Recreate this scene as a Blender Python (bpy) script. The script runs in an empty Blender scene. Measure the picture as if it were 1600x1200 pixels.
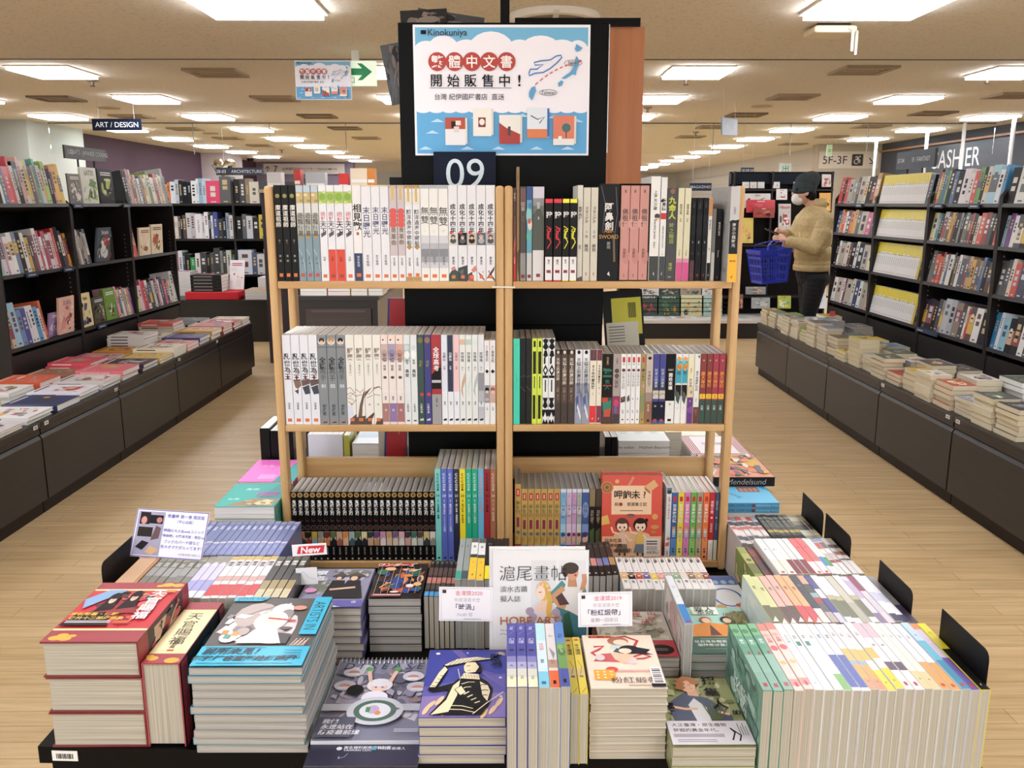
import bpy, math, random
from mathutils import Vector, Matrix

# ------------------------------------------------------------------ camera, world, exposure
SC = bpy.context.scene
COL = SC.collection
F, TH, YAW, EYE = 1350.0, math.radians(11.8), math.radians(0.2546), 1.5
cam_data = bpy.data.cameras.new('camera')
cam_data.sensor_width = 36.0
cam_data.lens = 36.0 * F / 1600.0
cam_data.clip_start = 0.05
cam = bpy.data.objects.new('camera', cam_data)
cam.location = (0, 0, EYE)
cam.rotation_euler = (math.pi / 2 - TH, 0, -YAW)
COL.objects.link(cam)
SC.camera = cam
SC.view_settings.view_transform = 'Standard'
SC.view_settings.look = 'None'
SC.view_settings.exposure = 0.22
SC.view_settings.gamma = 1.0
SC.view_settings.use_curve_mapping = False
SC.cycles.use_denoising = True
SC.cycles.max_bounces = 8
SC.cycles.transparent_max_bounces = 12
world = bpy.data.worlds.new('world')
world.use_nodes = True
world.node_tree.nodes['Background'].inputs[0].default_value = (0.96, 0.98, 1.0, 1)
world.node_tree.nodes['Background'].inputs[1].default_value = 1.6  # even fill through the open back, added to brighten ceiling and front faces
SC.world = world
LAMP_POWER = 20.0

# ------------------------------------------------------------------ geometry of the view: pixel (1600x1200) -> point
_s, _c = math.sin, math.cos
_R = Vector((_c(YAW), -_s(YAW), 0))
_U = Vector((_s(YAW) * _s(TH), _c(YAW) * _s(TH), _c(TH)))
_D = Vector((_s(YAW) * _c(TH), _c(YAW) * _c(TH), -_s(TH)))
CAMP = Vector((0, 0, EYE))

def ray(px, py):
 return _D + _R * ((px - 800.0) / F) + _U * ((600.0 - py) / F)

def PY(px, py, y):
 d = ray(px, py)
 return CAMP + d * (y / d.y)

def PZ(px, py, z):
 d = ray(px, py)
 return CAMP + d * ((z - EYE) / d.z)

def PX(px, py, x):
 d = ray(px, py)
 return CAMP + d * (x / d.x)

# ------------------------------------------------------------------ materials
def lin(h):
 h = h.lstrip('#')
 if len(h) == 3:
  h = ''.join(a * 2 for a in h)
 out = []
 for i in (0, 2, 4):
  v = int(h[i:i + 2], 16) / 255.0
  out.append(v / 12.92 if v <= 0.04045 else ((v + 0.055) / 1.055) ** 2.4)
 return (out[0], out[1], out[2], 1.0)

_mats = {}

def M(h, rough=0.42, metal=0.0, coat=0.0):
 key = (h, rough, metal, coat)
 m = _mats.get(key)
 if m is None:
  m = bpy.data.materials.new('paint_' + h.lstrip('#'))
  m.use_nodes = True
  b = m.node_tree.nodes['Principled BSDF']
  b.inputs['Base Color'].default_value = lin(h)
  b.inputs['Roughness'].default_value = rough
  b.inputs['Metallic'].default_value = metal
  if max(lin(h)[:3]) < 0.03:
   b.inputs['Specular IOR Level'].default_value = 0.12
  if coat:
   b.inputs['Coat Weight'].default_value = coat
   b.inputs['Coat Roughness'].default_value = 0.12
  _mats[key] = m
 return m

def ink(h):
 return M(h, 0.45, 0.0, 0.08)

def new_mat(name):
 m = bpy.data.materials.new(name)
 m.use_nodes = True
 nt = m.node_tree
 return m, nt, nt.nodes, nt.links, nt.nodes['Principled BSDF']

def emit(name, h, strength):
 m, nt, N, L, b = new_mat(name)
 b.inputs['Base Color'].default_value = lin(h)
 b.inputs['Emission Color'].default_value = lin(h)
 b.inputs['Emission Strength'].default_value = strength
 return m

def wood(name, c1, c2, scale=(1, 1, 1), rough=0.45, along='z'):
 m, nt, N, L, b = new_mat(name)
 tc = N.new('ShaderNodeTexCoord')
 mp = N.new('ShaderNodeMapping')
 s = {'x': (1.2, 26, 26), 'y': (26, 1.2, 26), 'z': (26, 26, 1.2)}[along]
 mp.inputs['Scale'].default_value = tuple(a * q for a, q in zip(s, scale))
 nz = N.new('ShaderNodeTexNoise')
 nz.inputs['Scale'].default_value = 1.6
 nz.inputs['Detail'].default_value = 6
 nz.inputs['Distortion'].default_value = 0.6
 cr = N.new('ShaderNodeValToRGB')
 cr.color_ramp.elements[0].position = 0.3
 cr.color_ramp.elements[0].color = lin(c1)
 cr.color_ramp.elements[1].position = 0.72
 cr.color_ramp.elements[1].color = lin(c2)
 L.new(tc.outputs['Object'], mp.inputs['Vector'])
 L.new(mp.outputs['Vector'], nz.inputs['Vector'])
 L.new(nz.outputs['Fac'], cr.inputs['Fac'])
 L.new(cr.outputs['Color'], b.inputs['Base Color'])
 b.inputs['Roughness'].default_value = rough
 return m

def page_mat(name, c1, c2, axis):
 """Page edges: fine leaves lines across the thickness axis."""
 m, nt, N, L, b = new_mat(name)
 tc = N.new('ShaderNodeTexCoord')
 mp = N.new('ShaderNodeMapping')
 sc = [3, 3, 3]
 sc['xyz'.index(axis)] = 620
 mp.inputs['Scale'].default_value = sc
 nz = N.new('ShaderNodeTexNoise')
 nz.inputs['Scale'].default_value = 1.0
 nz.inputs['Detail'].default_value = 3
 cr = N.new('ShaderNodeValToRGB')
 cr.color_ramp.elements[0].position = 0.3
 cr.color_ramp.elements[0].color = lin(c1)
 cr.color_ramp.elements[1].position = 0.65
 cr.color_ramp.elements[1].color = lin(c2)
 L.new(tc.outputs['Object'], mp.inputs['Vector'])
 L.new(mp.outputs['Vector'], nz.inputs['Vector'])
 L.new(nz.outputs['Fac'], cr.inputs['Fac'])
 L.new(cr.outputs['Color'], b.inputs['Base Color'])
 b.inputs['Roughness'].default_value = 0.75
 return m

PG = {'cream_x': page_mat('page_edges_cream', '958f7e', 'c0baab', 'x'), 'grey_x': page_mat('page_edges_grey', '8c8982', 'b8b5ae', 'x'),
 'white_x': page_mat('page_edges_white', 'c5c2ba', 'eeece6', 'x'), 'cream_z': page_mat('page_edges_cream_flat', '958f7e', 'c0baab', 'z'),
 'grey_z': page_mat('page_edges_grey_flat', '8c8982', 'b8b5ae', 'z'), 'ivory_z': page_mat('page_edges_ivory_flat', 'b5a888', 'ddd2b6', 'z'), 'white_z': page_mat('page_edges_white_flat', 'c9c6be', 'eeece6', 'z')}

# ------------------------------------------------------------------ mesh builder
class MB:
 def __init__(s):
  s.v, s.f, s.fm, s.mats = [], [], [], []

 def mi(s, m):
  for i, q in enumerate(s.mats):
   if q is m:
    return i
  s.mats.append(m)
  return len(s.mats) - 1

 def add(s, verts, faces, m):
  b, k = len(s.v), s.mi(m)
  s.v.extend(tuple(p) for p in verts)
  for f in faces:
   s.f.append(tuple(b + i for i in f))
   s.fm.append(k)
  return s

 def box(s, lo, hi, m, mtx=None):
  x0, y0, z0 = lo
  x1, y1, z1 = hi
  p = [Vector(q) for q in ((x0, y0, z0), (x1, y0, z0), (x1, y1, z0), (x0, y1, z0), (x0, y0, z1), (x1, y0, z1), (x1, y1, z1), (x0, y1, z1))]
  if mtx is not None:
   p = [mtx @ q for q in p]
  return s.add(p, [(0, 3, 2, 1), (4, 5, 6, 7), (0, 1, 5, 4), (1, 2, 6, 5), (2, 3, 7, 6), (3, 0, 4, 7)], m)

 def prism(s, prof, h0, h1, axis, m):
  """Extrude a 2D outline (counter-clockwise) between h0 and h1 along axis; x: (y,z) y: (z,x) z: (x,y)."""
  def P(a, b, h):
   return {'x': (h, a, b), 'y': (b, h, a), 'z': (a, b, h)}[axis]
  n = len(prof)
  vs = [P(a, b, h0) for a, b in prof] + [P(a, b, h1) for a, b in prof]
  fs = [tuple(range(n - 1, -1, -1)), tuple(range(n, 2 * n))] + [(i, (i + 1) % n, n + (i + 1) % n, n + i) for i in range(n)]
  return s.add(vs, fs, m)

 def tube(s, pts, r, m, n=8, rs=None):
  pts = [Vector(p) for p in pts]
  rings = []
  for i, p in enumerate(pts):
   t = (pts[min(i + 1, len(pts) - 1)] - pts[max(i - 1, 0)]).normalized()
   a = Vector((0, 0, 1)) if abs(t.z) < 0.9 else Vector((1, 0, 0))
   u = t.cross(a).normalized()
   w = t.cross(u)
   rr = rs[i] if rs else r
   rings.append([p + (u * _c(2 * math.pi * k / n) + w * _s(2 * math.pi * k / n)) * rr for k in range(n)])
  vs = [q for g in rings for q in g]
  fs = [tuple(range(n)), tuple(range((len(rings) - 1) * n + n - 1, (len(rings) - 1) * n - 1, -1))]
  for i in range(len(rings) - 1):
   for k in range(n):
    a, b = i * n + k, i * n + (k + 1) % n
    fs.append((b, a, a + n, b + n))
  return s.add(vs, fs, m)

 def lathe(s, prof, m, c=(0, 0, 0), n=24, sx=1, sy=1):
  vs, fs = [], []
  for r, z in prof:
   for k in range(n):
    a = 2 * math.pi * k / n
    vs.append((c[0] + r * _c(a) * sx, c[1] + r * _s(a) * sy, c[2] + z))
  for i in range(len(prof) - 1):
   for k in range(n):
    a, b = i * n + k, i * n + (k + 1) % n
    fs.append((a, b, b + n, a + n))
  fs.append(tuple(range(n - 1, -1, -1)))
  fs.append(tuple(range((len(prof) - 1) * n, len(prof) * n)))
  return s.add(vs, fs, m)

 def mesh(s, name):
  me = bpy.data.meshes.new(name)
  me.from_pydata(s.v, [], s.f)
  for q in s.mats:
   me.materials.append(q)
  if len(s.mats) > 1:
   me.polygons.foreach_set('material_index', s.fm)
  me.update()
  return me

 def build(s, name, parent=None, smooth=False, bevel=0.0):
  me = s.mesh(name)
  return link(name, me, parent, smooth, bevel)

def link(name, me, parent=None, smooth=False, bevel=0.0):
 o = bpy.data.objects.new(name, me)
 COL.objects.link(o)
 if parent is not None:
  o.parent = parent
 if smooth:
  me.polygons.foreach_set('use_smooth', [True] * len(me.polygons))
 if bevel:
  b = o.modifiers.new('edge', 'BEVEL')
  b.width = bevel
  b.segments = 2
  b.limit_method = 'ANGLE'
 return o

LABELS = set()

def tag(o, label, cat, group=None):
 o['label'] = label
 o['category'] = cat
 if group:
  o['group'] = group
 LABELS.add(label)
 return o

def empty(name, loc, label, cat, group=None, mtx=None):
 o = bpy.data.objects.new(name, None)
 o.empty_display_size = 0.05
 COL.objects.link(o)
 if mtx is not None:
  o.matrix_world = mtx
 else:
  o.location = loc
 return tag(o, label, cat, group)

def frame(O, X, Y, Z):
 m = Matrix.Identity(4)
 for i, a in enumerate((X, Y, Z, O)):
  for k in range(3):
   m[k][i] = a[k]
 return m

def struct(name, mb, **k):
 o = mb.build(name, **k)
 o['kind'] = 'structure'
 return o

ORD = ('first second third fourth fifth sixth seventh eighth ninth tenth eleventh twelfth thirteenth fourteenth fifteenth sixteenth seventeenth '
 'eighteenth nineteenth twentieth twenty-first twenty-second twenty-third twenty-fourth twenty-fifth twenty-sixth twenty-seventh '
 'twenty-eighth twenty-ninth thirtieth thirty-first thirty-second thirty-third thirty-fourth thirty-fifth thirty-sixth thirty-seventh thirty-eighth').split()

# ------------------------------------------------------------------ lettering
_fc = bpy.data.curves.new('glyph', 'FONT')
_fc.resolution_u = 2
_fo = bpy.data.objects.new('glyph', _fc)
_gl = {}

def glyph(s, bold=0.0):
 g = _gl.get((s, bold))
 if g is None:
  _fc.body = s
  _fc.resolution_u = 2 if ord((s or ' ')[0]) > 0x2e80 else 5
  _fc.offset = bold
  me = _fo.to_mesh()
  vs = [(v.co.x, v.co.y) for v in me.vertices]
  fs = [tuple(p.vertices) for p in me.polygons]
  _fo.to_mesh_clear()
  if vs:
   xs, ys = [p[0] for p in vs], [p[1] for p in vs]
   bb = (min(xs), max(xs), min(ys), max(ys))
  else:
   bb = (0, 0.3, 0, 0.7)
  g = _gl[(s, bold)] = (vs, fs, bb)
 return g

class Pr:
 """Print on a flat face: shapes in metres in the face's own u, v axes, each a hair above the one before."""

 def __init__(s, O, U, V, step=0.00005, lift=0.00015):
  s.O, s.U, s.V = Vector(O), Vector(U).normalized(), Vector(V).normalized()
  s.N = s.U.cross(s.V)
  s.h, s.step = lift, step
  s.mb = MB()

 def pt(s, u, v):
  return s.O + s.U * u + s.V * v + s.N * s.h

 def poly(s, pts, col):
  a = sum(pts[i][0] * pts[(i + 1) % len(pts)][1] - pts[(i + 1) % len(pts)][0] * pts[i][1] for i in range(len(pts)))
  if a < 0:
   pts = pts[::-1]
  s.mb.add([s.pt(*p) for p in pts], [tuple(range(len(pts)))], ink(col) if isinstance(col, str) else col)
  s.h += s.step
  return s

 def rect(s, u0, v0, u1, v1, col):
  return s.poly([(u0, v0), (u1, v0), (u1, v1), (u0, v1)], col)

 def ell(s, u, v, a, b, col, n=18, rot=0.0, t0=0.0, t1=6.2832):
  cr, sr = _c(rot), _s(rot)
  full = t1 - t0 > 6.28
  k = n if full else n + 1
  q = [(a * _c(t0 + (t1 - t0) * i / n), b * _s(t0 + (t1 - t0) * i / n)) for i in range(k)]
  return s.poly([(u + x * cr - y * sr, v + x * sr + y * cr) for x, y in q], col)

 def ring(s, u, v, a, b, w, col, n=24):
  m = ink(col) if isinstance(col, str) else col
  vs, fs = [], []
  for i in range(n):
   t = 2 * math.pi * i / n
   vs += [s.pt(u + a * _c(t), v + b * _s(t)), s.pt(u + (a - w) * _c(t), v + (b - w) * _s(t))]
  for i in range(n):
   j = (i + 1) % n
   fs.append((2 * i, 2 * j, 2 * j + 1, 2 * i + 1))
  s.mb.add(vs, fs, m)
  s.h += s.step
  return s

 def line(s, pts, w, col, w1=None):
  n = len(pts)
  L, R = [], []
  for i in range(n):
   a, b = pts[max(i - 1, 0)], pts[min(i + 1, n - 1)]
   dx, dy = b[0] - a[0], b[1] - a[1]
   q = math.hypot(dx, dy) or 1
   ww = (w if w1 is None else w + (w1 - w) * i / max(1, n - 1)) / 2
   L.append((pts[i][0] - dy / q * ww, pts[i][1] + dx / q * ww))
   R.append((pts[i][0] + dy / q * ww, pts[i][1] - dx / q * ww))
  m = ink(col) if isinstance(col, str) else col
  vs = [s.pt(*p) for p in R] + [s.pt(*p) for p in L]
  s.mb.add(vs, [(i, i + 1, n + i + 1, n + i) for i in range(n - 1)], m)
  s.h += s.step
  return s

 def text(s, t, u, v, size, col, al='c', bold=0.0, rot=0.0, sx=1.0, slant=0.0):
  vs, fs, bb = glyph(t, bold)
  cx = {'c': (bb[0] + bb[1]) / 2, 'l': bb[0], 'r': bb[1]}[al]
  cy = (bb[2] + bb[3]) / 2
  cr, sr = _c(rot), _s(rot)
  out = []
  for x, y in vs:
   y = (y - cy) * size
   x = (x - cx) * size * sx + slant * y
   out.append(s.pt(u + x * cr - y * sr, v + x * sr + y * cr))
  s.mb.add(out, fs, ink(col) if isinstance(col, str) else col)
  s.h += s.step
  return s

 def vtext(s, t, u, v, size, col, gap=1.04, bold=0.0, sx=1.0):
  """Characters one below the other, v is the top edge; each centred on u."""
  for ch in t:
   if ch != ' ':
    s.text(ch, u, v - size * 0.5, size, col, 'c', bold, 0.0, sx)
   v -= size * gap
  return v

 def bars(s, u0, u1, v, size, n, col, gap=2.0, rnd=None):
  for i in range(n):
   e = u1 if rnd is None else u0 + (u1 - u0) * rnd.uniform(0.55, 1)
   s.rect(u0, v - size, e, v, col)
   s.h -= s.step
   v -= size * gap
  s.h += s.step

 def build(s, name, parent):
  if s.mb.v:
   return s.mb.build(name, parent)

# ------------------------------------------------------------------ books
def uprof(w, d, t, c):
 return [(c, 0), (w - c, 0), (w, c), (w, d), (w - t, d), (w - t, t), (t, t), (t, d), (0, d), (0, c)]

def spine_print(p, w, h, sp, vol=0):
 """Spine design: sp holds bands b, ellipses e, texts t; v runs 0 at the head to 1 at the tail."""
 Y = lambda v: h * (1 - v)
 p.rect(0.0006, 0.0004, w - 0.0006, h - 0.0004, sp['c'])
 for b in sp.get('b', ()):
  p.rect(0.0006, max(0.0004, Y(b[1])), w - 0.0006, min(h - 0.0004, Y(b[0])), b[2])
 for q in sp.get('p', ()):            # polygons, u in widths
  p.poly([(u * w, Y(v)) for u, v in q[1]], q[0])
 for l in sp.get('l', ()):            # lines
  p.line([(u * w, Y(v)) for u, v in l[2]], l[1] * w, l[0])
 for e in sp.get('e', ()):            # (u, v, ru, rv, col) radii in widths
  p.ell(e[0] * w, Y(e[1]), e[2] * w, e[3] * w, e[4], 14)
 for t in sp.get('t', ()):
  s = t[0]
  if '%' in s:
   s = s.replace('%', str(vol))
  if len(t) > 4 and t[4] == 'r':
   p.text(s, w * 0.5, Y(t[1]), t[2] * w, t[3], 'c', 0.01, -math.pi / 2)
  elif len(t) > 4 and t[4] == 'h':
   p.text(s, w * 0.5, Y(t[1]), t[2] * w, t[3], 'c', 0.012)
  else:
   p.vtext(s, w * (t[5] if len(t) > 5 else 0.5), Y(t[1]), t[2] * w, t[3], 1.02, t[4] if len(t) > 4 and t[4] != 'v' else 0.012)

_bk = {}

def book(sp, mtx, w, h, d, label, group, vol=0, pages='cream', hard=False, name='book', cat='book', side=None):
 """A standing book: x thickness, y from the spine to the fore-edge, z height; the origin sits at the foot of the spine's one edge.
 Parts: cover, page_block, spine_print (and cover_print on the face at x = 0 or x = w when side is given)."""
 root = empty(name, (0, 0, 0), label, cat, group, mtx)
 key = (id(sp), round(w, 5), round(h, 5), round(d, 5), vol, pages, hard)
 got = _bk.get(key)
 if got is None:
  t = 0.0022 if hard else 0.0007
  q = 0.003 if hard else 0.0006
  cov = MB().prism(uprof(w, d, t, min(0.0012, w * 0.12)), 0, h, 'z', M(sp['c'], sp.get('r', 0.34), 0, sp.get('k', 0.35))).mesh('cover')
  pg = MB().box((t, t, q), (w - t, d - q - 0.0006, h - q), PG[pages + '_x']).mesh('page_block')
  p = Pr((0, 0, 0), (1, 0, 0), (0, 0, 1))
  spine_print(p, w, h, sp, vol)
  got = _bk[key] = (cov, pg, p.mb.mesh('spine_print') if p.mb.v else None)
 link('cover', got[0], root)
 link('page_block', got[1], root)
 if got[2] is not None:
  link('spine_print', got[2], root)
 if side is not None:
  p = Pr((0, d, 0), (0, -1, 0), (0, 0, 1)) if side[0] == 0 else Pr((w, 0, 0), (0, 1, 0), (0, 0, 1))
  side[1](p, d, h)
  p.build('cover_print', root)
 return root

def flat_book(mtx, w, d, t, cover, label, group, draw=None, spine='l', pages='cream', hard=False, sp=None, name='book', cat='book', back=None):
 """A lying book: x across, y away from its tail edge, z up; parts cover, page_block, cover_print, spine_print."""
 root = empty(name, (0, 0, 0), label, cat, group, mtx)
 k = 0.0025 if hard else 0.0007
 q = 0.003 if hard else 0.0006
 key = ('flat', w, d, t, cover, spine, pages, hard, back)
 got = _bk.get(key)
 if got is None:
  c = min(0.0012, t * 0.15)
  pr = [(c, 0), (0, c), (0, t - c), (c, t), (w, t), (w, t - k), (k, t - k), (k, k), (w, k), (w, 0)]
  if spine == 'r':
   pr = [(w - a, b) for a, b in pr][::-1]
  pr = [(b, a) for a, b in pr]     # (z, x) order for axis y
  cov = MB().prism(pr, 0, d, 'y', M(cover, 0.3, 0, 0.5)).mesh('cover')
  lo, hi = ((k, q, k), (w - q - 0.0006, d - q, t - k)) if spine == 'l' else ((q + 0.0006, q, k), (w - k, d - q, t - k))
  pg = MB().box(lo, hi, PG[pages + '_z']).mesh('page_block')
  got = _bk[key] = (cov, pg)
 link('cover', got[0], root)
 link('page_block', got[1], root)
 if draw:
  p = Pr((0, 0, t), (1, 0, 0), (0, 1, 0))
  draw(p, w, d)
  p.build('cover_print', root)
 if sp:
  p = Pr((0, d, 0), (0, -1, 0), (0, 0, 1)) if spine == 'l' else Pr((w, 0, 0), (0, 1, 0), (0, 0, 1))
  sp(p, d, t)
  p.build('spine_print', root)
 return root

def T(x, y, z, rz=0.0):
 return Matrix.Translation((x, y, z)) @ Matrix.Rotation(rz, 4, 'Z')

def UP(x, y, z, rz=0.0):
 """Frame of a book standing on its fore-edge: spine up, head away from the viewer; (x, y, z) is the near top edge."""
 return Matrix.Translation((x, y, z)) @ Matrix.Rotation(rz, 4, 'Z') @ Matrix.Rotation(-math.pi / 2, 4, 'X')

def blobs(p, u0, v0, u1, v1, cols, n, rnd, size=0.25):
 """Busy printed artwork: overlapping rounded patches kept inside the rectangle."""
 W, H = u1 - u0, v1 - v0
 for i in range(n * 2):
  f = 1.0 if i < n * 0.6 else 0.42
  a = W * rnd.uniform(0.2, 1) * size * f
  b = H * rnd.uniform(0.2, 1) * size * f
  u = rnd.uniform(u0 + a, u1 - a)
  v = rnd.uniform(v0 + b, v1 - b)
  k = rnd.random()
  if k < 0.5:
   p.ell(u, v, a, b, rnd.choice(cols), 12)
  elif k < 0.8:
   p.poly([(u - a, v - b * rnd.random()), (u + a * rnd.random(), v - b), (u + a, v + b * rnd.random()), (u - a * rnd.random(), v + b)], rnd.choice(cols))
  else:
   p.line([(u - a, v - b), (u - a * 0.2, v + b * 0.1), (u + a, v + b)], W * 0.03, rnd.choice(cols))

# ================================================================== the setting
NEAR_C, FAR_C, STEP_Y = 2.32, 2.55, 5.30

def floor_mat():
 m, nt, N, L, b = new_mat('maple_floorboards')
 tc = N.new('ShaderNodeTexCoord')
 br = N.new('ShaderNodeTexBrick')
 br.inputs['Scale'].default_value = 1.0
 br.inputs['Brick Width'].default_value = 0.92
 br.inputs['Row Height'].default_value = 0.076
 br.inputs['Mortar Size'].default_value = 0.0011
 br.inputs['Mortar Smooth'].default_value = 0.3
 br.inputs['Bias'].default_value = -0.1
 br.offset = 0.37
 br.inputs['Color1'].default_value = lin('ccb084')
 br.inputs['Color2'].default_value = lin('bfa376')
 br.inputs['Mortar'].default_value = lin('6e5436')
 mp = N.new('ShaderNodeMapping')
 mp.inputs['Scale'].default_value = (2.2, 34, 1)
 nz = N.new('ShaderNodeTexNoise')
 nz.inputs['Scale'].default_value = 1.0
 nz.inputs['Detail'].default_value = 7
 nz.inputs['Roughness'].default_value = 0.65
 cr = N.new('ShaderNodeValToRGB')
 cr.color_ramp.elements[0].position = 0.28
 cr.color_ramp.elements[0].color = (0.58, 0.52, 0.45, 1)
 cr.color_ramp.elements[1].position = 0.6
 cr.color_ramp.elements[1].color = (1, 1, 1, 1)
 mx = N.new('ShaderNodeMix')
 mx.data_type = 'RGBA'
 mx.blend_type = 'MULTIPLY'
 mx.inputs[0].default_value = 0.75
 L.new(tc.outputs['Object'], br.inputs['Vector'])
 L.new(tc.outputs['Object'], mp.inputs['Vector'])
 L.new(mp.outputs['Vector'], nz.inputs['Vector'])
 L.new(nz.outputs['Fac'], cr.inputs['Fac'])
 L.new(br.outputs['Color'], mx.inputs[6])
 L.new(cr.outputs['Color'], mx.inputs[7])
 L.new(mx.outputs[2], b.inputs['Base Color'])
 b.inputs['Roughness'].default_value = 0.36
 bp = N.new('ShaderNodeBump')
 bp.inputs['Strength'].default_value = 0.12
 L.new(br.outputs['Fac'], bp.inputs['Height'])
 bp.invert = True
 L.new(bp.outputs['Normal'], b.inputs['Normal'])
 return m

def plaster(name, c, speck):
 m, nt, N, L, b = new_mat(name)
 tc = N.new('ShaderNodeTexCoord')
 nz = N.new('ShaderNodeTexNoise')
 nz.inputs['Scale'].default_value = 55
 nz.inputs['Detail'].default_value = 5
 nz.inputs['Roughness'].default_value = 0.7
 cr = N.new('ShaderNodeValToRGB')
 cr.color_ramp.elements[0].position = 0.33
 cr.color_ramp.elements[0].color = lin(speck)
 cr.color_ramp.elements[1].position = 0.47
 cr.color_ramp.elements[1].color = lin(c)
 L.new(tc.outputs['Object'], nz.inputs['Vector'])
 L.new(nz.outputs['Fac'], cr.inputs['Fac'])
 L.new(cr.outputs['Color'], b.inputs['Base Color'])
 b.inputs['Roughness'].default_value = 0.9
 bp = N.new('ShaderNodeBump')
 bp.inputs['Strength'].default_value = 0.25
 L.new(nz.outputs['Fac'], bp.inputs['Height'])
 L.new(bp.outputs['Normal'], b.inputs['Normal'])
 return m

CEIL = plaster('ceiling_textured_plaster', 'eae1d0', 'd2c3aa')
DARK = wood('dark_stained_board', '140c0a', '21150f', (1, 1, 1), 0.38, 'y')
PANEL = wood('dark_panel_front', '15110e', '1e1915', (1, 1, 1), 0.38, 'y')
SHELFDARK = wood('dark_shelf_board', '110b09', '1c120e', (1, 1, 1), 0.42, 'y')
BLACK = M('0b0a0a', 0.42)
PINE = wood('pine_board_x', 'bd905a', 'd9b47e', (1, 1, 1), 0.42, 'x')
PINEZ = wood('pine_board_z', 'bf9460', 'd8b580', (1, 1, 1), 0.42, 'z')
PINEY = wood('pine_board_y', 'bd905a', 'd9b47e', (1, 1, 1), 0.42, 'y')

struct('floor', MB().box((-9, -4, -0.1), (9, 34, 0), floor_mat()))
struct('ceiling', MB().prism([(-4, NEAR_C), (STEP_Y, NEAR_C), (STEP_Y, FAR_C), (34, FAR_C), (34, 2.9), (-4, 2.9)], -9, 9, 'x', CEIL))
struct('trim_1', MB().box((-9, STEP_Y - 0.012, NEAR_C - 0.004), (9, STEP_Y + 0.004, NEAR_C + 0.01), M('4a4038')))
CREAM, LILAC, PURPLE, SLATE, BEIGE = M('c9c3b6', .8), M('8f8498', .8), M('4b3343', .75), M('40454d', .7), M('b8ab95', .8)
# side walls run far out on both sides of the shop
struct('wall_left', MB().box((-6.9, 13.0, 0), (-6.5, 24, FAR_C), PURPLE).box((-9.2, -4, 0), (-8.9, 11.5, FAR_C), CREAM))
struct('pillar_left', MB().box((-9, 11.5, 0), (-6.15, 13.0, FAR_C), M('b4b8ae', .8)))
struct('pillar_corner', MB().box((-6.9, 18.9, 0), (-5.9, 19.8, FAR_C), M('b5abaa', .8)))
struct('wall_back', MB().box((-6.9, 23.0, 0), (-4.0, 23.3, FAR_C), LILAC).box((-9, 31.0, 0), (9, 31.3, FAR_C), CREAM))
struct('wall_right', MB().box((6.75, 9.0, 0), (7.05, 16.1, FAR_C), SLATE).box((8.9, -4, 0), (9.2, 9, FAR_C), CREAM))
struct('trim_2', MB().box((6.70, 9.0, 2.40), (6.76, 16.1, 2.43), M('a9784f')).box((6.70, 9.0, 1.86), (6.76, 16.1, 1.90), M('a9784f')))
struct('wall_cashier', MB().box((5.6, 16.1, 0), (6.75, 16.4, FAR_C), BEIGE))
struct('wall_side', MB().box((5.9, 16.4, 0), (6.2, 31, FAR_C), CREAM))
for k, zz in enumerate((1.75, 2.0, 2.25)):
 struct('trim_%d' % (k + 3), MB().box((5.88, 16.4, zz), (5.905, 31, zz + 0.02), M('bfb39e')))

# ------------------------------------------------------------------ ceiling lamps
DIFF = emit('lamp_diffuser_light', 'f1f5ff', LAMP_POWER)
LFRAME = M('efe9dd', 0.5)

def lamp_label(ci, k):
 col = ['far lane by the purple wall', 'lane over the art bookcase', 'lane just beside the big sign board', 'lane behind the wood panel',
  'lane over the fantasy bookcase', 'lane by the cashier wall'][ci]
 return 'square lit ceiling lamp, %s, %s from the shop front' % (col, ORD[k])

first_lamp = None
COLX = [-5.49, -3.66, -1.04, 1.53, 4.07, 5.92]
for ci, cx in enumerate(COLX):
 ys = [-1.5, 0.35, 2.2, 4.05] if ci in (1, 2, 3, 4) else []
 ys = ys + [7.62 + 1.845 * k for k in range(12)]
 if ci == 0:
  ys = ys[:8]
 if ci == 5:
  ys = ys[1:5]
 if ci == 1:
  ys = [y for y in ys if y < 22.6]
 for k, yf in enumerate(ys):
  z = NEAR_C if yf < STEP_Y else FAR_C
  if first_lamp is None:
   r = first_lamp = empty('ceiling_lamp', (cx, yf - 0.28, z), lamp_label(ci, k), 'ceiling lamp', 'square ceiling lamps')
   fb = MB()
   for lo, hi in (((-.25, -.28), (.25, -.265)), ((-.25, .265), (.25, .28)), ((-.25, -.265), (-.235, .265)), ((.235, -.265), (.25, .265))):
    fb.box((lo[0], lo[1], -0.012), (hi[0], hi[1], 0.002), LFRAME)
   fb.build('lamp_frame', r)
   MB().box((-.235, -.265, -0.034), (.235, .265, 0.0), DIFF).build('lamp_diffuser', r)
  else:
   r = first_lamp.copy()
   COL.objects.link(r)
   r.location = (cx, yf - 0.28, z)
   r['label'] = lamp_label(ci, k)
   for ch in first_lamp.children:
    c = ch.copy()
    c.parent = r
    COL.objects.link(c)

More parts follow.
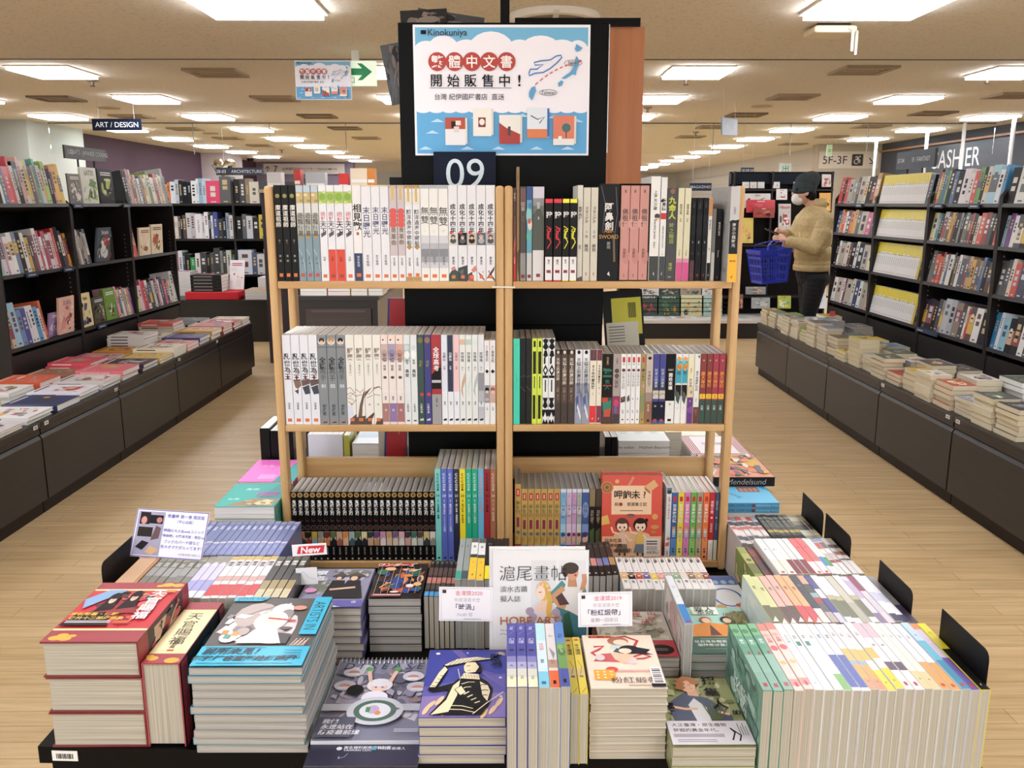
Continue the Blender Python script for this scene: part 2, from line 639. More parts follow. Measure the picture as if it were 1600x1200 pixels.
# ceiling vents, measured where they show
VENTS = [((72, 150), (132, 156)), ((195, 178), (243, 184)), ((313, 107), (384, 117)), ((411, 150), (462, 155.5)), ((480, 178), (523, 183)),
  ((282, 198.5), (318, 203)), ((349, 213), (384, 217.5)), ((400, 225), (428, 228.5)), ((527, 197), (562, 202)), ((560, 213), (594, 217)),
  ((1298, 103), (1374, 113)), ((1202, 146.5), (1255, 154)), ((1138, 176), (1180, 181)), ((1093, 195.5), (1125, 199.5)), ((1057, 211), (1090, 215)),
  ((1538, 145), (1600, 151)), ((1417, 173), (1470, 179)), ((1330, 194.5), (1370, 199)), ((1266, 210.5), (1310, 215)), ((1214, 223), (1250, 226))]
VD = M('a8977f', 0.6)
VL = M('e6dac8', 0.6)
for k, (a, b) in enumerate(VENTS):
 cpx, far = (a[0] + b[0]) / 2, PZ((a[0] + b[0]) / 2, b[1], FAR_C)
 near = PZ(cpx, a[1], FAR_C)
 cy = (far.y + near.y) / 2
 cx = far.x
 r = empty('ceiling_vent', (cx, cy, FAR_C), 'dark square ceiling vent, %s over the %s aisle' % (ORD[k % 10], 'art shelf' if k < 10 else 'fantasy shelf'), 'vent', 'ceiling vents')
 e = 0.21
 fb = MB()
 for lo, hi in (((-e, -e), (e, -e + .05)), ((-e, e - .05), (e, e)), ((-e, -e + .05), (-e + .05, e - .05)), ((e - .05, -e + .05), (e, e - .05))):
  fb.box((lo[0], lo[1], -0.02), (hi[0], hi[1], 0), VD if k % 4 else M('7d6c5a', .6))
 fb.build('vent_frame', r)
 g = MB().box((-e + .05, -e + .05, -0.006), (e - .05, e - .05, 0), VL)
 for q in range(3):
  y = -e + .10 + q * .10
  g.box((-e + .06, y, -0.016), (e - .06, y + .012, -0.004), VD)
 g.build('vent_grille', r)
for k, (px, py) in enumerate([(144, 124), (1072, 122), (170, 168), (1190, 165.5), (1012, 167), (1087, 206), (329, 208), (1543, 119), (440, 234)]):
 p = PZ(px, py, FAR_C)
 r = empty('sprinkler', p, 'small round ceiling sprinkler, %s along the ceiling' % ORD[k], 'sprinkler', 'ceiling sprinklers')
 big = k in (2, 3, 6)
 MB().lathe([(0.12 if big else 0.05, 0), (0.12 if big else 0.05, -0.012), (0.03, -0.02)], M('b59f82' if big else '9a8a74'), n=16).build('sprinkler_plate', r)
 if not big:
  MB().lathe([(0.016, -0.018), (0.012, -0.05), (0.024, -0.055), (0.022, -0.06)], M('7a6a58', .3, .8), n=10).build('sprinkler_nozzle', r)

# round white hatch right above the sign board, partly hidden by it
hc = PZ(866, 24, NEAR_C)
r = empty('ceiling_speaker', (hc.x, hc.y, NEAR_C), 'round white ceiling fitting above the big sign board', 'ceiling fitting')
MB().lathe([(0.20, 0), (0.205, -0.012), (0.195, -0.028), (0.165, -0.03), (0.16, -0.012)], M('eee9de', .5), n=36).build('outer_ring', r)
MB().lathe([(0.16, -0.004), (0.15, -0.012), (0.02, -0.02)], M('8a7f70', .6), n=36).build('speaker_grille', r)
MB().box((-.012, -.21, -.034), (.012, .0, -.02), M('d8d2c6')).build('clip_bar', r)

# wireless access point with two stub aerials
ap = PZ(1297, 40, NEAR_C)
r = empty('wireless_access_point', (ap.x, ap.y, NEAR_C), 'white wireless box with two stub aerials on the ceiling', 'access point')
MB().box((-.1, -.085, -.045), (.1, .085, -.012), M('f1e4c8', .45)).build('device_body', r, bevel=.012)
MB().box((-.075, -.06, -.012), (.075, .06, 0), M('1c1a18')).build('mount_plate', r)
for sx, sy, l in ((.118, -.03, .105), (.075, -.095, .1)):
 a = MB().tube([(sx - .02, sy, -.03), (sx, sy, -.03), (sx + .002, sy, -.036)], .006, M('f4efdf'), 8)
 a.tube([(sx, sy, -.03), (sx, sy, -.03 - l)], .007, M('f4efdf'), 8, rs=[.0075, .006])
 a.build('aerial', r)

# security camera dome and ceiling cable post
dp = PZ(391, 243, FAR_C)
r = empty('dome_camera', (dp.x, dp.y, FAR_C), 'small dark dome camera on the far ceiling', 'security camera')
MB().lathe([(.1, 0), (.1, -.05), (.085, -.06)], M('cfc8bd'), n=18).build('camera_base', r)
MB().lathe([(.08, -.06), (.075, -.1), (.05, -.13), (.01, -.14)], M('1a1a1c', .15), n=18).build('camera_dome', r)

# ------------------------------------------------------------------ glass smoke barrier hanging across the shop
m, nt, N, L, b = new_mat('clear_glass')
N.remove(b)
tr, gl, mx, fr = N.new('ShaderNodeBsdfTransparent'), N.new('ShaderNodeBsdfGlossy'), N.new('ShaderNodeMixShader'), N.new('ShaderNodeFresnel')
tr.inputs[0].default_value = (0.965, 0.985, 0.975, 1)
gl.inputs['Roughness'].default_value = 0.02
fr.inputs['IOR'].default_value = 1.25
L.new(fr.outputs[0], mx.inputs[0])
L.new(tr.outputs[0], mx.inputs[1])
L.new(gl.outputs[0], mx.inputs[2])
L.new(mx.outputs[0], N['Material Output'].inputs[0])
GLASS = m
GY = 11.95
r = empty('smoke_barrier', (0, GY, FAR_C), 'clear glass smoke barrier hanging across the ceiling', 'smoke barrier')
JX = [-6.1] + [PY(px, 200, GY).x for px in (301, 421, 540, 1115, 1236, 1357)] + [6.5]
for i in range(len(JX) - 1):
 MB().box((JX[i] + .004, -.004, -.40), (JX[i + 1] - .004, .004, 0), GLASS).build('glass_pane', r)
for x in JX[1:-1]:
 MB().box((x - .004, -.006, -.405), (x + .004, .006, 0), M('9b968c', .4)).build('joint_strip', r)
MB().box((-6.1, -.012, -.012), (6.5, .012, 0), M('5c5248', .5)).build('top_rail', r)

# white poles by the cashier counter
for k, (px, py) in enumerate([(1370, 216), (1450, 201), (1508, 192), (1586, 179)]):
 p = PZ(px, py, FAR_C)
 r = empty('ceiling_pole', (p.x, p.y, 0), 'thin white pole rising to the ceiling behind the fantasy bookcase, %s from the beige wall' % ORD[k], 'pole', 'white poles at the cashier counter')
 MB().lathe([(.024, 0), (.024, FAR_C)], M('eceae6', .4), n=12).build('pole_tube', r)
 MB().lathe([(.06, 0), (.06, .02), (.03, .03)], M('d8d5cf', .4), n=16).build('pole_foot', r)

# ================================================================== fixtures
TAGW = M('e8e6e0', .5)
LX, RX = -2.27, 2.22          # front faces of the low display counters
LB, RB = -2.95, 2.87          # fronts of the wall bookcases
CTOP = 0.465
LSEAM = [4.07 - 1.8, 4.07 - .9, 4.07, 4.94, 5.82, 6.71, 7.63]
RSEAM = [4.17 - 1.74, 4.17 - .87, 4.17, 5.04, 5.90, 6.76, 7.63]

def counter(side, y0, y1, label, tags):
 """Low display counter, one module; local x runs from the aisle face inwards."""
 sx = -1 if side == 'l' else 1
 x0 = LX if side == 'l' else RX
 w = abs((LB if side == 'l' else RB) - x0) - .006
 r = empty('display_counter', (x0, y0, 0), label, 'display counter', 'low counters by the %s bookcase' % ('art' if side == 'l' else 'fantasy'))
 L = y1 - y0

 def B(a0, a1, b0, b1, c0, c1, m, mb=None):
  mb = mb or MB()
  return mb.box((min(a0 * sx, a1 * sx), b0, c0), (max(a0 * sx, a1 * sx), b1, c1), m)
 B(.02, w, .002, L - .002, .07, CTOP - .03, DARK).build('carcass', r)
 B(.05, w, .002, L - .002, 0, .07, BLACK).build('plinth', r)
 B(-.004, w, 0.001, L - .001, CTOP - .03, CTOP, DARK).build('counter_top', r, bevel=.003)
 B(.004, .02, .006, L - .006, CTOP - .06, CTOP - .032, DARK).build('top_rail', r)
 mb = MB()
 pf = [(.0, .075), (.02, .075), (.02, CTOP - .068), (.012, CTOP - .068), (.0, CTOP - .085)]
 if side == 'l':
  pf = [(-a, b) for a, b in pf][::-1]
 pf = [(b, a) for a, b in pf][::-1]
 mb.prism(pf, .006, L - .006, 'y', PANEL)
 mb.build('front_panel', r)
 B(.03, .05, .004, L - .004, .0, .07, M('241a16', .4)).build('kick_board', r)
 for q in tags:
  t = B(-.0055, -.004, q - .018, q + .018, CTOP - .026, CTOP - .008, TAGW)
  t.build('price_tag', r)
  t = MB()
  for k in range(5):
   t = B(-.0058, -.0055, q - .012 + k * .005, q - .0095 + k * .005, CTOP - .022, CTOP - .012, M('333333'), t)
  t.build('tag_print', r)
 return r

for i in range(1, len(LSEAM) - 1):
 counter('l', LSEAM[i], LSEAM[i + 1], 'dark low display counter by the art bookcase, %s from its far end' % ORD[len(LSEAM) - 2 - i], [0.05, LSEAM[i + 1] - LSEAM[i] - .05] if i in (1, 2, 4) else [])
for i in range(1, len(RSEAM) - 1):
 counter('r', RSEAM[i], RSEAM[i + 1], 'dark low display counter by the fantasy bookcase, %s from its far end' % ORD[len(RSEAM) - 2 - i], [0.05, RSEAM[i + 1] - RSEAM[i] - .05] if i in (1, 2) else [])

TILT = math.radians(9)

def shelf_dirs(side):
 s, c = _s(TILT), _c(TILT)
 if side == 'l':
  return Vector((0, 1, 0)), Vector((-c, 0, -s)), Vector((-s, 0, c))
 return Vector((0, -1, 0)), Vector((c, 0, -s)), Vector((s, 0, c))

def bookcase(side, y0, y1, shelves, top, label):
 sx = -1 if side == 'l' else 1
 x0 = LB if side == 'l' else RB
 D = .30
 r = empty('bookcase', (x0, y0, 0), label, 'bookcase', 'tall dark bookcases along the aisle')
 L = y1 - y0
 ln = (TILT * .9 if side == 'l' else TILT * .4)

 def bx(mb, a0, a1, b0, b1, c0, c1, m):
  return mb.box((min(a0 * sx, a1 * sx), b0, c0), (max(a0 * sx, a1 * sx), b1, c1), m)
 for b in (0.0, L - .02):
  u = MB()
  pf = [(0, 0), (D, 0), (D, top), (.03, top), (.0, top - .04)]
  if side == 'l':
   pf = [(-a, z) for a, z in pf][::-1]
  pf = [(z, a) for a, z in pf][::-1]
  u.prism(pf, b + .001, b + .019, 'y', SHELFDARK)
  o = u.build('side_panel', r)
  h = MB()
  for z in [CTOP + .09 + q * .032 for q in range(int((top - .3 - CTOP) / .032))]:
   face = b + .001 if (b > 0) == (side == 'l') or True else b + .019
   for yy in ((b + .0005,) if b > 0 else (b + .0195,)):
    h.box((sx * .045 - .004, yy - .0006, z - .004), (sx * .045 + .004, yy + .0006, z + .004), M('8b837b', .4))
  h.build('peg_hole_dots', r)
 bx(MB(), D - .012, D, .02, L - .02, .0, top - .02, M('0d0908', .6)).build('back_panel', r)
 bx(MB(), .004, .02, .02, L - .02, CTOP, CTOP + .14, SHELFDARK).build('riser_board', r)
 X, Y, Z = shelf_dirs(side)
 for z in shelves:
  s = MB()
  O = Vector((sx * .002, 0, z)) - Vector((0, 0, 0))
  fr = frame(O, Vector((0, 1, 0)), Y, Vector((0, 1, 0)).cross(Y))
  zz = (fr.to_3x3() @ Vector((0, 0, 1))).z
  lo, hi = (.021, 0, -.022), (L - .021, D - .02, 0)
  if zz < 0:
   lo, hi = (.021, 0, 0), (L - .021, D - .02, .022)
  s.box(lo, hi, SHELFDARK, fr)
  s.build('shelf', r)
 return r

LBAY = [5.06, 5.96, 6.87, 7.78]
RBAY = [3.40, 4.27, 5.13, 6.01, 6.88, 7.74]
BAYN = ['corner', 'middle', 'near']
LSH = [0.648, 1.085, 1.50]
RSH = [0.657, 0.975, 1.255, 1.50]
for i in range(3):
 bookcase('l', LBAY[i], LBAY[i + 1], LSH, 1.52, 'dark art bookcase bay of sloping shelves, %s from its far end' % ORD[2 - i])
for i in range(1, 5):
 bookcase('r', RBAY[i], RBAY[i + 1], RSH, 1.58, 'dark fantasy bookcase bay of sloping shelves, %s from its far end' % ORD[4 - i])

# ------------------------------------------------------------------ the island: table, black core column, pine racks
TZ = 0.64
r = empty('island_table', (0, 1.2, 0), 'black island display table under the manga stacks', 'display table')
MB().prism([(-.762, 1.252), (.738, 1.192), (.74, 3.0), (-.75, 3.0)], TZ - .03, TZ, 'z', BLACK).build('table_top', r)
MB().prism([(-.75, 1.266), (.726, 1.206), (.728, 2.99), (-.738, 2.99)], .06, TZ - .03, 'z', M('0e0d0d', .5)).build('table_body', r)
MB().prism([(-.70, 1.31), (.69, 1.25), (.69, 2.95), (-.70, 2.95)], 0, .06, 'z', M('070707', .6)).build('plinth', r)
lp = PZ(97, 1178, TZ - .015)
ang = math.atan2(1.19 - 1.252, 1.557)
t = MB().box((-.021, -.001, -.009), (.021, 0, .009), TAGW).build('price_tag', r)
t.location = (-.718, 1.2495 - 1.2, TZ - .015)
t.rotation_euler = (0, 0, ang)
q = MB()
for k in range(11):
 q.box((-.014 + k * .0026, -.0013, -.005), (-.0128 + k * .0026 + (k % 3) * .0004, -.001, .004), M('2c2c2c'))
q.build('tag_print', t)
for ch in ('table_top', 'table_body', 'plinth'):
 pass
for o in r.children:
 if o.name.split('.')[0] in ('table_top', 'table_body', 'plinth'):
  o.location = (0, -1.2, 0)

# black core column with the sign board
BY = 2.16
r = empty('sign_column', (0, BY, 0), 'tall black column fixture carrying the big blue poster', 'display column')
bl, br = PY(621, 35, BY), PY(952, 35, BY)
btop = bl.z
MB().box((bl.x, BY + .01, TZ + .001), (br.x, BY + .09, 1.2), M('060606', .5)).build('column_body', r)
MB().box((bl.x, BY, 1.2), (br.x, BY + .09, btop), M('050505', .45)).build('sign_board', r, bevel=.002)
MB().box((br.x, BY - .001, 1.62), (br.x + .002, BY + .06, btop - .004), M('c9ccd0', .25, .6)).build('edge_strip', r)
for o in r.children:
 o.location = (0, -BY, 0)
hp = PY(789, 0, BY + .05)
MB().box((hp.x - .011, .035, btop), (hp.x + .011, .06, NEAR_C), M('0b0b0b', .4)).build('hanging_post', r)
# wood-faced gondola wall behind it
GY2 = 2.62
wr, wl = PY(1008, 42, GY2), PY(640, 42, GY2)
r = empty('gondola_shelf_wall', (0, GY2, 0), 'orange-brown wood panel standing behind the sign board', 'partition panel')
MB().box((.02, 0, 1.30), (wr.x, .022, wr.z), wood('orange_brown_veneer', '9c5c31', 'b87443', (.6, .6, .6), .45, 'z')).build('veneer_panel', r)
MB().box((.02, .022, TZ + .001), (.22, .06, wr.z + .022), M('0c0b0b', .4)).build('black_backing', r)
MB().box((.02, -.012, wr.z - .0), (wr.x - .015, .022, wr.z + .022), M('0c0b0b', .4)).build('top_cap', r)

def rack(x0, x1, label):
 y0, y1, top = 1.93, 2.125, 1.538
 r = empty('pine_rack', (x0, y0, TZ), label, 'pine rack', 'twin pine racks on the island table')
 pw, pd = .0185, .036
 W, D = x1 - x0, y1 - y0

 def post(x, y):
  m = MB().box((x, y, .0005), (x + pw, y + pd, top - TZ), PINEZ)
  o = m.build('post', r, bevel=.006)
  return o
 for x in (0, W - pw):
  for y in (0.0, D - pd):
   post(x, y)
  for z in (.03, .37, .70):
   MB().box((x + .002, pd, z - .012), (x + pw - .002, D - pd, z + .012), PINEY).build('side_rung', r)
 for z in (0.663, 1.0, 1.33):
  s = MB().box((pw + .0005, .002, z - TZ - .016), (W - pw - .0005, D - .004, z - TZ), PINE)
  s.build('shelf', r, bevel=.0015)
 MB().box((pw, D - .014, .868 - .057 - TZ), (W - pw, D - .001, .868 - TZ), PINE).build('back_rail', r, bevel=.0015)
 # small dark screw-hole slots on the posts
 for x in (W - pw if x0 < -.2 else 0,):
  pass
 return r

RK = [(-.533, -.0088), (-.0082, .519)]
rack(RK[0][0], RK[0][1], 'pine book rack under the number plaque, with the black manga set')
rack(RK[1][0], RK[1][1], 'pine book rack beside the number plaque, with the orange face-out book')
# cable tie binding the two racks
tp = 1.318
tie = MB()
tie.tube([(-.034, 1.926, tp), (.014, 1.926, tp - .001), (.015, 1.968, tp), (-.035, 1.968, tp), (-.034, 1.926, tp)], .0022, M('e6dccb', .4), 8)
tag(tie.build('cable_tie'), 'pale cable tie binding the two pine racks together', 'cable tie')
# number plaque
r = empty('number_plaque', (0, 2.135, 0), 'dark navy plaque numbered 09 standing above the pine rack', 'plaque')
a, b = PY(677, 237, 2.135), PY(775, 290, 2.135)
MB().box((a.x, 0, 1.46), (b.x, .008, a.z), M('10182b', .3)).build('plaque_board', r, bevel=.001)
p = Pr((a.x, 0, 1.46), (1, 0, 0), (0, 0, 1))
p.text('09', (b.x - a.x) * .505, PY(726, 271, 2.135).z - 1.46, .098, 'cfdde3', 'c', 0.0)
p.build('plaque_lettering', r)
MB().box(((a.x + b.x) / 2 - .02, .001, 1.346), ((a.x + b.x) / 2 + .02, .006, 1.46), M('10182b', .3)).build('plaque_stem', r)

# ------------------------------------------------------------------ the poster of the Taiwan books, big and hanging
def poster_art(p, W, H):
 SKY, WH, RED, SEA = '6fb2d6', 'f0ecf2', 'b23a2f', '5aa6d6'
 X = lambda u: u * W
 Yv = lambda v: H * (1 - v)
 p.rect(0, 0, W, H, 'f3f1f5')
 m = .012
 p.rect(X(m), Yv(.985), X(1 - m), Yv(.02), WH)
 p.rect(X(m), Yv(.16), X(1 - m), Yv(.02), SKY)
 for u, v, a, b in ((.05, .19, .07, .07), (.17, .19, .09, .11), (.30, .19, .08, .08), (.44, .19, .13, .14), (.60, .2, .08, .09), (.72, .2, .12, .12), (.84, .2, .09, .09), (.93, .2, .06, .085)):
  p.ell(X(min(max(u, m + a * .9), 1 - m - a * .9)), Yv(v), X(a), H * b, WH, 20)
 p.rect(X(m), Yv(.66), X(1 - m), Yv(.19), WH)
 p.rect(X(m), Yv(.985), X(1 - m), Yv(.655), SEA)
 n = 13
 for i in range(n):
  u = m + (1 - 2 * m) * (i + .5) / n
  p.ell(X(u), Yv(.648), X(.041), H * .022, WH, 14)
 rnd = random.Random(4)
 for u, v in ((.13, .74), (.10, .83), (.06, .955), (.30, .955), (.48, .955), (.70, .955), (.88, .955), (.62, .70), (.80, .71), (.93, .74), (.55, .90), (.36, .71), (.74, .86)):
  p.poly([(X(u - .04), Yv(v)), (X(u + .04), Yv(v)), (X(u + .012), Yv(v - .018)), (X(u), Yv(v - .026)), (X(u - .012), Yv(v - .018))], 'b9dbee')
 p.rect(X(.045), Yv(.072), X(.075), Yv(.042), '14161a')
 p.text('Kinokuniya', X(.085), Yv(.066), W * .050, '2a2d33', 'l', .008)
 for i, ch in enumerate('繁體中文書'):
  p.ell(X(.135 + i * .098), Yv(.278), X(.051), X(.051), RED, 26)
 for i, ch in enumerate('繁體中文書'):
  p.text(ch, X(.135 + i * .098), Yv(.278), W * .072, 'f7f2ef', 'c', .012)
 for i, ch in enumerate('開始販售中'):
  p.text(ch, X(.128 + i * .097), Yv(.422), W * .073, '1d1d20', 'c', .012)
 p.text('!', X(.60), Yv(.422), W * .085, '1d1d20', 'c', .02)
 p.rect(X(.09), Yv(.480), X(.555), Yv(.476), '55555a')
 p.text('台灣 紀伊國屋書店  直送', X(.315), Yv(.545), W * .037, '3c3c42', 'c', .004)
 # aeroplane outline, dashed route, islands
 pl = [(.655, .365), (.662, .335), (.70, .335), (.735, .30), (.69, .305), (.683, .285), (.72, .272), (.775, .265), (.81, .235), (.835, .23), (.84, .245), (.815, .285), (.775, .33), (.735, .36), (.69, .365), (.655, .385), (.655, .365)]
 p.line([(X(u), Yv(v)) for u, v in pl], W * .007, '3c78b4')
 for k in range(9):
  t = k / 9.0
  u, v = .69 + .25 * t, .455 - .30 * t + .13 * t * t
  u2, v2 = u + .016, v - .016 * (1.3 - t)
  p.line([(X(u), Yv(v)), (X(u2), Yv(v2))], W * .006, 'c8433a')
 p.poly([(X(.955), Yv(.268)), (X(.93), Yv(.262)), (X(.935), Yv(.29))], 'c8433a')
 jp = [[(.955, .145), (.985, .165), (1.0, .175), (.985, .195), (.96, .205), (.945, .185)],
  [(.955, .235), (.97, .25), (.975, .30), (.96, .345), (.955, .38), (.93, .375), (.90, .395), (.875, .41), (.85, .405), (.875, .385), (.915, .355), (.935, .32), (.945, .28)],
  [(.85, .42), (.865, .43), (.855, .46), (.83, .47), (.825, .44)]]
 for q in jp:
  p.poly([(X(.80 + (u - .80) * .78), Yv(v)) for u, v in q], '5b9fca')
 p.poly([(X(.668), Yv(.475)), (X(.69), Yv(.462)), (X(.695), Yv(.50)), (X(.672), Yv(.575)), (X(.655), Yv(.545)), (X(.655), Yv(.51))], '5b9fca')
 for u, v, s in ((.905, .288, 'Japan'), (.765, .513, 'Taiwan')):
  p.ring(X(u), Yv(v), X(.052), H * .024, W * .003, '77777c', 24)
  p.text(s, X(u), Yv(v), W * .030, '55555a', 'c', .004)
 # five little book pictures
 def bk(u, v, w, h, c, f):
  p.rect(X(u + w), Yv(v + h - .01), X(u + w + .012), Yv(v + .004), 'd8d4cc')
  p.rect(X(u), Yv(v + h), X(u + w), Yv(v), c)
  f(u, v, w, h)
 R2 = lambda u0, v0, u1, v1, c: p.rect(X(u0), Yv(v1), X(u1), Yv(v0), c)
 bk(.175, .705, .115, .215, 'e6e4e4', lambda u, v, w, h: (R2(u, v, u + w, v + .09, 'b5452f'), R2(u + .035, v + .03, u + .06, v + .08, '2d2522'), R2(u + .06, v + .025, u + .09, v + .06, 'e7ddd2'), R2(u + .05, v + .07, u + .08, v + .115, 'd9cfc6')))
 bk(.335, .635, .105, .215, 'ece7dc', lambda u, v, w, h: (R2(u + .03, v + .07, u + .072, v + .145, '7d1f22'), p.ell(X(u + .051), Yv(v + .105), X(.016), H * .025, 'efe6da', 14)))
 bk(.485, .685, .12, .225, 'e9e4da', lambda u, v, w, h: (p.poly([(X(u), Yv(v + .06)), (X(u + .04), Yv(v + .10)), (X(u + w), Yv(v + .15)), (X(u + w), Yv(v + h)), (X(u), Yv(v + h))], 'a93226'), R2(u + .05, v + .09, u + .065, v + .16, '3b3b3a')))
 bk(.645, .63, .115, .235, 'dfe5ea', lambda u, v, w, h: (p.rect(X(u + w), Yv(v + h - .01), X(u + w + .012), Yv(v + .004), '2f66ad'), R2(u, v + .165, u + w, v + h, 'd97a4a'), p.line([(X(u + .02), Yv(v + .06)), (X(u + .06), Yv(v + .09)), (X(u + .1), Yv(v + .07)), (X(u + .07), Yv(v + .12))], W * .006, '4c4f55')))
 bk(.795, .69, .12, .23, 'd9795f', lambda u, v, w, h: (R2(u, v + h - .05, u + w, v + h, 'e9e4de'), p.ell(X(u + .075), Yv(v + .095), X(.026), H * .035, '3f6a66', 14), R2(u + .072, v + .12, u + .078, v + .175, '4a3a30'), R2(u + .03, v + .16, u + .05, v + .185, 'f2efe9')))

a, b = PY(644, 39, BY), PY(924, 243, BY)
a2 = PY(923, 39, BY)
W = (PY(923, 39, BY).x - PY(645, 39, BY).x + PY(920, 243, BY).x - PY(651, 243, BY).x) / 2
H = a.z - b.z
r = empty('poster', ((PY(645, 39, BY).x), BY - .004, b.z), 'large blue and white poster on the black sign board', 'poster')
MB().box((0, 0, 0), (W, .003, H), M('f2f0f2', .4)).build('poster_sheet', r)
p = Pr((0, 0, 0), (1, 0, 0), (0, 0, 1))
poster_art(p, W, H)
p.build('poster_print', r)
PW = 4.95
a, b, c2 = PY(460, 95, PW), PY(548, 95, PW), PY(463, 156, PW)
r = empty('hanging_poster', (a.x, PW, c2.z), 'small copy of the blue poster hanging beside the green exit sign', 'poster')
MB().box((0, 0, 0), (b.x - a.x, .004, a.z - c2.z), M('e9e6ec', .5)).build('poster_sheet', r)
p = Pr((0, 0, 0), (1, 0, 0), (0, 0, 1), step=.0002, lift=.0006)
poster_art(p, b.x - a.x, a.z - c2.z)
p.build('poster_print', r)
for q in (.04, .28):
 MB().tube([(q, .002, a.z - c2.z), (q, .002, NEAR_C - c2.z)], .0006, M('c9c4ba'), 6).build('hanging_wire', r)
a, b, c2 = PY(545, 95, PW + .05), PY(587, 95, PW + .05), PY(587, 134, PW + .05)
r = empty('exit_sign', (a.x - .08, PW + .05, c2.z), 'lit exit sign with a green arrow behind the hanging poster', 'exit sign')
w, h = b.x - a.x + .08, a.z - c2.z
MB().box((0, 0, 0), (w, .03, h), emit('exit_sign_panel_light', 'e4f2dc', 0.42)).build('sign_box', r)
MB().box((w * .5 - .02, .005, h), (w * .5 + .02, .025, NEAR_C - c2.z), M('d8d4cc')).build('sign_bracket', r)
p = Pr((0, 0, 0), (1, 0, 0), (0, 0, 1), step=.0002, lift=.0006)
u = w - .145
p.poly([(u, h * .5 - .010), (u + .068, h * .5 - .010), (u + .042, h * .22), (u + .068, h * .22), (u + .124, h * .56), (u + .068, h * .90), (u + .042, h * .90), (u + .068, h * .5 + .026), (u, h * .5 + .026)], M('1f9a62', .5))
p.text('口', u + .010, h * .22, .042, '3da877')
p.build('arrow_print', r)

# ------------------------------------------------------------------ hanging and shelf-top signs
def sign(name, A, Bp, h, bg, text, col, label, tsize, wires=True, th=.012, parts=None, cat='sign'):
 """Sign board between two top corners; text on the face towards the camera."""
 A, Bp = Vector(A), Vector(Bp)
 X = (Bp - A).normalized()
 Z = Vector((0, 0, 1))
 Yd = Z.cross(X)
 w = (Bp - A).length
 r = empty(name, (0, 0, 0), label, cat, None, frame(A - Z * h, X, Yd, Z))
 MB().box((0, 0, 0), (w, th, h), M(bg, .4)).build('sign_board', r)
 p = Pr((0, 0, 0), (1, 0, 0), (0, 0, 1), step=.0004, lift=.001)
 for t, u, s in (parts or [(text, .5, tsize)]):
  p.text(t, u * w, h * .5, s, col, 'c', .004)
 p.build('sign_lettering', r)
 if wires == 'posts':
  for q in (.3, .7):
   MB().box((w * q - .008, .002, (1.523 if A.x < 0 else 1.583) - (A.z - h)), (w * q + .008, .01, 0), M('1b1412')).build('sign_post', r)
 elif wires:
  zt = FAR_C - (A.z - h)
  for q in (.14, .86):
   MB().tube([(w * q, th / 2, h), (w * q, th / 2, zt)], .0018, M('c9c2b5', .4), 6).build('hanging_wire', r)
 return r

sy = 9.5
sign('hanging_sign', PY(143, 185.5, sy), PY(220, 185.5, sy), PY(143, 185.5, sy).z - PY(143, 204, sy).z, '141b2c', 'ART / DESIGN', 'dfe3e8', 'dark hanging sign reading ART / DESIGN', .074)
q0, q1 = PX(100, 226, LB - .29), PX(164, 233, LB - .29)
sign('shelf_sign', (LB - .29, q0.y, q0.z), (LB - .29, q1.y, q0.z), .095, '3b3d3e', '', 'cfd0cf', 'grey crafts and cooking sign on top of the art bookcase', .05, 'posts', .014, [('15-03', .12, .045), ('CRAFTS / JAPANESE COOKING', .58, .045)])
q0 = PX(168, 240, LB - .1)
sign('shelf_sign', (LB - .285, 7.1, 1.70), (LB - .285, 7.75, 1.70), .07, '2a2724', '', 'b8b6b0', 'dark narrow sign board over the corner bay of the art bookcase', .04, 'posts', .014, [('15-02', .1, .035), ('DESIGN', .6, .035)])
q0, q1 = PX(1403, 228, RB + .27), PX(1458, 221.5, RB + .27)
sign('shelf_sign', (RB + .27, q0.y, 1.90), (RB + .27, q1.y - .05, 1.90), .135, '2c323c', '', 'd5d9de', 'slate SF and fantasy sign over the bookcase', .05, 'posts', .02, [('07-04', .13, .05), ('SF / FANTASY', .66, .05)])
sign('hanging_sign', PY(1130, 183, 8.4), PY(1154, 178, 9.2), .16, '6f7f90', 'MAGAZINES', 'eef1f4', 'blue-grey magazines sign hanging at an angle', .085)
sign('bulkhead_sign', (PY(411, 252, 22.9).x, 22.9, 2.50), (PY(538, 252, 22.9).x, 22.9, 2.50), .26, 'd6d0cc', '', '2e2c2c', 'pale far bulkhead sign with an arrow and the number seven', .1, False, .02,
 [('↑', .05, .20), ('7', .15, .22), ('紀伊國屋サザンシアター TAKASHIMAYA', .57, .078)])
q = PY(1430, 236, 15)
sg = sign('wall_sign', (6.74, 14.9, 2.38), (6.74, 12.0, 2.38), .42, '40454d', 'CASHIER', 'e6e8ea', 'grey wall sign with big letters for the cashier', .38, False, .01)
sign('wall_sign', (5.62, 16.09, 2.42), (6.7, 16.09, 2.42), .30, 'd9cdb8', '5F-3F ♿ ↘', '3a352e', 'beige wall sign with floor numbers and an arrow', .20, False, .006)
sign('exit_sign', PY(1219, 255, 17), PY(1237, 255, 17), .22, 'dff0ea', '出', '1b8f7a', 'small white and green exit sign far above the magazine racks', .15, True, .03)
sign('exit_sign', PY(1293, 226, 14), PY(1301, 226, 14), .18, 'cfe6b8', '非', '5aa04a', 'tiny pale green lit sign hanging near the beige wall', .06, True, .03)

# ================================================================== books on the pine racks
ORG = 'd9703a'

def logo(v=.95, c=ORG, s=.26):
 return [('x', v, s, c)]

def S(c, b=(), t=(), e=(), p=(), l=(), **k):
 d = dict(c=c, b=b, t=t, e=e, p=p, l=l)
 d.update(k)
 return d

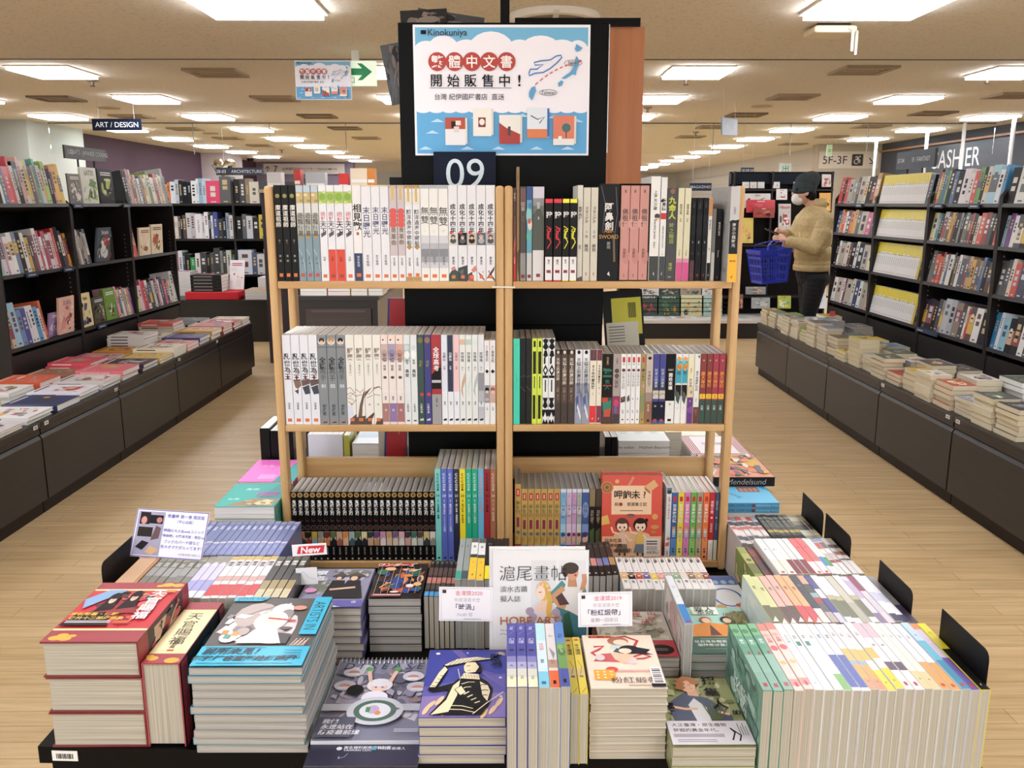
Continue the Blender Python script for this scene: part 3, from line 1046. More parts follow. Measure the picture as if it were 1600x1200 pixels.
def mark(v, c, s=.5):
 """square publisher's mark near the foot, as a band that does not span the spine"""
 a = s / 2
 return (c, [(.5 - a, v - .018), (.5 + a, v - .018), (.5 + a, v + .018), (.5 - a, v + .018)])

WHT = 'e6e6ea'
blk = S('1c1b1a', t=[('魔道祖師', .20, .78, 'e9e4da'), ('卷%', .56, .3, '8d8668'), ('香 著', .72, .34, 'a9a59a')], e=[(.5, .11, .3, .3, '8f8a4a')], p=[mark(.935, ORG)])
grb = S('7f959f', b=[(0, .07, 'b9c8d2'), (.07, .185, 'c2ad72'), (.185, .30, 'd6d6d2'), (.30, .5, 'b6b8b0')], t=[('遊龍值夏', .28, .80, '584c33'), ('日曜 著', .73, .3, '55646c')], e=[(.4, .53, .3, .22, 'bd8f3c'), (.3, .1, .25, .2, 'ded0a8'), (.7, .16, .25, .2, 'a98f4e')], l=[('a8bcc6', .1, [(.1, .66), (.6, .74), (.9, .9)])], p=[mark(.935, 'c0463c')])
grn = S(WHT, b=[(.065, .185, 'a9c24e')], e=[(.5, .12, .42, .42, '86ad35'), (.25, .18, .2, .2, 'c9d98a'), (.75, .07, .2, .2, 'cddb96')], t=[('絕對', .27, .62, 'd17f86'), ('天下', .37, .82, '2d2a2c'), ('日曜', .74, .3, '4a4648')], p=[('55555a', [(.15, .50), (.85, .47), (.8, .51), (.2, .54)]), mark(.945, ORG)])
grnred = S(WHT, b=[(.065, .185, 'a9c24e'), (.665, 1, 'd8432a')], e=[(.5, .12, .42, .42, '86ad35'), (.25, .18, .2, .2, 'c9d98a')], t=[('絕對', .27, .62, 'd17f86'), ('天下', .37, .82, '2d2a2c'), ('日曜', .74, .3, '6e1d14')], p=[('55555a', [(.15, .50), (.85, .47), (.8, .51), (.2, .54)]), mark(.945, '9b3a22')])
xjh = S('eae8e6', b=[(.705, 1, '25355c')], t=[('相見歡', .19, 1.0, '2a2628', .02), ('非天夜翔', .73, .32, 'c7cedd')], p=[('c8423d', [(.38, .485), (.66, .485), (.66, .515), (.38, .515)]), mark(.935, ORG)])
mor = S(WHT, b=[(0, .015, 'd9cf9a')], t=[('末日曙光', .22, .78, '3b456b', .015), ('非天夜翔', .72, .3, '55555c')], p=[mark(.945, ORG)])
rev = S('cbbfc2', b=[(.73, 1, WHT), (0, .03, 'b9a9ad')], e=[(.5, .27, .46, .42, 'd8554d'), (.5, .315, .46, .42, 'd8554d'), (.5, .36, .46, .42, 'd8554d'), (.5, .405, .46, .42, 'd8554d')], t=[('革命', .5, .75, '6b6136'), ('間', .44, .6, '6b6136'), ('非天夜翔', .75, .26, '55555c'), ('....', .05, .3, 'd4b25a')], l=[('d8b95e', .3, [(.5, 0), (.5, .15)])], p=[mark(.945, ORG)])
sea = S(WHT, b=[(0, .035, 'b58f4a'), (.955, 1, 'b58f4a'), (.07, .2, 'e3ddd2')], l=[('d2b05c', .26, [(.5, .02), (.5, .17)])], t=[('飄洋過海中國船', .25, .66, '4d4a44'), ('非天夜翔', .75, .28, '55555c')], p=[('b08a45', [(.5, .61), (.9, .64), (.5, .67), (.1, .64)]), mark(.935, ORG)])
wus = S('ecebe6', b=[(0, .035, 'aab2b8'), (.52, .60, 'd3d3d8'), (.60, .66, 'b6b7be'), (.66, .74, '86878f'), (.74, .80, 'a3a4ab'), (.80, .86, 'cccdd2')], t=[('無雙', .22, .98, '2c2a2d', .0), ('夢溪石', .74, .3, '6a6a72'), ('%', .46, .3, 'c9c9cc')], p=[mark(.945, ORG)])
CH = [('3e4a45', 'd8cfc6'), ('54545a', '232327'), ('2d2a28', 'c9b9a4'), ('a8a8ae', '555a66'), ('4a4347', 'b3b1b4')]

def cheng(i):
 a, b = CH[i]
 f = [[('2f4a3f', [(0, .93), (.5, .86), (1, .9), (1, 1), (0, 1)]), ('c98a84', [(.2, .86), (.6, .84), (.8, .87), (.4, .89)])],
  [('33363a', [(0, .86), (1, .83), (1, 1), (0, 1)]), ('5f6468', [(.1, .9), (.6, .87), (.5, .94)])],
  [('cf7f72', [(.4, .88), (.9, .83), (1, .89), (.6, .91)]), ('2d3a34', [(0, .93), (.5, .9), (.6, .98), (0, .99)]), ('b5564d', [(.1, .94), (.6, .93), (.7, 1), (.1, 1)])],
  [('55555a', [(.1, .9), (.5, .93), (.9, .99), (.95, 1), (.5, .97)]), ('c58a86', [(.6, .9), (.75, .89), (.7, .92)])],
  [('34302e', [(0, .98), (.5, .9), (.95, .84), (.9, .88), (.6, .93), (1, .99), (.9, 1), (.5, .95)]), ('c26a66', [(.2, .9), (.4, .88), (.4, .92)])]][i]
 return S(WHT, b=[(.49, .62, b), ], e=[(.5, .53, .26, .22, a), (.5, .575, .34, .3, a), (.5, .545, .16, .18, 'd9b9a2')], t=[('成化十四年', .19, .62, '26231f', .02), ('夢溪石', .74, .3, '55555c')], p=f + [('d0443f', [(.15, .475), (.45, .475), (.45, .505), (.15, .505)]), mark(.955, ORG, .4)])

CHS = [cheng(i) for i in range(5)]
H21 = .209
TOPL = [(blk, 11, 'black novel spine with white title', i + 1) for i in range(3)] + [(grb, 11.3, 'grey-blue novel spine with golden seals', i) for i in range(3)] + \
 [(grn, 12, 'white novel spine with green emblem'), (grnred, 12, 'green-emblem spine with orange-red foot'), (grnred, 14, 'green-emblem spine with orange-red foot'), (grn, 13, 'white novel spine with green emblem'),
 (xjh, 13.5, 'white spine with navy foot'), (mor, 15, 'white spine with indigo title'), (mor, 13.5, 'white spine with indigo title'), (mor, 13.5, 'white spine with indigo title'),
 (rev, 12.3, 'pinkish spine with red title discs'), (rev, 11.5, 'pinkish spine with red title discs'), (sea, 11.7, 'white spine with ochre ends'), (sea, 11.9, 'white spine with ochre ends'),
 (wus, 13.3, 'white spine with grey ink wash', '一'), (wus, 14, 'white spine with grey ink wash', '二'), (wus, 15, 'white spine with grey ink wash', '四')] + \
 [(CHS[i], 14.3, ['white spine with dark green leaves', 'white spine with dark grey flowers', 'white spine with red blossoms', 'white spine with thin grey twigs', 'white spine with black plum branch'][i]) for i in range(5)]

ORDP = lambda n: ORD[n]

def fill_row(items, xa, xb, yf, z, tail, group, d=.148, gap=.0005, back=False, h=H21):
 tot = sum(i[1] for i in items)
 k = (xb - xa - gap * (len(items) + 1)) / tot
 x = xa + gap
 for n, it in enumerate(items):
  sp, wt, desc = it[0], it[1], it[2]
  vol = it[3] if len(it) > 3 else 0
  o = it[4] if len(it) > 4 else {}
  w = wt * k
  pos = n if not back else len(items) - 1 - n
  book(sp, T(x, yf + o.get('dy', 0), z + .0003), w, o.get('h', h), o.get('d', d), '%s, %s %s' % (desc, ORD[pos], tail), group, vol, o.get('pg', 'white'), name=o.get('name', 'book'), side=o.get('side'), hard=o.get('hard', False))
  x += w + gap

def XZ(px, py, y):
 return PY(px, py, y).x

YF = 1.937
LA, LBX = RK[0][0] + .0195, RK[0][1] - .0195
RA, RBX = RK[1][0] + .0195, RK[1][1] - .0195
fill_row(TOPL, LA, LBX, YF, 1.33, 'from outer post, top shelf under the plaque', 'novels on the top shelf under the plaque')

# --- middle shelf of the same rack
lsw = S('e3e4ea', t=[('亂世為王', .20, .80, '2b282b', .015), ('顧雪柔', .75, .28, '66666c')], p=[('cf453f', [(.38, .455), (.66, .455), (.66, .487), (.38, .487)]), mark(.95, ORG)])
lsw2 = S('e3e4ea', t=lsw['t'], p=[('7d6354', [(.1, .5), (.9, .49), (1, .56), (.6, .6), (.3, .58)]), ('3c3f48', [(.2, .62), (.7, .6), (.6, .66)])] + lsw['p'])
lsw3 = S('e3e4ea', t=lsw['t'], p=[('5d4a44', [(0, .5), (1, .49), (1, .54), (.1, .57)]), ('343a48', [(.1, .58), (.9, .55), (1, .65), (.4, .66)])] + lsw['p'])
qz = lambda hc: S('84898c', b=[(.13, .14, '5d6367')], e=[(.5, .07, .4, .4, 'e9e2da'), (.5, .06, .33, .3, hc), (.5, .085, .2, .22, 'e2bfa5')], t=[('全職', .24, .74, '2a2c2e', .02), ('高手', .36, .74, '3d4043', .0), ('0%', .565, .52, 'eceff0', 'h'), ('蝴蝶藍', .77, .42, '3b3e41')], p=[('c86a34', [(.4, .95), (.8, .945), (.8, .955), (.4, .96)]), ('333333', [(.3, .97), (.75, .965), (.75, .98), (.3, .985)])])
qz1, qz2, qz3 = qz('3a2320'), qz('b98d5a'), qz('25242b')
jy = lambda q: S('e9e6dc', t=[('解藥', .14, .72, '7a6652', .015), ('〜毒舌天天〜', .30, .27, '9a948a'), ('沐', .76, .28, '66666c')], l=[('7b3038', .06, l) for l in q[0]], p=q[1] + [mark(.945, ORG)])
jy1 = jy(([[(0, .6), (.4, .58), (.9, .64), (.3, .68), (.8, .73), (.1, .70)], [(0, .66), (.5, .64), (1, .68)], [(.1, .74), (.6, .77), (1, .72)]], [('d7dbe6', [(0, .78), (.6, .8), (.8, 1), (0, 1)]), ('51423a', [(.4, .93), (1, .88), (1, 1), (.2, 1)])]))
jy2 = jy(([[(0, .6), (.5, .64), (.9, .6)], [(0, .68), (.6, .66), (1, .7)]], [('6b5343', [(.9, .62), (1, .66), (.7, .8), (.6, .95), (.1, .95), (.4, .78)]), ('4c3d36', [(0, .92), (1, .9), (1, 1), (0, 1)])]))
jy3 = jy(([[(0, .62), (.5, .66), (1, .6)], [(.2, .7), (.9, .67)]], [('6b5343', [(0, .64), (.5, .6), (.9, .575), (.5, .62), (0, .69)]), ('4c3d36', [(0, .94), (.5, .9), (1, .86), (1, .89), (.7, .95), (.7, 1), (0, 1)])]))
jy4 = jy(([[(0, .6), (.5, .57), (1, .6)], [(0, .66), (.8, .67)]], [('6b5343', [(0, .585), (.8, .57), (.9, .575), (0, .6)]), ('4c3d36', [(.3, .95), (1, .93), (1, 1), (.1, 1)])]))
hs = lambda a, b, c: S('eadfd8', b=[(0, .06, 'f0d6c8'), (.10, .28, a), (.62, .64, 'e9e4e0'), (.76, .97, b), (.97, 1, 'e2cfcf')], e=[(.5, .2, .45, .5, c), (.5, .47, .25, .2, '4d4346'), (.35, .055, .12, .1, '2b2828')], t=[('灰燼', .2, .62, '4a3f42'), ('怪談', .33, .4, '55494c'), ('譯者', .68, .28, '55494c'), ('高', .82, .4, 'd8cdd4')])
hs1, hs2, hs3 = hs('c9b2ac', 'a8766e', 'b89c98'), hs('a49ab4', '8b6fa0', '8d84a6'), hs('d3a596', 'a46a68', 'c48f84')
wm = lambda c: S('dfe3e2', b=[(.1, .3, c)], e=[(.5, .14, .35, .4, 'cdd8d4'), (.5, .22, .4, .6, 'eef1f0')], t=[('無相', .27, .38, '4a5250'), ('長安', .38, .62, '1f2424', .02), ('九鷺非香', .76, .34, '55595a')], p=[('3a3c3e', [(.3, .95), (.75, .95), (.75, .965), (.3, .965)])])
wm1, wm2 = wm('b8c6c0'), wm('e0e4e4')
dg = lambda c, e: S(c, e=[(.5, .06, .4, .45, e), (.6, .66, .28, .28, 'c23b34')], t=[('和離', .28, .5, '8f8a55'), ('九鷺非香', .76, .38, 'd8dad4')], p=[('c9cfcb', [(.25, .94), (.8, .93), (.8, .955), (.25, .96)])])
dg1, dg2 = dg('2f4642', '6b6a3c'), dg('35357a', '8f6a3c')
gk = S('a5242c', b=[(.36, .60, '1e1c1d'), (.60, .66, 'a5242c'), (.66, 1, '9b9b9c'), (.50, .53, 'b9bcc0')], t=[('全球高考', .13, .62, 'f0ecec', .02), ('木蘇里 著', .69, .2, '4a4a4c')], p=[('a5242c', [(0, .36), (1, .36), (1, .33), (.2, .42), (0, .44)])])
xm = lambda c, f: S('e8eaee', b=[(0, .63, c)], t=[('仙魔劫', .19, .52, f), ('白蓮', .34, .34, f), ('雷恩', .74, .32, '55595e')], p=[('2a2c30', [(.25, .94), (.8, .93), (.8, .955), (.25, .96)])])
xm1, xm2, xm3 = xm('dfe3ee', '55586a'), xm('1f2444', 'dfe2ee'), xm('efc4c4', '8a5a62')
fq = lambda c, q: S('e4e6e2', b=[(.05, .11, c)], t=[('焚情熾', .19, .55, '4f5a56'), ('焚心', .35, .34, '7a8480'), ('雷恩', .74, .32, '55595e')], p=[(q, [(.9, .42), (1, .5), (.5, .6), (.6, .7), (.2, .62), (.4, .52)]), ('2a2c30', [(.25, .94), (.8, .93), (.8, .955), (.25, .96)])])
fq1, fq2, fq3 = fq('d9b79a', 'cda58a'), fq('b9cfc6', 'cfe0d6'), fq('dfe3e4', 'b7bdc0')
fq4 = S('dfe1e4', b=[(.42, .62, '8f8f96'), (.62, .75, 'b4b5ba'), (.8, .95, 'b9bac2')], t=fq1['t'], p=fq1['p'][1:])
gc = lambda c, d: S('e9e7e6', b=[(.53, .74, d)], e=[(.5, .58, .38, .4, c), (.5, .61, .28, .3, 'e3c3ae'), (.5, .7, .4, .3, 'c9a79a')], t=[('長公主', .06, .4, 'b9a9a9'), ('高昌王妃', .12, .5, '55484a'), ('瀟湘', .79, .3, '55484a')], p=[('1a1a1c', [(.5, .34), (.85, .365), (.5, .39), (.15, .365)])])
gc1, gc2 = gc('241f22', '8a8c98'), gc('8c5f48', 'd3a79a')
MIDL = [(lsw, 13.5, 'white novel with red seal'), (lsw2, 14, 'white novel with brown robe picture'), (lsw3, 13.5, 'white novel with dark robe picture'), (lsw3, 14, 'white novel with dark robe picture'),
  (qz1, 14.5, 'grey novel volume with portrait disc', 1), (qz2, 15, 'grey novel volume with portrait disc', 2), (qz3, 14, 'grey novel volume with portrait disc', 3),
  (jy1, 14, 'cream novel with crimson loops'), (jy2, 14.3, 'cream novel with brown tree trunk'), (jy3, 14, 'cream novel with brown branch'), (jy4, 13, 'cream novel with dark roots'),
  (hs1, 11.3, 'rosy grey patterned novel'), (hs2, 12, 'violet grey patterned novel'), (hs3, 12, 'pink grey patterned novel'), (wm1, 10.5, 'white novel with pale green clouds'), (wm2, 10.5, 'plain white novel'),
  (dg1, 10.7, 'dark green novel with red dot'), (dg2, 11, 'indigo novel with red dot'), (gk, 15.8, 'thick red, black and grey novel'), (xm1, 9.5, 'slim white novel'), (xm2, 9.3, 'slim navy and white novel'), (xm3, 9.3, 'slim pink and white novel'),
  (fq1, 9.6, 'slim cream swirl novel'), (fq2, 9.9, 'slim pale green novel'), (fq3, 9.4, 'slim white swirl novel'), (fq4, 9.6, 'slim misty grey novel'),
  (gc1, 8.5, 'small white portrait novel', 0, {'h': .196}), (gc2, 9.3, 'small white portrait novel', 0, {'h': .196})]
fill_row(MIDL, LA, LBX, YF, 1.0, 'from outer post, middle shelf under the plaque', 'novels on the middle shelf under the plaque')

# --- lower shelf: 23 black manga volumes, then 10 tall magazines
GOLD = 'b9904a'
PATCH = [('c8784a', '2e4a44'), ('c8784a', '2e4a44'), ('2a2422', 'b34a3c'), ('d8b33a', '9fc3d8'), ('8a8f8a', 'c89a6a'), ('6b2a24', 'c47a4a'), ('5a6a3c', '232423'), ('c7a58a', '9a5a4a'), ('d8864a', 'd9b089'), ('9fb4b8', '3c5a6a'), ('4a6a44', '1f2a2a'), ('e2d3a0', '2b2b2b'),
  ('2f3438', 'c2a184'), ('6a3f6a', 'b98a6a'), ('c48ab0', 'd9d4d8'), ('b9956a', 'd3b596'), ('6f5a86', 'd8c3b8'), ('d9a9b6', 'd9d6d4'), ('3a2b34', 'c99a92'), ('3c6a5a', 'cfd6cc'), ('55433a', 'b9beb8'), ('c6b878', '343434'), ('d8d4cc', '8a8a86')]
KVOL = [1, 1, 2, 3, 4, 5, 6, 7, 8, 9, 10, 11, 12, 13, 14, 15, 16, 17, 18, 19, 20, 21, 22]
lowl = []
for i, v in enumerate(KVOL):
 a, b = PATCH[i]
 sp = S('131212', b=[(.575, .78, 'c9b8a4')], t=[('鬼滅之刃', .115, .66, 'eeeae4', .03), (str(v), .515, .5 if v < 10 else .44, 'a3383c', 'h'), ('吾峠呼世晴', .80, .26, 'b9b5ae'), ('集', .955, .34, 'd8d5cf')],
  e=[(.5, .045, .42, .42, GOLD), (.5, .045, .24, .24, '5a4423'), (.45, .405, .3, .3, '6d2b2d'), (.5, .395, .26, .26, '131212'), (.5, .515, .46, .42, '8e7f74'), (.5, .515, .40, .37, '161313')],
  p=[(a, [(0.04, .58), (.96, .58), (.96, .64), (.55, .69), (.04, .66)]), (b, [(0.04, .72), (.5, .66), (.96, .70), (.96, .78), (.04, .78)])], r=.3)
 lowl.append((sp, 9.87, 'black manga spine with gold crest', v))
for v, c, f, l in ((19, '7ed0cb', '1d2a2c', 'aqua'), (20, '5a6bc0', 'e6e9f4', 'violet-blue'), (20, '5a6bc0', 'e6e9f4', 'violet-blue'), (21, '272a40', 'e9ebf2', 'navy'), (22, 'f1dd2e', '2a2a22', 'yellow'), (23, '23aa85', 'd6f0e6', 'green'), (23, '23aa85', 'd6f0e6', 'green'), (24, '6bb3d6', 'd98a8a', 'sky blue'), (25, '9c2531', '2c1518', 'maroon'), (26, 'a0694a', 'e2cbb6', 'brown')):
 sub = {19: '女性景圖、寶藏', 20: '臺灣正是時！2020大回顧', 21: '戀愛本事・漫畫搞定', 22: '我們反抗，所以存在', 23: '夢想漫遊♡愛與成長', 24: '正青春記', 25: '台灣妖事', 26: '下一週，敢抗漫畫'}[v]
 sp = S(c, t=[('CCC', .04, .60, f, .03), ('創作集', .155, .42, f, .02), (str(v), .285, .62, f, 'h'), ('特集', .325, .22, f), (sub, .37, .38, f, .015)], p=[('2a2a2a', [(.3, .955), (.7, .955), (.7, .975), (.3, .975)])])
 lowl.append((sp, 9.6, 'tall %s magazine spine' % l, v, {'h': .229, 'd': .170, 'name': 'magazine'}))
# heights of the two runs differ
lowl = [it if len(it) > 4 else it + ({'h': .172, 'd': .112, 'dy': .004, 'pg': 'grey', 'name': 'manga_volume'},) for it in lowl]
fill_row(lowl, LA, LBX, YF, .663, 'from outer post, lowest shelf under the plaque', 'manga and magazines on the lowest shelf under the plaque')

# --- the other rack, top shelf (each book placed by its own edges)
def art_side(cols, seed, n=14, base=None):
 def f(p, w, h):
  rnd = random.Random(seed)
  if base:
   p.rect(.001, .001, w - .001, h - .001, base)
  blobs(p, .002, .002, w - .002, h - .002, cols, n, rnd, .3)
 return f

def barcode(p, w, h):
 p.rect(.02, h * .82, .055, h * .95, 'e9e7e2')
 for k in range(7):
  p.rect(.023 + k * .004, h * .84, .025 + k * .004, h * .93, '2c2c2c')

r_mag = S('55352f', b=[(0, .3, '4a2c2c'), (.3, .55, '6d3a36'), (.55, .72, 'a0382f'), (.72, 1, 'c3262c')], t=[('代王風上', .05, .7, 'c9b9b0'), ('東立獨家典藏版', .74, .34, 'f0dedb')], l=[('d8b0a8', .06, [(.1, .7), (.9, .58)]), ('d8b0a8', .06, [(0, .66), (.8, .52)])])
gold = S('8a6f45', t=[('‧長安狂想曲', .05, .4, '5a4629'), ('丁', .45, .5, '4a3820')], p=[('4d3a22', [(.1, .75), (.9, .72), (.8, .95), (.3, .9)])], r=.25)
brn = S('4a3b39', b=[(.02, .2, '6a4a4a'), (.70, 1, '8f8b86')], t=[('狂草', .16, .75, 'b5a7a0'), ('一二', .3, .5, '8d807a')], p=[mark(.95, '7d2328', .6)])
blu = S('5f9fb8', b=[(.7, 1, 'c8c7c4'), (0, .14, '2f4b8c')], e=[(.4, .3, .5, 1.5, '8cc7c4'), (.6, .4, .4, 1, 'd8d3c0'), (.5, .36, .3, .5, 'c8563f'), (.4, .52, .45, .9, '5fae9a'), (.6, .2, .35, .6, '3f7fae')], p=[mark(.95, '7d2328', .6)])
lnd = S('6d6f68', b=[(0, .12, 'cfcbd8'), (.12, .2, '8f8f92'), (.67, 1, 'dedcda')], t=[('狂草', .16, .3, 'd6d6d2'), ('3', .33, .3, 'e8e8e4', 'h')], p=[('4c5046', [(0, .3), (.6, .2), (1, .34), (1, .67), (0, .67)]), mark(.94, '8f2a30', .34)])
hunt_r = S('1b1a1a', b=[(0, .05, 'e0263f'), (.70, .985, 'e9e7e6'), (.985, 1, 'd8304a')], t=[('狩', .15, .85, 'e9e6e2', .02), ('Goul', .42, .72, 'd8232f', 'r'), ('龍式', .73, .32, '55504e')], p=[mark(.88, '8f2a30', .55)], l=[('d8232f', .12, [(.2, .33), (.8, .36), (.3, .44), (.8, .52), (.3, .6)])])
hunt_y = S('1b1a1a', b=[(0, .05, 'f1ea3f'), (.70, .985, 'e9e7e6'), (.985, 1, 'eee05a')], t=[('狩', .15, .85, 'e9e6e2', .02), ('Goul', .42, .72, 'eee634', 'r'), ('龍式', .73, .32, '55504e')], p=[mark(.88, '8f2a30', .55)], l=[('eee634', .12, [(.2, .33), (.8, .36), (.3, .44), (.8, .52), (.3, .6)])])
cre = S('dad5c6', t=[('——', .08, .2, '8f8a7d'), ('刺客列傳', .22, .62, '2e2b27', .02), ('鄭問', .62, .4, '5a554a')], p=[('5a4a48', [(.1, .97), (1, .95), (1, 1), (0, 1)])])
cr1 = S('d2cdbd', t=[('漫畫大霹靂', .2, .46, '8a8577'), ('%', .47, .5, '4a463c', 'h'), ('合', .5, .5, '6a6558'), ('鄭問', .6, .55, '5a554a')], p=[('8f3a34', [(.4, .92), (.6, .9), (.5, .95)])])
abi = S('1e1e20', t=[('阿鼻劍', .19, .44, 'e3e0da', .02), ('ABI-', .48, .26, 'b9863f', 'h'), ('SWORD', .54, .26, 'b9863f', 'h'), ('鄭問', .59, .18, '9a9894')], l=[('4a4a50', .04, [(.1, .02), (.3, .2), (.2, .5)]), ('5a5a60', .03, [(.8, .03), (.9, .3), (.75, .6)]), ('6b5a3a', .1, [(.75, .55), (.8, .8)])], p=[('d8d4cc', [(.45, .93), (.55, .9), (.6, .95)])], r=.18)
bud = S('c78e84', t=[('8', .06, .45, '3a2c2a', 'h'), ('佛祖傳', .24, .66, '35241f', .01), ('高寶彩', .66, .34, '7a4a44'), ('2', .95, .4, '8a3a38', 'h')], e=[(.3, .4, .5, .6, 'cd988e'), (.7, .75, .4, .8, 'c0847a')])
sha = S('e9e8e4', b=[(.76, 1, '2f332f')], t=[('上海大少爺', .13, .4, '2a2a2a'), ('Shanghai Junior', .5, .34, '3a3a3a', 'r'), ('商略文', .62, .22, '77736a')], e=[(.72, .375, .28, .26, '3a2d28'), (.72, .405, .16, .16, 'e0bfa4')], p=[('d8d4cc', [(.45, .93), (.55, .91), (.6, .95)])])
han = S('e6e5e2', b=[(.34, .40, 'c3262c'), (.76, 1, '33373a')], t=[('韓男孩', .2, .66, '1c1c1e', .03), ('HSIEN BOY PIRATE TOWN', .57, .3, '2c2c2e', 'r'), ('1', .74, .45, '1c1c1e', 'h')], e=[(.2, .225, .2, .2, '1c1c1e')], p=[('c9c6bf', [(.4, .93), (.6, .91), (.5, .95)])])
jiu = S('3a3b3c', t=[('九命人', .09, .72, 'c6cf2e', .03), ('時之輪迴', .37, .5, '9aa54a', .01), ('常勝', .80, .4, 'a9b45a')], e=[(.5, .035, .24, .24, '8a5a3c')], p=[('8a8a86', [(.3, .95), (.6, .95), (.6, .965), (.3, .965)])])
ble = S('d9d4b4', b=[(.755, .80, 'cf8aa6'), (.80, 1, 'd14b8c')], t=[('異常出版', .17, .4, '5a5a3f', .02), ('寂静', .32, .3, '8a8868'), ('小山愛子', .66, .26, '66643f')])
bk3 = S('1a1a1b', t=[('黑白電影', .05, .28, '55565a'), ('%', .53, .55, 'd9dadb', 'h'), ('人', .65, .5, '4a4b4e')], b=[(.2, .45, '222326')], p=[('8f2e2a', [(.3, .93), (.7, .91), (.5, .95)])])
bk1 = S('1a1a1b', b=[(.2, .45, '222326'), (.75, 1, '4a2024')], t=bk3['t'], p=bk3['p'])
orw = S('dcd9d2', b=[(0, .215, 'c68648'), (.78, 1, '151516')], t=[('雲台樹海記', .26, .5, '3a3a38'), ('曹澤', .6, .3, '66635c')], p=[('d8d4cc', [(.4, .93), (.6, .91), (.5, .95)])])
gth = S('8f8c86', b=[(0, .6, '6a6864'), (.6, 1, 'b9b6b0')])
blw = S('141415', t=[('唯有疾行唯有', .18, .4, 'c9c8c4', .01), ('Sadness', .62, .4, 'a9a8a4', 'r')], p=[('8f2e2a', [(.4, .95), (.6, .93), (.5, .97)])])
nan = S('c3c3c2', b=[(.355, .70, '26262a'), (.70, 1, 'f0b41e')], t=[('愛慢跑', .21, .26, '8a6a86'), ('南方小鎮時光', .375, .42, 'cfcdc6', .01), ('MOM', .775, .26, '8a6414', 'h')], p=[('3a2a14', [(.4, .95), (.6, .92), (.5, .96)]), ('26262a', [(0, .36), (.3, .345), (.6, .35), (1, .34), (1, .37), (0, .38)])])

TOPR = [(r_mag, 802, 806.6, .203, .15, 'dark red magazine spine'), (gold, 807.0, 811.8, .248, .14, 'tall thin gilt spine'), (brn, 812.3, 822, .206, .15, 'brown-grey magazine spine'), (blu, 822.6, 831.4, .206, .15, 'aqua picture magazine spine'),
  (lnd, 831.9, 850, .206, .15, 'wide grey landscape spine'), (cre, 901.2, 909.6, .209, .15, 'cream spine with brush title'), (cr1, 910, 921.3, .204, .15, 'cream numbered spine', 1), (cr1, 921.7, 933, .204, .15, 'cream numbered spine', 2),
  (abi, 934, 966, .212, .165, 'wide black spine with brush title')]
n = 0
tail = '%s from centre post, top shelf beside plaque'
for it in TOPR:
 sp, a, b, h, d, desc = it[:6]
 xa, xb = XZ(a, 437, YF), XZ(b, 437, YF)
 book(sp, T(xa, YF + .004, 1.3303), xb - xa - .0004, h, d, '%s, %s' % (desc, tail % ORD[n]), 'books on the top shelf beside the plaque', it[6] if len(it) > 6 else 0, 'grey', side=(0, art_side(['d8d5cc', 'b9b6ae', 'c9c2b4'], 3, 6, 'cfcbc0')) if sp is cre else None)
 n += 1
# four small black manga standing in front
for k, (sp, a, b) in enumerate(((hunt_r, 851, 863), (hunt_r, 864, 877), (hunt_y, 877.6, 888.6), (hunt_y, 889, 900.5))):
 xa, xb = XZ(a, 440, YF - .001), XZ(b, 440, YF - .001)
 c = 'red' if k < 2 else 'yellow'
 book(sp, T(xa, YF - .005, 1.3303), xb - xa - .0004, .180, .125, 'small black manga with %s head band, %s of the pulled-forward four' % (c, ORD[k]), 'small black manga pulled forward on the shelf edge', k, 'grey', name='manga_volume')
# slipcased set of three pink volumes
xa, xb = XZ(966.5, 437, YF), XZ(1012.8, 437, YF)
cs = empty('slipcase', (xa, YF + .004, 1.3303), 'dark slipcase around three dusty pink volumes', 'slipcase')
w, h = xb - xa, .2125
MB().box((0, 0, 0), (.0012, .15, h), M('2a2422')).box((w - .0012, 0, 0), (w, .15, h), M('2a2422')).box((.0012, 0, h - .0012), (w - .0012, .15, h), M('2a2422')).box((.0012, .149, 0), (w - .0012, .15, h - .0012), M('2a2422')).box((.0012, 0, 0), (w - .0012, .149, .0012), M('2a2422')).build('case_shell', cs)
MB().box((w, .0, 0), (w + .0006, .09, .055), M('dcd9d4')).build('paper_band', cs)
for k in range(3):
 bw = (w - .0032) / 3
 book(bud, T(xa + .0016 + k * bw, YF + .005, 1.3322), bw - .0008, .2065, .14, 'dusty pink volume in the slipcase, %s from its inner side' % ORD[k], 'pink volumes in the slipcase', k, 'grey')
TOPR2 = [(sha, 1013.3, 1028.4, .228, .15, 'tall white spine with dark foot', 'l'), (han, 1029, 1038.6, .226, .15, 'tall white spine with red block'), (jiu, 1039, 1055, .203, .15, 'dark grey spine with lime title'), (ble, 1055.5, 1065.4, .203, .148, 'cream spine with pink foot'), (ble, 1065.8, 1076, .203, .148, 'cream spine with pink foot'),
  (bk1, 1076.5, 1084.5, .182, .13, 'black numbered spine with dull red foot', 1), (bk3, 1085, 1094.6, .182, .13, 'black numbered spine', 2), (bk3, 1095, 1103, .182, .13, 'black numbered spine', 3), (orw, 1103.4, 1109.6, .182, .13, 'orange-headed white spine'), (gth, 1110, 1116, .158, .12, 'thin grey spine'),
  (blw, 1116.5, 1125.3, .158, .07, 'short black spine with white script')]
for it in TOPR2:
 sp, a, b, h, d, desc = it[:6]
 xa, xb = XZ(a, 437, YF), XZ(b, 437, YF)
 n += 1
 book(sp, T(xa, YF + .004, 1.3303), xb - xa - .0004, h, d, '%s, %s' % (desc, tail % ORD[n]), 'books on the top shelf beside the plaque', it[6] if len(it) > 6 and it[6] != 'l' else 0, 'grey', side=(0, barcode) if sp is sha else None)
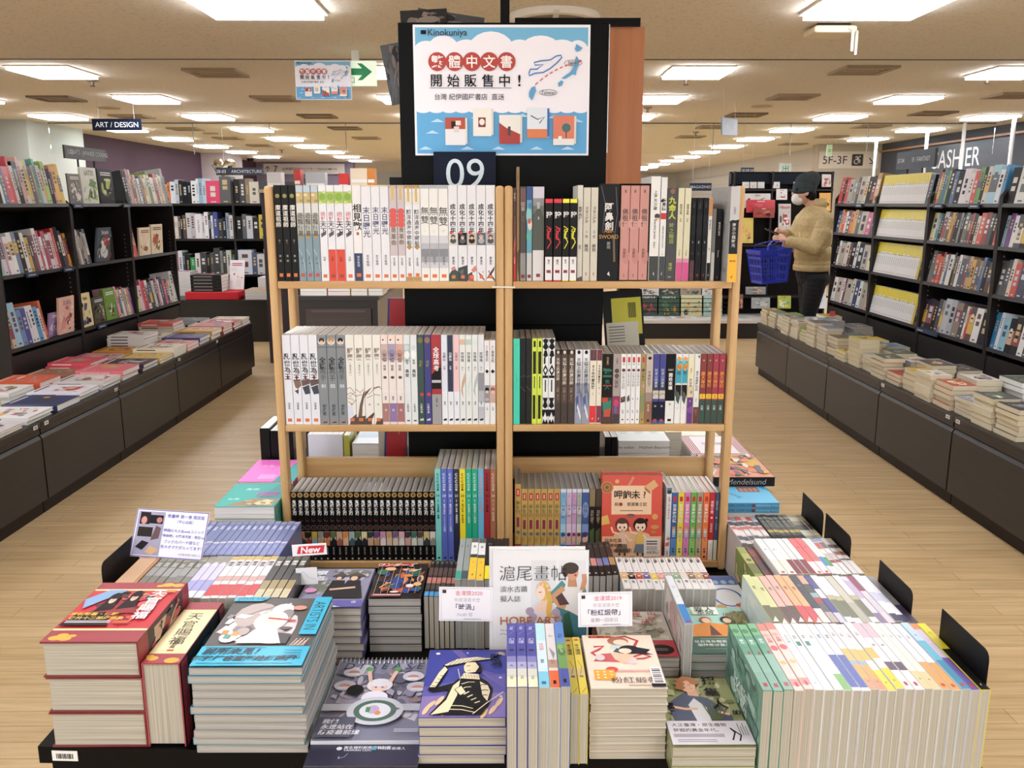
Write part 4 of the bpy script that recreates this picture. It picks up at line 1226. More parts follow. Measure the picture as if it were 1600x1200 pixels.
# thick grey book by the outer post, turned so that its cover shows
xa = XZ(1138.5, 437, YF - .034)
book(nan, T(.4803, YF - .034, 1.3303, math.radians(3)), .0205, .206, .148, 'thick grey, black and yellow book turned by the outer post', 'books on the top shelf beside the plaque', 0, 'grey', side=(0, art_side(['9a9a98', 'a9a9a6', '8c8c8a'], 5, 8, 'a2a2a0')))

# --- the other rack, middle shelf
tea = S('3fd0b2', t=[('CCC 特刊 ————', .5, .3, '2a9a84', 'r')])
bka = S('272727', t=[('〜〜〜〜〜〜', .3, .4, '4a4a4a'), ('———————', .75, .3, '3f3f3f', 'r')], l=[('55555a', .08, [(0, .45), (1, .43)]), ('6a6a6c', .06, [(0, .55), (1, .62)])])
lim = S('cfe04a', p=[('2c3018', [(.3, .03), (.7, .03), (.7, .10), (.3, .10)]), ('2c3018', [(.2, .15), (.8, .15), (.8, .41), (.2, .41)]), ('3a3e20', [(.4, .44), (.6, .44), (.6, .58), (.4, .58)]), ('2c3018', [(.2, .66), (.7, .66), (.7, .94), (.2, .94)])])
bwp = S('e9e9e8', p=[('1c1c1e', [(0, .02), (.5, .0), (1, .02), (.7, .06), (1, .1), (.5, .14), (0, .1), (.3, .06)]), ('1c1c1e', [(.3, .14), (.7, .14), (.9, .2), (.5, .22), (.1, .2)]), ('2a2a2c', [(.2, .23), (.5, .19), (.5, .29), (.2, .3)]), ('1c1c1e', [(.5, .30), (.95, .37), (.5, .44), (.05, .37)]), ('e9e9e8', [(.5, .34), (.75, .37), (.5, .40), (.25, .37)]), ('1c1c1e', [(.05, .43), (.95, .43), (.95, .46), (.05, .46)]), ('2a2a2c', [(.4, .48), (.6, .48), (.6, .62), (.4, .62)]), ('1c1c1e', [(.05, .69), (.95, .69), (.7, .74), (.95, .79), (.5, .82), (.05, .79), (.3, .74)]), ('1c1c1e', [(0, .83), (1, .83), (1, .9), (.7, .93), (1, 1), (0, 1), (.3, .93), (0, .9)]), ('e9e9e8', [(.5, .86), (.8, .93), (.5, .98), (.2, .93)])])
tia = S('4a372b', b=[(.0, .06, '2f2520'), (.72, 1, '3a2c23')], e=[(.5, .035, .22, .28, 'd6c9b6')], t=[('天橋上的魔術師', .11, .56, 'd9cfc0', .015), ('小莊', .50, .42, 'a99c8a'), ('圖像版1', .6, .3, '8a7d6c'), ('———', .86, .22, '7a6d5c', 'r')])
tib = S('c9c9cc', b=[(0, .16, 'e6e7ea'), (.45, 1, '9296a8')], e=[(.5, .035, .22, .28, '1d1d20')], t=[('天橋上的魔術師', .11, .56, '3b3f48', .015), ('阮光民', .47, .42, '4a4e5a')], p=[('4a5690', [(.1, .65), (.5, .6), (.6, .8), (.3, .85)]), ('dfe0e6', [(.4, .72), (.9, .9), (.8, .95), (.3, .78)]), ('6a6f86', [(.6, .5), (1, .6), (.9, .8)])])
e80 = lambda foot, head: S('e6ddc8', b=[(0, .145, head), (.755, .985, foot)], t=[('————', .07, .3, 'b08a8a', 'r'), ('80年代事件簿', .20, .52, '3a3028', .02), ('%', .515, .5, '3a3028', 'h'), ('十元', .57, .22, '7a7264')], p=[('f0e6dc', [(.4, .93), (.6, .91), (.5, .95)])])
e81, e82 = e80('d8262c', '5a2a30'), e80('7d2340', '6d2338')
com = S('1f1b1a', b=[(.62, .90, '2a3a34'), (.90, 1, '4a2a24')], t=[('COMIC', .1, .24, 'c9b46a', 'r'), ('錄', .2, .6, '1f6a54'), ('鬼人', .36, .5, '1f6a54')], p=[('b8402a', [(.05, .62), (.6, .62), (.6, .68), (.05, .7)]), ('2f7d66', [(.1, .7), (.9, .66), (.9, .8), (.2, .85)]), ('c2482e', [(.3, .8), (.9, .78), (.8, .9), (.2, .9)]), ('1f6a54', [(.1, .2), (.9, .22), (.9, .25), (.1, .24)]), ('1f6a54', [(.1, .3), (.9, .3), (.9, .33), (.1, .33)]), ('9c3a2a', [(.1, .44), (.9, .44), (.9, .46), (.1, .46)])])
cop = S('a79a94', b=[(.6, .86, '8f2a52'), (.86, 1, '3a2a2c')], t=[('COMIC', .1, .24, '2a2420', 'r'), ('人面記', .32, .5, '4a3f3c')], e=[(.5, .24, .3, .3, '4a3a38'), (.5, .31, .3, .3, '5a4440'), (.5, .7, .35, .5, 'c43a6a'), (.45, .8, .2, .5, '4a6a9a')])
wr_ = lambda x: S('e7e6e4', p=[('c3302f', [(.25, .045), (.75, .045), (.75, .12), (.25, .12)])] + x, e=[(.5, .23, .34, .32, '5a2a2c'), (.5, .145, .2, .15, '8fa4a0')], t=[('少年の日記', .26, .62, '35302f', .0), ('阿推', .8, .32, '5a5654'), ('♣', .94, .36, '2c2826', 'h')])
wr1 = wr_([('3a2826', [(.1, .62), (.9, .6), (.9, .68), (.1, .7)]), ('a86a5a', [(.3, .63), (.6, .62), (.6, .67)])])
wr2 = wr_([('4a4a4c', [(.2, .62), (.7, .58), (.9, .66), (.3, .69)])])
wr3 = wr_([('8a8a8c', [(.3, .64), (.5, .62), (.6, .66)])])
gld = S('a38d55', p=[('c3302f', [(.25, .045), (.75, .045), (.75, .12), (.25, .12)]), ('7d8a5a', [(.1, .6), (.8, .55), (.9, .8), (.2, .85)]), ('c99a86', [(.3, .45), (.8, .42), (.8, .5)])], e=[(.5, .23, .34, .32, '5a2a2c')], t=[('少年の', .26, .62, '35302f'), ('♣', .94, .36, '2c2826', 'h')])
bei = S('c3b3a4', b=[(.55, .68, '9a8478'), (.68, 1, '8f5f42')], t=[('海角的孩子', .24, .44, '5a4c44'), ('阿尼默', .72, .34, 'd8c4b0')], e=[(.5, .06, .25, .22, '1f1c1a')], p=[('2a2220', [(.3, .94), (.7, .94), (.7, .97), (.3, .97)])])
ind = S('3b3b86', b=[(.40, .52, '2a2c4a'), (.52, .64, 'c9c0a8'), (.68, .95, '1d1f2a'), (.96, 1, '3b5a8a')], t=[('阿里山林鐵事', .21, .5, 'b9c9d8', .01), ('阮', .73, .34, 'd0d4d8')], l=[('7a6a9a', .12, [(0, .6), (.5, .56), (1, .58)])], p=[mark(.95, 'b53a2c', .5)])
gxy = S('121213', b=[(.67, 1, 'e4e3df')], t=[('1661', .225, .32, 'c9c9c6', 'h'), ('國姓來襲', .27, .46, 'e9e8e4', .02), ('李', .70, .3, '77736c')], p=[('1c1c1c', [(.3, .93), (.7, .93), (.7, .965), (.3, .965)])])
teo = S('e7e6e2', b=[(.10, .42, '2fa0b4'), (.44, .60, '1a1a1c')], p=[('e8962e', [(.3, .03), (.9, .06), (.8, .10), (.2, .09)]), ('e8a03a', [(.1, .16), (.9, .13), (1, .2), (.5, .24), (.2, .2)]), ('6fc4d0', [(0, .05), (.6, .1), (.2, .16)]), ('2a4a4a', [(.1, .5), (.9, .6), (.6, .72), (.2, .66)]), ('6a4a34', [(.2, .56), (.6, .54), (.7, .64)])], t=[('勾', .15, .75, '9a4a14', .01), ('街', .24, .8, '1f4a6a'), ('01', .42, .4, 'd8dcda', 'h'), ('小', .76, .3, '77736c')])
yep = S('e6dfb8', b=[(0, .05, 'd8dcd4'), (.45, .62, 'd9c7a0'), (.62, 1, '5f2a78')], t=[('星期六', .2, .3, 'a08a6a'), ('陽隱魚', .35, .46, '7a5aa0'), ('魚', .66, .3, 'c9b0d8')], p=[('8a7a8a', [(.4, .54), (.8, .52), (.7, .58)]), ('7a4a9a', [(.1, .78), (.9, .74), (.8, .85), (.2, .84)])])
wbr = S('e2e1dc', b=[(.76, 1, '5a2a22')], t=[('送子老闆阿杜記', .24, .5, '3c3a38'), ('Kaito', .66, .3, '2c2a28', 'r')], p=[('55504c', [(.5, .03), (.9, .02), (.8, .07)]), ('8a4a3a', [(.2, .8), (.8, .78), (.6, .9)])])
rgn = lambda a: S(a, b=[(.66, 1, '24463c'), (.57, .64, 'e2b92e')], t=[('臺', .08, .28, 'd8b0a4'), ('魔人鄉記', .25, .66, 'd88a2e', .02), ('%', .605, .5, '4a3a12', 'h'), ('左萱', .73, .42, 'c9d4cc')], e=[(.5, .3, .35, .6, 'a5502a')])
rg1, rg2 = rgn('7d2a28'), rgn('9c2a3e')
MIDR = [(tea, 47, 'aqua-green spine pulled forward', 0, {'h': .2, 'dy': -.006}), (bka, 41, 'black patterned spine', 0, {'h': .2}), (bka, 43, 'black patterned spine', 0, {'h': .2}), (lim, 37, 'lime spine with black bars', 0, {'h': .2}), (lim, 37, 'lime spine with black bars', 0, {'h': .2}), (bwp, 43, 'black and white geometric spine', 0, {'h': .2}), (bwp, 46, 'black and white geometric spine', 0, {'h': .2}),
  (tia, 42, 'dark brown spine with pale title'), (tia, 50, 'dark brown spine with pale title'), (tia, 50, 'dark brown spine with pale title'), (tib, 52, 'silver-blue picture spine'), (tib, 52, 'silver-blue picture spine'), (e81, 49, 'cream spine with red foot', 1), (e82, 38, 'cream spine with maroon foot', 2),
  (com, 78, 'black comic spine with green lettering'), (cop, 56, 'grey and magenta comic spine'), (wr1, 40, 'white spine with brown faces'), (wr2, 33, 'white spine with grey sketch'), (wr3, 34, 'white spine with faint sketch'), (wr3, 33, 'white spine with faint sketch'), (gld, 35, 'old-gold illustrated spine'),
  (bei, 52, 'beige and brown spine'), (ind, 46, 'indigo landscape spine'), (ind, 46, 'indigo landscape spine'), (gxy, 68, 'wide black spine with white foot'), (teo, 45, 'teal and orange spine'), (teo, 42, 'teal and orange spine'), (yep, 45, 'yellow spine with purple foot'), (wbr, 42, 'white spine with brown foot'),
  (rg1, 45, 'dark red and green spine', 1), (rg1, 43, 'dark red and green spine', 1), (rg2, 44, 'crimson and green spine', 2), (rg2, 45, 'crimson and green spine', 2)]
MIDR = [it if len(it) > 4 else (it + (0,) * (4 - len(it)) + ({'h': .174 if i < 14 else .164, 'd': .128},)) for i, it in enumerate(MIDR)]
for it in MIDR:
 it[4]['pg'] = 'grey'
fill_row(MIDR, RA, RBX - .002, YF + .004, 1.0, 'from centre post, middle shelf beside the plaque', 'comics on the middle shelf beside the plaque')

# --- the other rack, lowest shelf
cax = lambda foot: S('c2a05a', b=[(.80, 1, foot)], t=[('長安行', .22, .72, '3a2e1c', .0), ('夏達', .83, .45, 'f0e6e2')], p=[('c22f2c', [(.22, .06), (.78, .06), (.78, .16), (.22, .16)]), ('8a2f4a', [(.28, .44), (.72, .44), (.72, .57), (.28, .57)]), ('e8c0c0', [(.4, .08), (.6, .08), (.6, .14), (.4, .14)])], e=[(.5, .64, .28, .28, '5a6a7a'), (.7, .3, .3, .5, 'cbb06c'), (.3, .72, .3, .4, 'ae8c48')], l=[('7a5f34', .05, [(.1, .78), (.5, .7), (.9, .62)])])
foots = ['a8263c', '4f8fb0', 'd98a98', 'b9b4bc', '86b8b4', 'd3a0b4', 'cfd2d0']
fo = ['maroon', 'blue', 'pink', 'grey', 'aqua', 'mauve', 'white']
tjs = lambda c, d, e: S(c, b=[(.80, 1, d), (0, .05, 'd9dfe6'), (.5, .62, e)], t=[('8', .10, .4, '4a5a70', 'h'), ('特殊傳說', .22, .62, '6a5a8a', .01), ('護玄', .86, .36, 'c9c2d4')], e=[(.5, .3, .45, 1.2, e), (.5, .65, .35, .4, d)], p=[('d8b08a', [(.1, .7), (.9, .66), (.9, .74), (.2, .79)])])
dkb = lambda c: S('2a2624', b=[(.0, .25, c)], t=[('異獸圖', .3, .6, '8a7f6c', .02)], p=[('4a5a3a', [(.1, .6), (.9, .55), (.9, .8), (.2, .95)]), ('8a6a4a', [(.2, .45), (.7, .42), (.6, .5)])])
LOWR = [(cax(foots[i]), 56, 'ochre manga spine with %s foot' % fo[i], 0, {'h': .188 if i == 0 else .176}) for i in range(7)] + \
 [(tjs('7fb0d4', '2a5a94', 'a9cfe2'), 52, 'sky-blue series spine'), (tjs('cfb0c4', '5a2a54', 'e2cfdc'), 47, 'pale mauve series spine'), (tjs('c49ac0', '8a2a6a', 'd9c2dc'), 40, 'lilac series spine'), (tjs('a9aca9', '7a2a3c', 'd4d6d2'), 45, 'grey series spine'), (tjs('3f5a94', '4a3a7a', '7f9ac4'), 63, 'deep blue series spine'),
 (dkb('8f7a54'), 53, 'dark brown spine with tan head'), (dkb('4a3a34'), 53, 'dark brown illustrated spine')]
LOWR = [it if len(it) > 4 else it + (0, {'h': .176}) for it in LOWR]
for it in LOWR:
 it[4].update(d=.128, pg='grey', name='manga_volume')
fill_row(LOWR, XZ(804, 870, YF + .01), XZ(938.5, 870, YF + .01), YF + .012, .663, 'from centre post, lowest shelf beside plaque', 'manga on the lowest shelf beside the plaque')

# face-out orange food book
def food(p, W, H):
 X = lambda u: u * W
 Yv = lambda v: H * (1 - v)
 p.rect(.001, .001, W - .001, H - .001, 'd5503c')
 p.rect(X(.01), Yv(.995), X(.99), Yv(.71), 'e3b48e')
 p.ell(X(.5), Yv(.70), X(.30), H * .05, 'e3b48e', 20)
 p.rect(X(.16), Yv(.455), X(.82), Yv(.12), 'efc9a4')
 p.ell(X(.085), Yv(.14), X(.105), X(.105), 'b87a44', 20)
 p.ring(X(.085), Yv(.14), X(.075), X(.075), X(.02), '8a5428')
 p.ell(X(.085), Yv(.14), X(.03), X(.03), '7a4620', 12)
 p.poly([(X(.70), Yv(.13)), (X(.86), Yv(.05)), (X(.93), Yv(.12)), (X(.80), Yv(.19))], 'd9a870')
 p.poly([(X(.70), Yv(.13)), (X(.80), Yv(.19)), (X(.80), Yv(.22)), (X(.71), Yv(.17))], 'a8683a')
 p.line([(X(.52), Yv(.02)), (X(.44), Yv(.12))], X(.04), 'd98a6a')
 p.ell(X(.25), Yv(.07), X(.035), X(.035), 'e0a868', 12)
 p.poly([(X(.0), Yv(.48)), (X(.10), Yv(.46)), (X(.14), Yv(.56)), (X(.0), Yv(.58))], 'e2b25e')
 p.ell(X(.88), Yv(.48), X(.05), X(.05), 'd89a54', 14)
 p.ell(X(.88), Yv(.60), X(.07), X(.035), 'c98a4c', 14)
 p.ell(X(.86), Yv(.66), X(.05), X(.03), 'b87840', 14)
 for i, ch in enumerate('呷飽未?'):
  p.text(ch, X(.27 + i * .145), Yv(.225), W * .15, '2e2320', 'c', .015)
 p.text('阿米    菜菜樂食記', X(.48), Yv(.335), W * .066, '4a3630', 'c', .01)
 p.ell(X(.315), Yv(.335), X(.028), X(.028), '8f2a24', 14)
 p.bars(X(.30), X(.68), Yv(.405), .0018, 1, '8a6a54')
 p.ell(X(.48), Yv(.465), X(.07), X(.035), '5a6a74', 16, 0, math.pi, 2 * math.pi)
 p.ell(X(.48), Yv(.46), X(.07), X(.02), '8f3f24', 16)
 # two cartoon diners
 for cx, hair, top, sk in ((.34, '5a2e22', 'e2c0a4', '7a6a5c'), (.64, '2c2422', 'd9b65e', '6a7480')):
  p.poly([(X(cx - .11), Yv(.90)), (X(cx + .11), Yv(.90)), (X(cx + .05), Yv(.74)), (X(cx - .05), Yv(.74))], sk)
  p.poly([(X(cx - .075), Yv(.80)), (X(cx + .075), Yv(.80)), (X(cx + .045), Yv(.66)), (X(cx - .045), Yv(.66))], top)
  p.line([(X(cx - .05), Yv(.68)), (X(cx - .15), Yv(.66)), (X(cx - .18), Yv(.60))], X(.03), 'f0cdb0')
  p.line([(X(cx + .05), Yv(.69)), (X(cx + .12), Yv(.76)), (X(cx + .17), Yv(.75))], X(.03), 'f0cdb0')
  p.ell(X(cx), Yv(.575), X(.115), X(.118), hair, 22)
  p.ell(X(cx), Yv(.595), X(.088), X(.085), 'f3d3b8', 20)
  p.ell(X(cx), Yv(.535), X(.085), X(.04), hair, 16)
  for e in (-.036, .036):
   p.ell(X(cx + e), Yv(.605), X(.014), X(.020), '3a2a26', 10)
  p.ell(X(cx), Yv(.637), X(.016), X(.012), 'b5503c', 10)
  p.line([(X(cx - .04), Yv(.90)), (X(cx - .05), Yv(.97))], X(.03), '3a302c')
  p.line([(X(cx + .04), Yv(.90)), (X(cx + .06), Yv(.97))], X(.03), '3a302c')
 p.ell(X(.74), Yv(.52), X(.03), X(.03), '2c2422', 12)
 for j, s in enumerate(('日本吃貨', '台灣地陪', '台北美食巡禮!')):
  p.text(s, X(.06), Yv(.755 + j * .058), W * .072, '5a3a2a', 'l', .005)
 p.bars(X(.35), X(.70), Yv(.945), .0016, 3, '7a5a44', 2.4)
 p.bars(X(.05), X(.25), Yv(.945), .0016, 2, '5a3a2a', 2.4)
 p.rect(X(.70), Yv(.965), X(.97), Yv(.73), 'd8cdc4')
 p.text('AKRU', X(.84), Yv(.895), W * .075, '3a3430', 'c', .01)
 p.bars(X(.74), X(.92), Yv(.76), .003, 2, '4a423c', 2)
 p.bars(X(.74), X(.92), Yv(.825), .0015, 3, '6a625c', 2.4)

fx0, fx1 = XZ(940, 866, YF - .012), XZ(1034.5, 866, YF - .012)
root = empty('book', (0, 0, 0), 'orange face-out food book with two cartoon diners on the lowest pine shelf', 'book', None,
   Matrix.Translation((fx0, YF - .008, .6656)) @ Matrix.Rotation(math.radians(-7), 4, 'X'))
W, H = fx1 - fx0, .207
MB().prism([(a, b) for a, b in uprof(W, .016, .0008, .001)], 0, H, 'z', M('c9503a', .3)).build('cover', root)
root.children[0].rotation_euler = (0, 0, 0)
MB().box((.001, .001, .001), (W - .001, .0155, H - .001), PG['cream_x']).build('page_block', root)
p = Pr((0, 0, 0), (1, 0, 0), (0, 0, 1))
food(p, W, H)
p.build('cover_print', root)
root = empty('book', (0, 0, 0), 'second copy of the orange food book, hidden behind the face-out one', 'book', None,
   Matrix.Translation((fx0 + .001, YF + .0125, .6666)) @ Matrix.Rotation(math.radians(-7), 4, 'X'))
MB().prism(uprof(W, .016, .0008, .001), 0, H + .002, 'z', M('cd5a48', .3)).build('cover', root)
MB().box((.001, .001, .001), (W - .001, .0155, H + .001), PG['cream_x']).build('page_block', root)
akr = S('dfe2e2', b=[(0, .08, '5a7a8a')], t=[('台灣ごはん何食べる', .12, .5, 'b8402f', .01), ('AKRU', .9, .42, '4a5a5c', 'r')], e=[(.5, .06, .4, .4, '33302e'), (.6, .70, .35, .35, 'c98a6a')], p=[('d96a5a', [(.1, .76), (.8, .74), (.8, .8), (.1, .81)])])
xgl = lambda c, f: S(c, b=[(.68, 1, f)], t=[('百鬼夜行誌', .17, .62, 'e9e6d8', .02), ('阿慢', .82, .4, '3a4a54'), ('%', .70, .5, 'c2481e', 'h'), ('♣', .95, .42, '2c2c2c', 'h')], p=[('c22f2c', [(.25, .06), (.75, .06), (.75, .13), (.25, .13)])] + [(q, [(.25, .5 + k * .032), (.75, .5 + k * .032), (.75, .527 + k * .032), (.25, .527 + k * .032)]) for k, q in enumerate(('d8953a', 'e0b0b0', 'dcdcc6', 'a9d0c0', '8fc0dc'))])
LR2 = [(akr, 46, 'white food memoir spine', 0, {'h': .182})] + [(xgl(c, f), 54, '%s ghost-story volume' % l, i + 1) for i, (c, f, l) in enumerate((('3c62a0', '5f8cc4', 'blue'), ('e6d23c', 'eddf6a', 'yellow'), ('d973b4', 'd98ac0', 'pink'), ('5cb04a', '8ccf6a', 'green'), ('a2977c', 'b8ad8c', 'khaki'), ('e8703a', 'ee9460', 'orange')))] + \
 [(S('b8262e', b=[(.70, 1, 'e3e0d0')], t=[('深夜食堂', .12, .62, 'f0dcd8'), ('安倍夜郎', .45, .45, 'eccfc8'), ('小', .75, .3, '6a6658')], e=[(.5, .37, .2, .2, 'f0dcd8')]), 47, 'red and cream diner volume'),
 (S('3c4868', b=[(.70, 1, 'd6d6c6')], t=[('深夜食堂', .12, .62, '9aa4bc'), ('安倍夜郎', .45, .45, '8a94ac')], e=[(.5, .37, .2, .2, 'b9c2d4')]), 34, 'slate-blue and cream volume')]
LR2 = [it if len(it) > 4 else (it + (0,) * (4 - len(it)) + ({'h': .170},)) for it in LR2]
for it in LR2:
 it[4].update(d=.128, pg='white')
fill_row(LR2, XZ(1038, 869, YF), RBX - .001, YF + .002, .663, 'from the orange face-out book, lowest shelf', 'volumes between the face-out book and the outer post')

# ================================================================== books on the island table
def up_row(items, xa, xb, yn, ln, zt, tail, group, pages='cream', name='book', dn=None, gap=.0004, rev=False):
 """Books standing on their fore-edges, spines up, heads away from the viewer."""
 tot = sum(i[1] for i in items)
 k = (xb - xa - gap * (len(items) + 1)) / tot
 x = xa + gap
 rnd = random.Random(len(items) + int(xa * 1000))
 for n, it in enumerate(items):
  sp, wt, desc = it[:3]
  o = it[3] if len(it) > 3 else {}
  w = wt * k
  pos = len(items) - 1 - n if rev else n
  dz = rnd.uniform(-.0015, 0.001)
  dd = zt + dz - TZ - .0006
  book(sp, UP(x, yn + rnd.uniform(-.002, .002), zt + dz), w, o.get('ln', ln), dd, '%s, %s %s' % (desc, ORD[pos], tail), group, o.get('vol', 0), pages, name=name, side=o.get('side'), hard=o.get('hard', False))
  x += w + gap

def stack(x, y, w, d, n, t, cover, label, draw, pages='cream', spine='l', z0=TZ, rz=0.0, jit=.002, hard=False, sp=None, group=None, name='book', what=None, low=None, cover2=None):
 """Flat pile; the top copy carries the print, all copies are books of their own."""
 rnd = random.Random(int(abs(x) * 5000) + n)
 z = z0 + .0004
 for i in range(n):
  top = i == n - 1
  j = 0 if top else jit
  m = T(x + rnd.uniform(-j, j), y + rnd.uniform(-j, j) * .6 + .001, z, rz + (0 if top else rnd.uniform(-1, 1) * jit * 3))
  lab = label if top else '%s, %s below the top copy' % (what, ORD[n - 2 - i])
  flat_book(m, w, d, t, cover if top or not cover2 or i % 4 == 1 else cover2, lab, group or what, draw if top else (low or None), spine, pages, hard, sp, name)
  z += t + .0003

# --- boxed red and gold hardcovers at the corner
def heaven(p, W, D):
 X, Yv = (lambda u: u * W), (lambda v: v * D)
 p.rect(.001, .001, W - .001, D - .001, '9c3a44')
 for u, v, r in ((.12, .06, .05), (.22, .05, .045), (.17, .10, .04), (.27, .09, .03), (.80, .95, .05), (.92, .94, .045), (.72, .93, .03)):
  p.ell(X(u), Yv(v), X(r * 1.5), X(r), 'd9a93f', 12)
 p.rect(.001, Yv(.17), W - .001, Yv(.87), 'ecdfa6')
 p.rect(.001, Yv(.20), W - .001, Yv(.84), 'c22f38')
 rnd = random.Random(8)
 blobs(p, X(.12), Yv(.3), X(.9), Yv(.82), ['8f1f2a', 'd85a52', '4a2426', 'e08a74', 'b5303a', '2a2024'], 26, rnd, .3)
 p.poly([(X(.1), Yv(.5)), (X(.42), Yv(.83)), (X(.20), Yv(.83)), (X(.03), Yv(.66))], '7fa4c8')
 for cx, cy in ((.34, .64), (.56, .68)):
  p.poly([(X(cx - .16), Yv(cy - .26)), (X(cx + .16), Yv(cy - .26)), (X(cx + .06), Yv(cy - .06)), (X(cx - .06), Yv(cy - .06))], '8f1c28')
  p.poly([(X(cx - .09), Yv(cy - .20)), (X(cx - .04), Yv(cy + .10)), (X(cx + .05), Yv(cy + .10)), (X(cx + .10), Yv(cy - .16))], '2a2022')
  p.ell(X(cx), Yv(cy + .05), X(.06), Yv(.085), '2a2022', 14)
  p.ell(X(cx + .005), Yv(cy), X(.036), Yv(.055), 'e0bda6', 14)
  p.ell(X(cx), Yv(cy + .05), X(.045), Yv(.03), '2a2022', 12)
  p.line([(X(cx - .02), Yv(cy)), (X(cx + .024), Yv(cy))], X(.008), '3a2a28')
 p.poly([(X(.03), Yv(.22)), (X(.55), Yv(.22)), (X(.40), Yv(.44)), (X(.1), Yv(.40))], '2a2426')
 p.vtext('天官賜福', X(.80), Yv(.82), D * .125, 'f6f2ee', 1.0, .02)
 p.rect(X(.86), Yv(.78), X(.97), Yv(.82), 'd98a3a')
 p.text('慶祝動畫・備戰', X(.30), Yv(.40), D * .052, 'd9b23f', 'c', .02, 0.0)
 p.text('後升十二部歷經典', X(.36), Yv(.335), D * .052, 'e3c65a', 'c', .02)
 p.bars(X(.07), X(.55), Yv(.29), .0022, 2, 'e6e2ea', 2.2)
 p.rect(X(.58), Yv(.25), X(.75), Yv(.29), 'c9562e')

def heaven_spine(p, d, t):
 p.rect(.001, .001, d - .001, t - .001, '8f2f38')
 p.rect(d * .17, .001, d * .86, t - .001, '3a2a30')
 rnd = random.Random(3)
 blobs(p, d * .2, .002, d * .84, t - .002, ['c9a58a', '8f2f38', '4a4f5a', 'd9c9a4', '2a2226', 'b5525a'], 18, rnd, .3)

stack(-.738, 1.25, .154, .218, 3, .0611, '74232b', 'red and gold boxed hardcover, topmost of the three at the table corner', heaven, 'cream', 'r', hard=True, sp=heaven_spine, what='red and gold boxed hardcover at the table corner', jit=.004)
hv = S('a2414a', b=[(.14, .86, 'ecdca2'), (.20, .80, 'efe2b4')], e=[(.2, .93, .16, .12, 'd9a93f'), (.75, .96, .2, .14, 'd9a93f'), (.1, .9, .1, .08, 'd9a93f')], t=[('天官賜福', .20, .46, '3a342a', .0), ('墨香銅臭', .6, .16, '6a6048')], p=[('c8452e', [(.42, .80), (.6, .80), (.6, .825), (.42, .825)])], r=.3)
book(hv, UP(-.5815, 1.25, .788), .0605, .214, .1475, 'cream and red boxed hardcover standing spine up beside the corner pile', 'red and gold boxed hardcovers', 0, 'cream', True,
 side=(1, lambda p, d, h: (p.rect(.001, .001, d - .001, h - .001, '20242a'), blobs(p, .004, h * .15, d - .004, h * .85, ['2f6a86', '1c3a4c', 'b59a5a', '3a4a52', '16191f'], 18, random.Random(5), .3), p.rect(.001, .001, d - .001, h * .13, '8f2f38'), p.rect(.001, h * .87, d - .001, h - .001, '8f2f38'))))

# --- pile of the artists' book
def artists(p, W, D):
 X, Yv = (lambda u: u * W), (lambda v: v * D)
 CY = '2fb4d8'
 p.rect(.001, .001, W - .001, D - .001, '54504e')
 rnd = random.Random(12)
 blobs(p, X(.02), Yv(.28), X(.80), Yv(.92), ['3a3634', 'efeae8', 'd9cfd0', '6a6260', 'f4f0ee', 'b9a9a4', '8f8884', 'e9dcd6'], 24, rnd, .34)
 p.ell(X(.50), Yv(.62), X(.16), Yv(.15), 'f3f0ee', 18)
 p.ell(X(.50), Yv(.64), X(.09), Yv(.085), 'f1dccd', 18)
 p.poly([(X(.28), Yv(.30)), (X(.70), Yv(.30)), (X(.58), Yv(.54)), (X(.42), Yv(.54))], 'efe9e9')
 for u, v, c in ((.10, .42, 'c9884a'), (.14, .36, '5f9a8a'), (.20, .40, 'd0a05a')):
  p.rect(X(u), Yv(v), X(u + .06), Yv(v + .06), c)
 p.line([(X(.46), Yv(.66)), (X(.74), Yv(.62))], W * .03, 'c2402e')
 p.ell(X(.72), Yv(.82), X(.07), Yv(.035), 'd99080', 12)
 p.rect(.001, .001, W - .001, Yv(.255), CY)
 p.poly([(.001, D - .001), (.001, Yv(.93)), (X(.30), Yv(.93)), (X(.36), D - .001)], CY)
 p.rect(X(.83), Yv(.42), W - .001, D - .001, CY)
 p.text('pixiv', X(.13), Yv(.965), W * .09, '1f4a5a', 'c', .005)
 p.text('年鑑', X(.27), Yv(.965), W * .05, '1f4a5a')
 p.text('ARTISTS IN', X(.905), Yv(.70), W * .155, '17323c', 'c', .0, -math.pi / 2, .78)
 for k in range(7):
  p.line([(X(.80 + k * .02), Yv(.26)), (X(.84 + k * .018), Yv(.36 - (k % 2) * .03))], W * .008, 'e6cdbc')
 p.text('前所未見！', X(.30), Yv(.185), W * .115, '14303c', 'c', .03, 0, 1, .25)
 p.text('超強陣容臺灣繪師圖鑑', X(.45), Yv(.095), W * .092, '14303c', 'c', .03, 0, 1, .25)
 p.bars(X(.05), X(.60), Yv(.235), .0018, 1, '1f5a70')
 p.bars(X(.05), X(.90), Yv(.035), .0016, 1, '1f5a70')
 p.bars(X(.78), X(.94), Yv(.20), .0015, 3, '1f5a70', 5)
 p.ring(X(.93), Yv(.10), X(.018), X(.018), X(.006), '14303c', 12)

stack(-.501, 1.234, .178, .243, 11, .0132, '2a8ea6', 'cyan and grey art yearbook on top of the tall shrink-wrapped pile', artists, 'grey', 'l', what='wrapped art yearbook in the tall cyan pile', jit=.0035, cover2='9a9c9a')

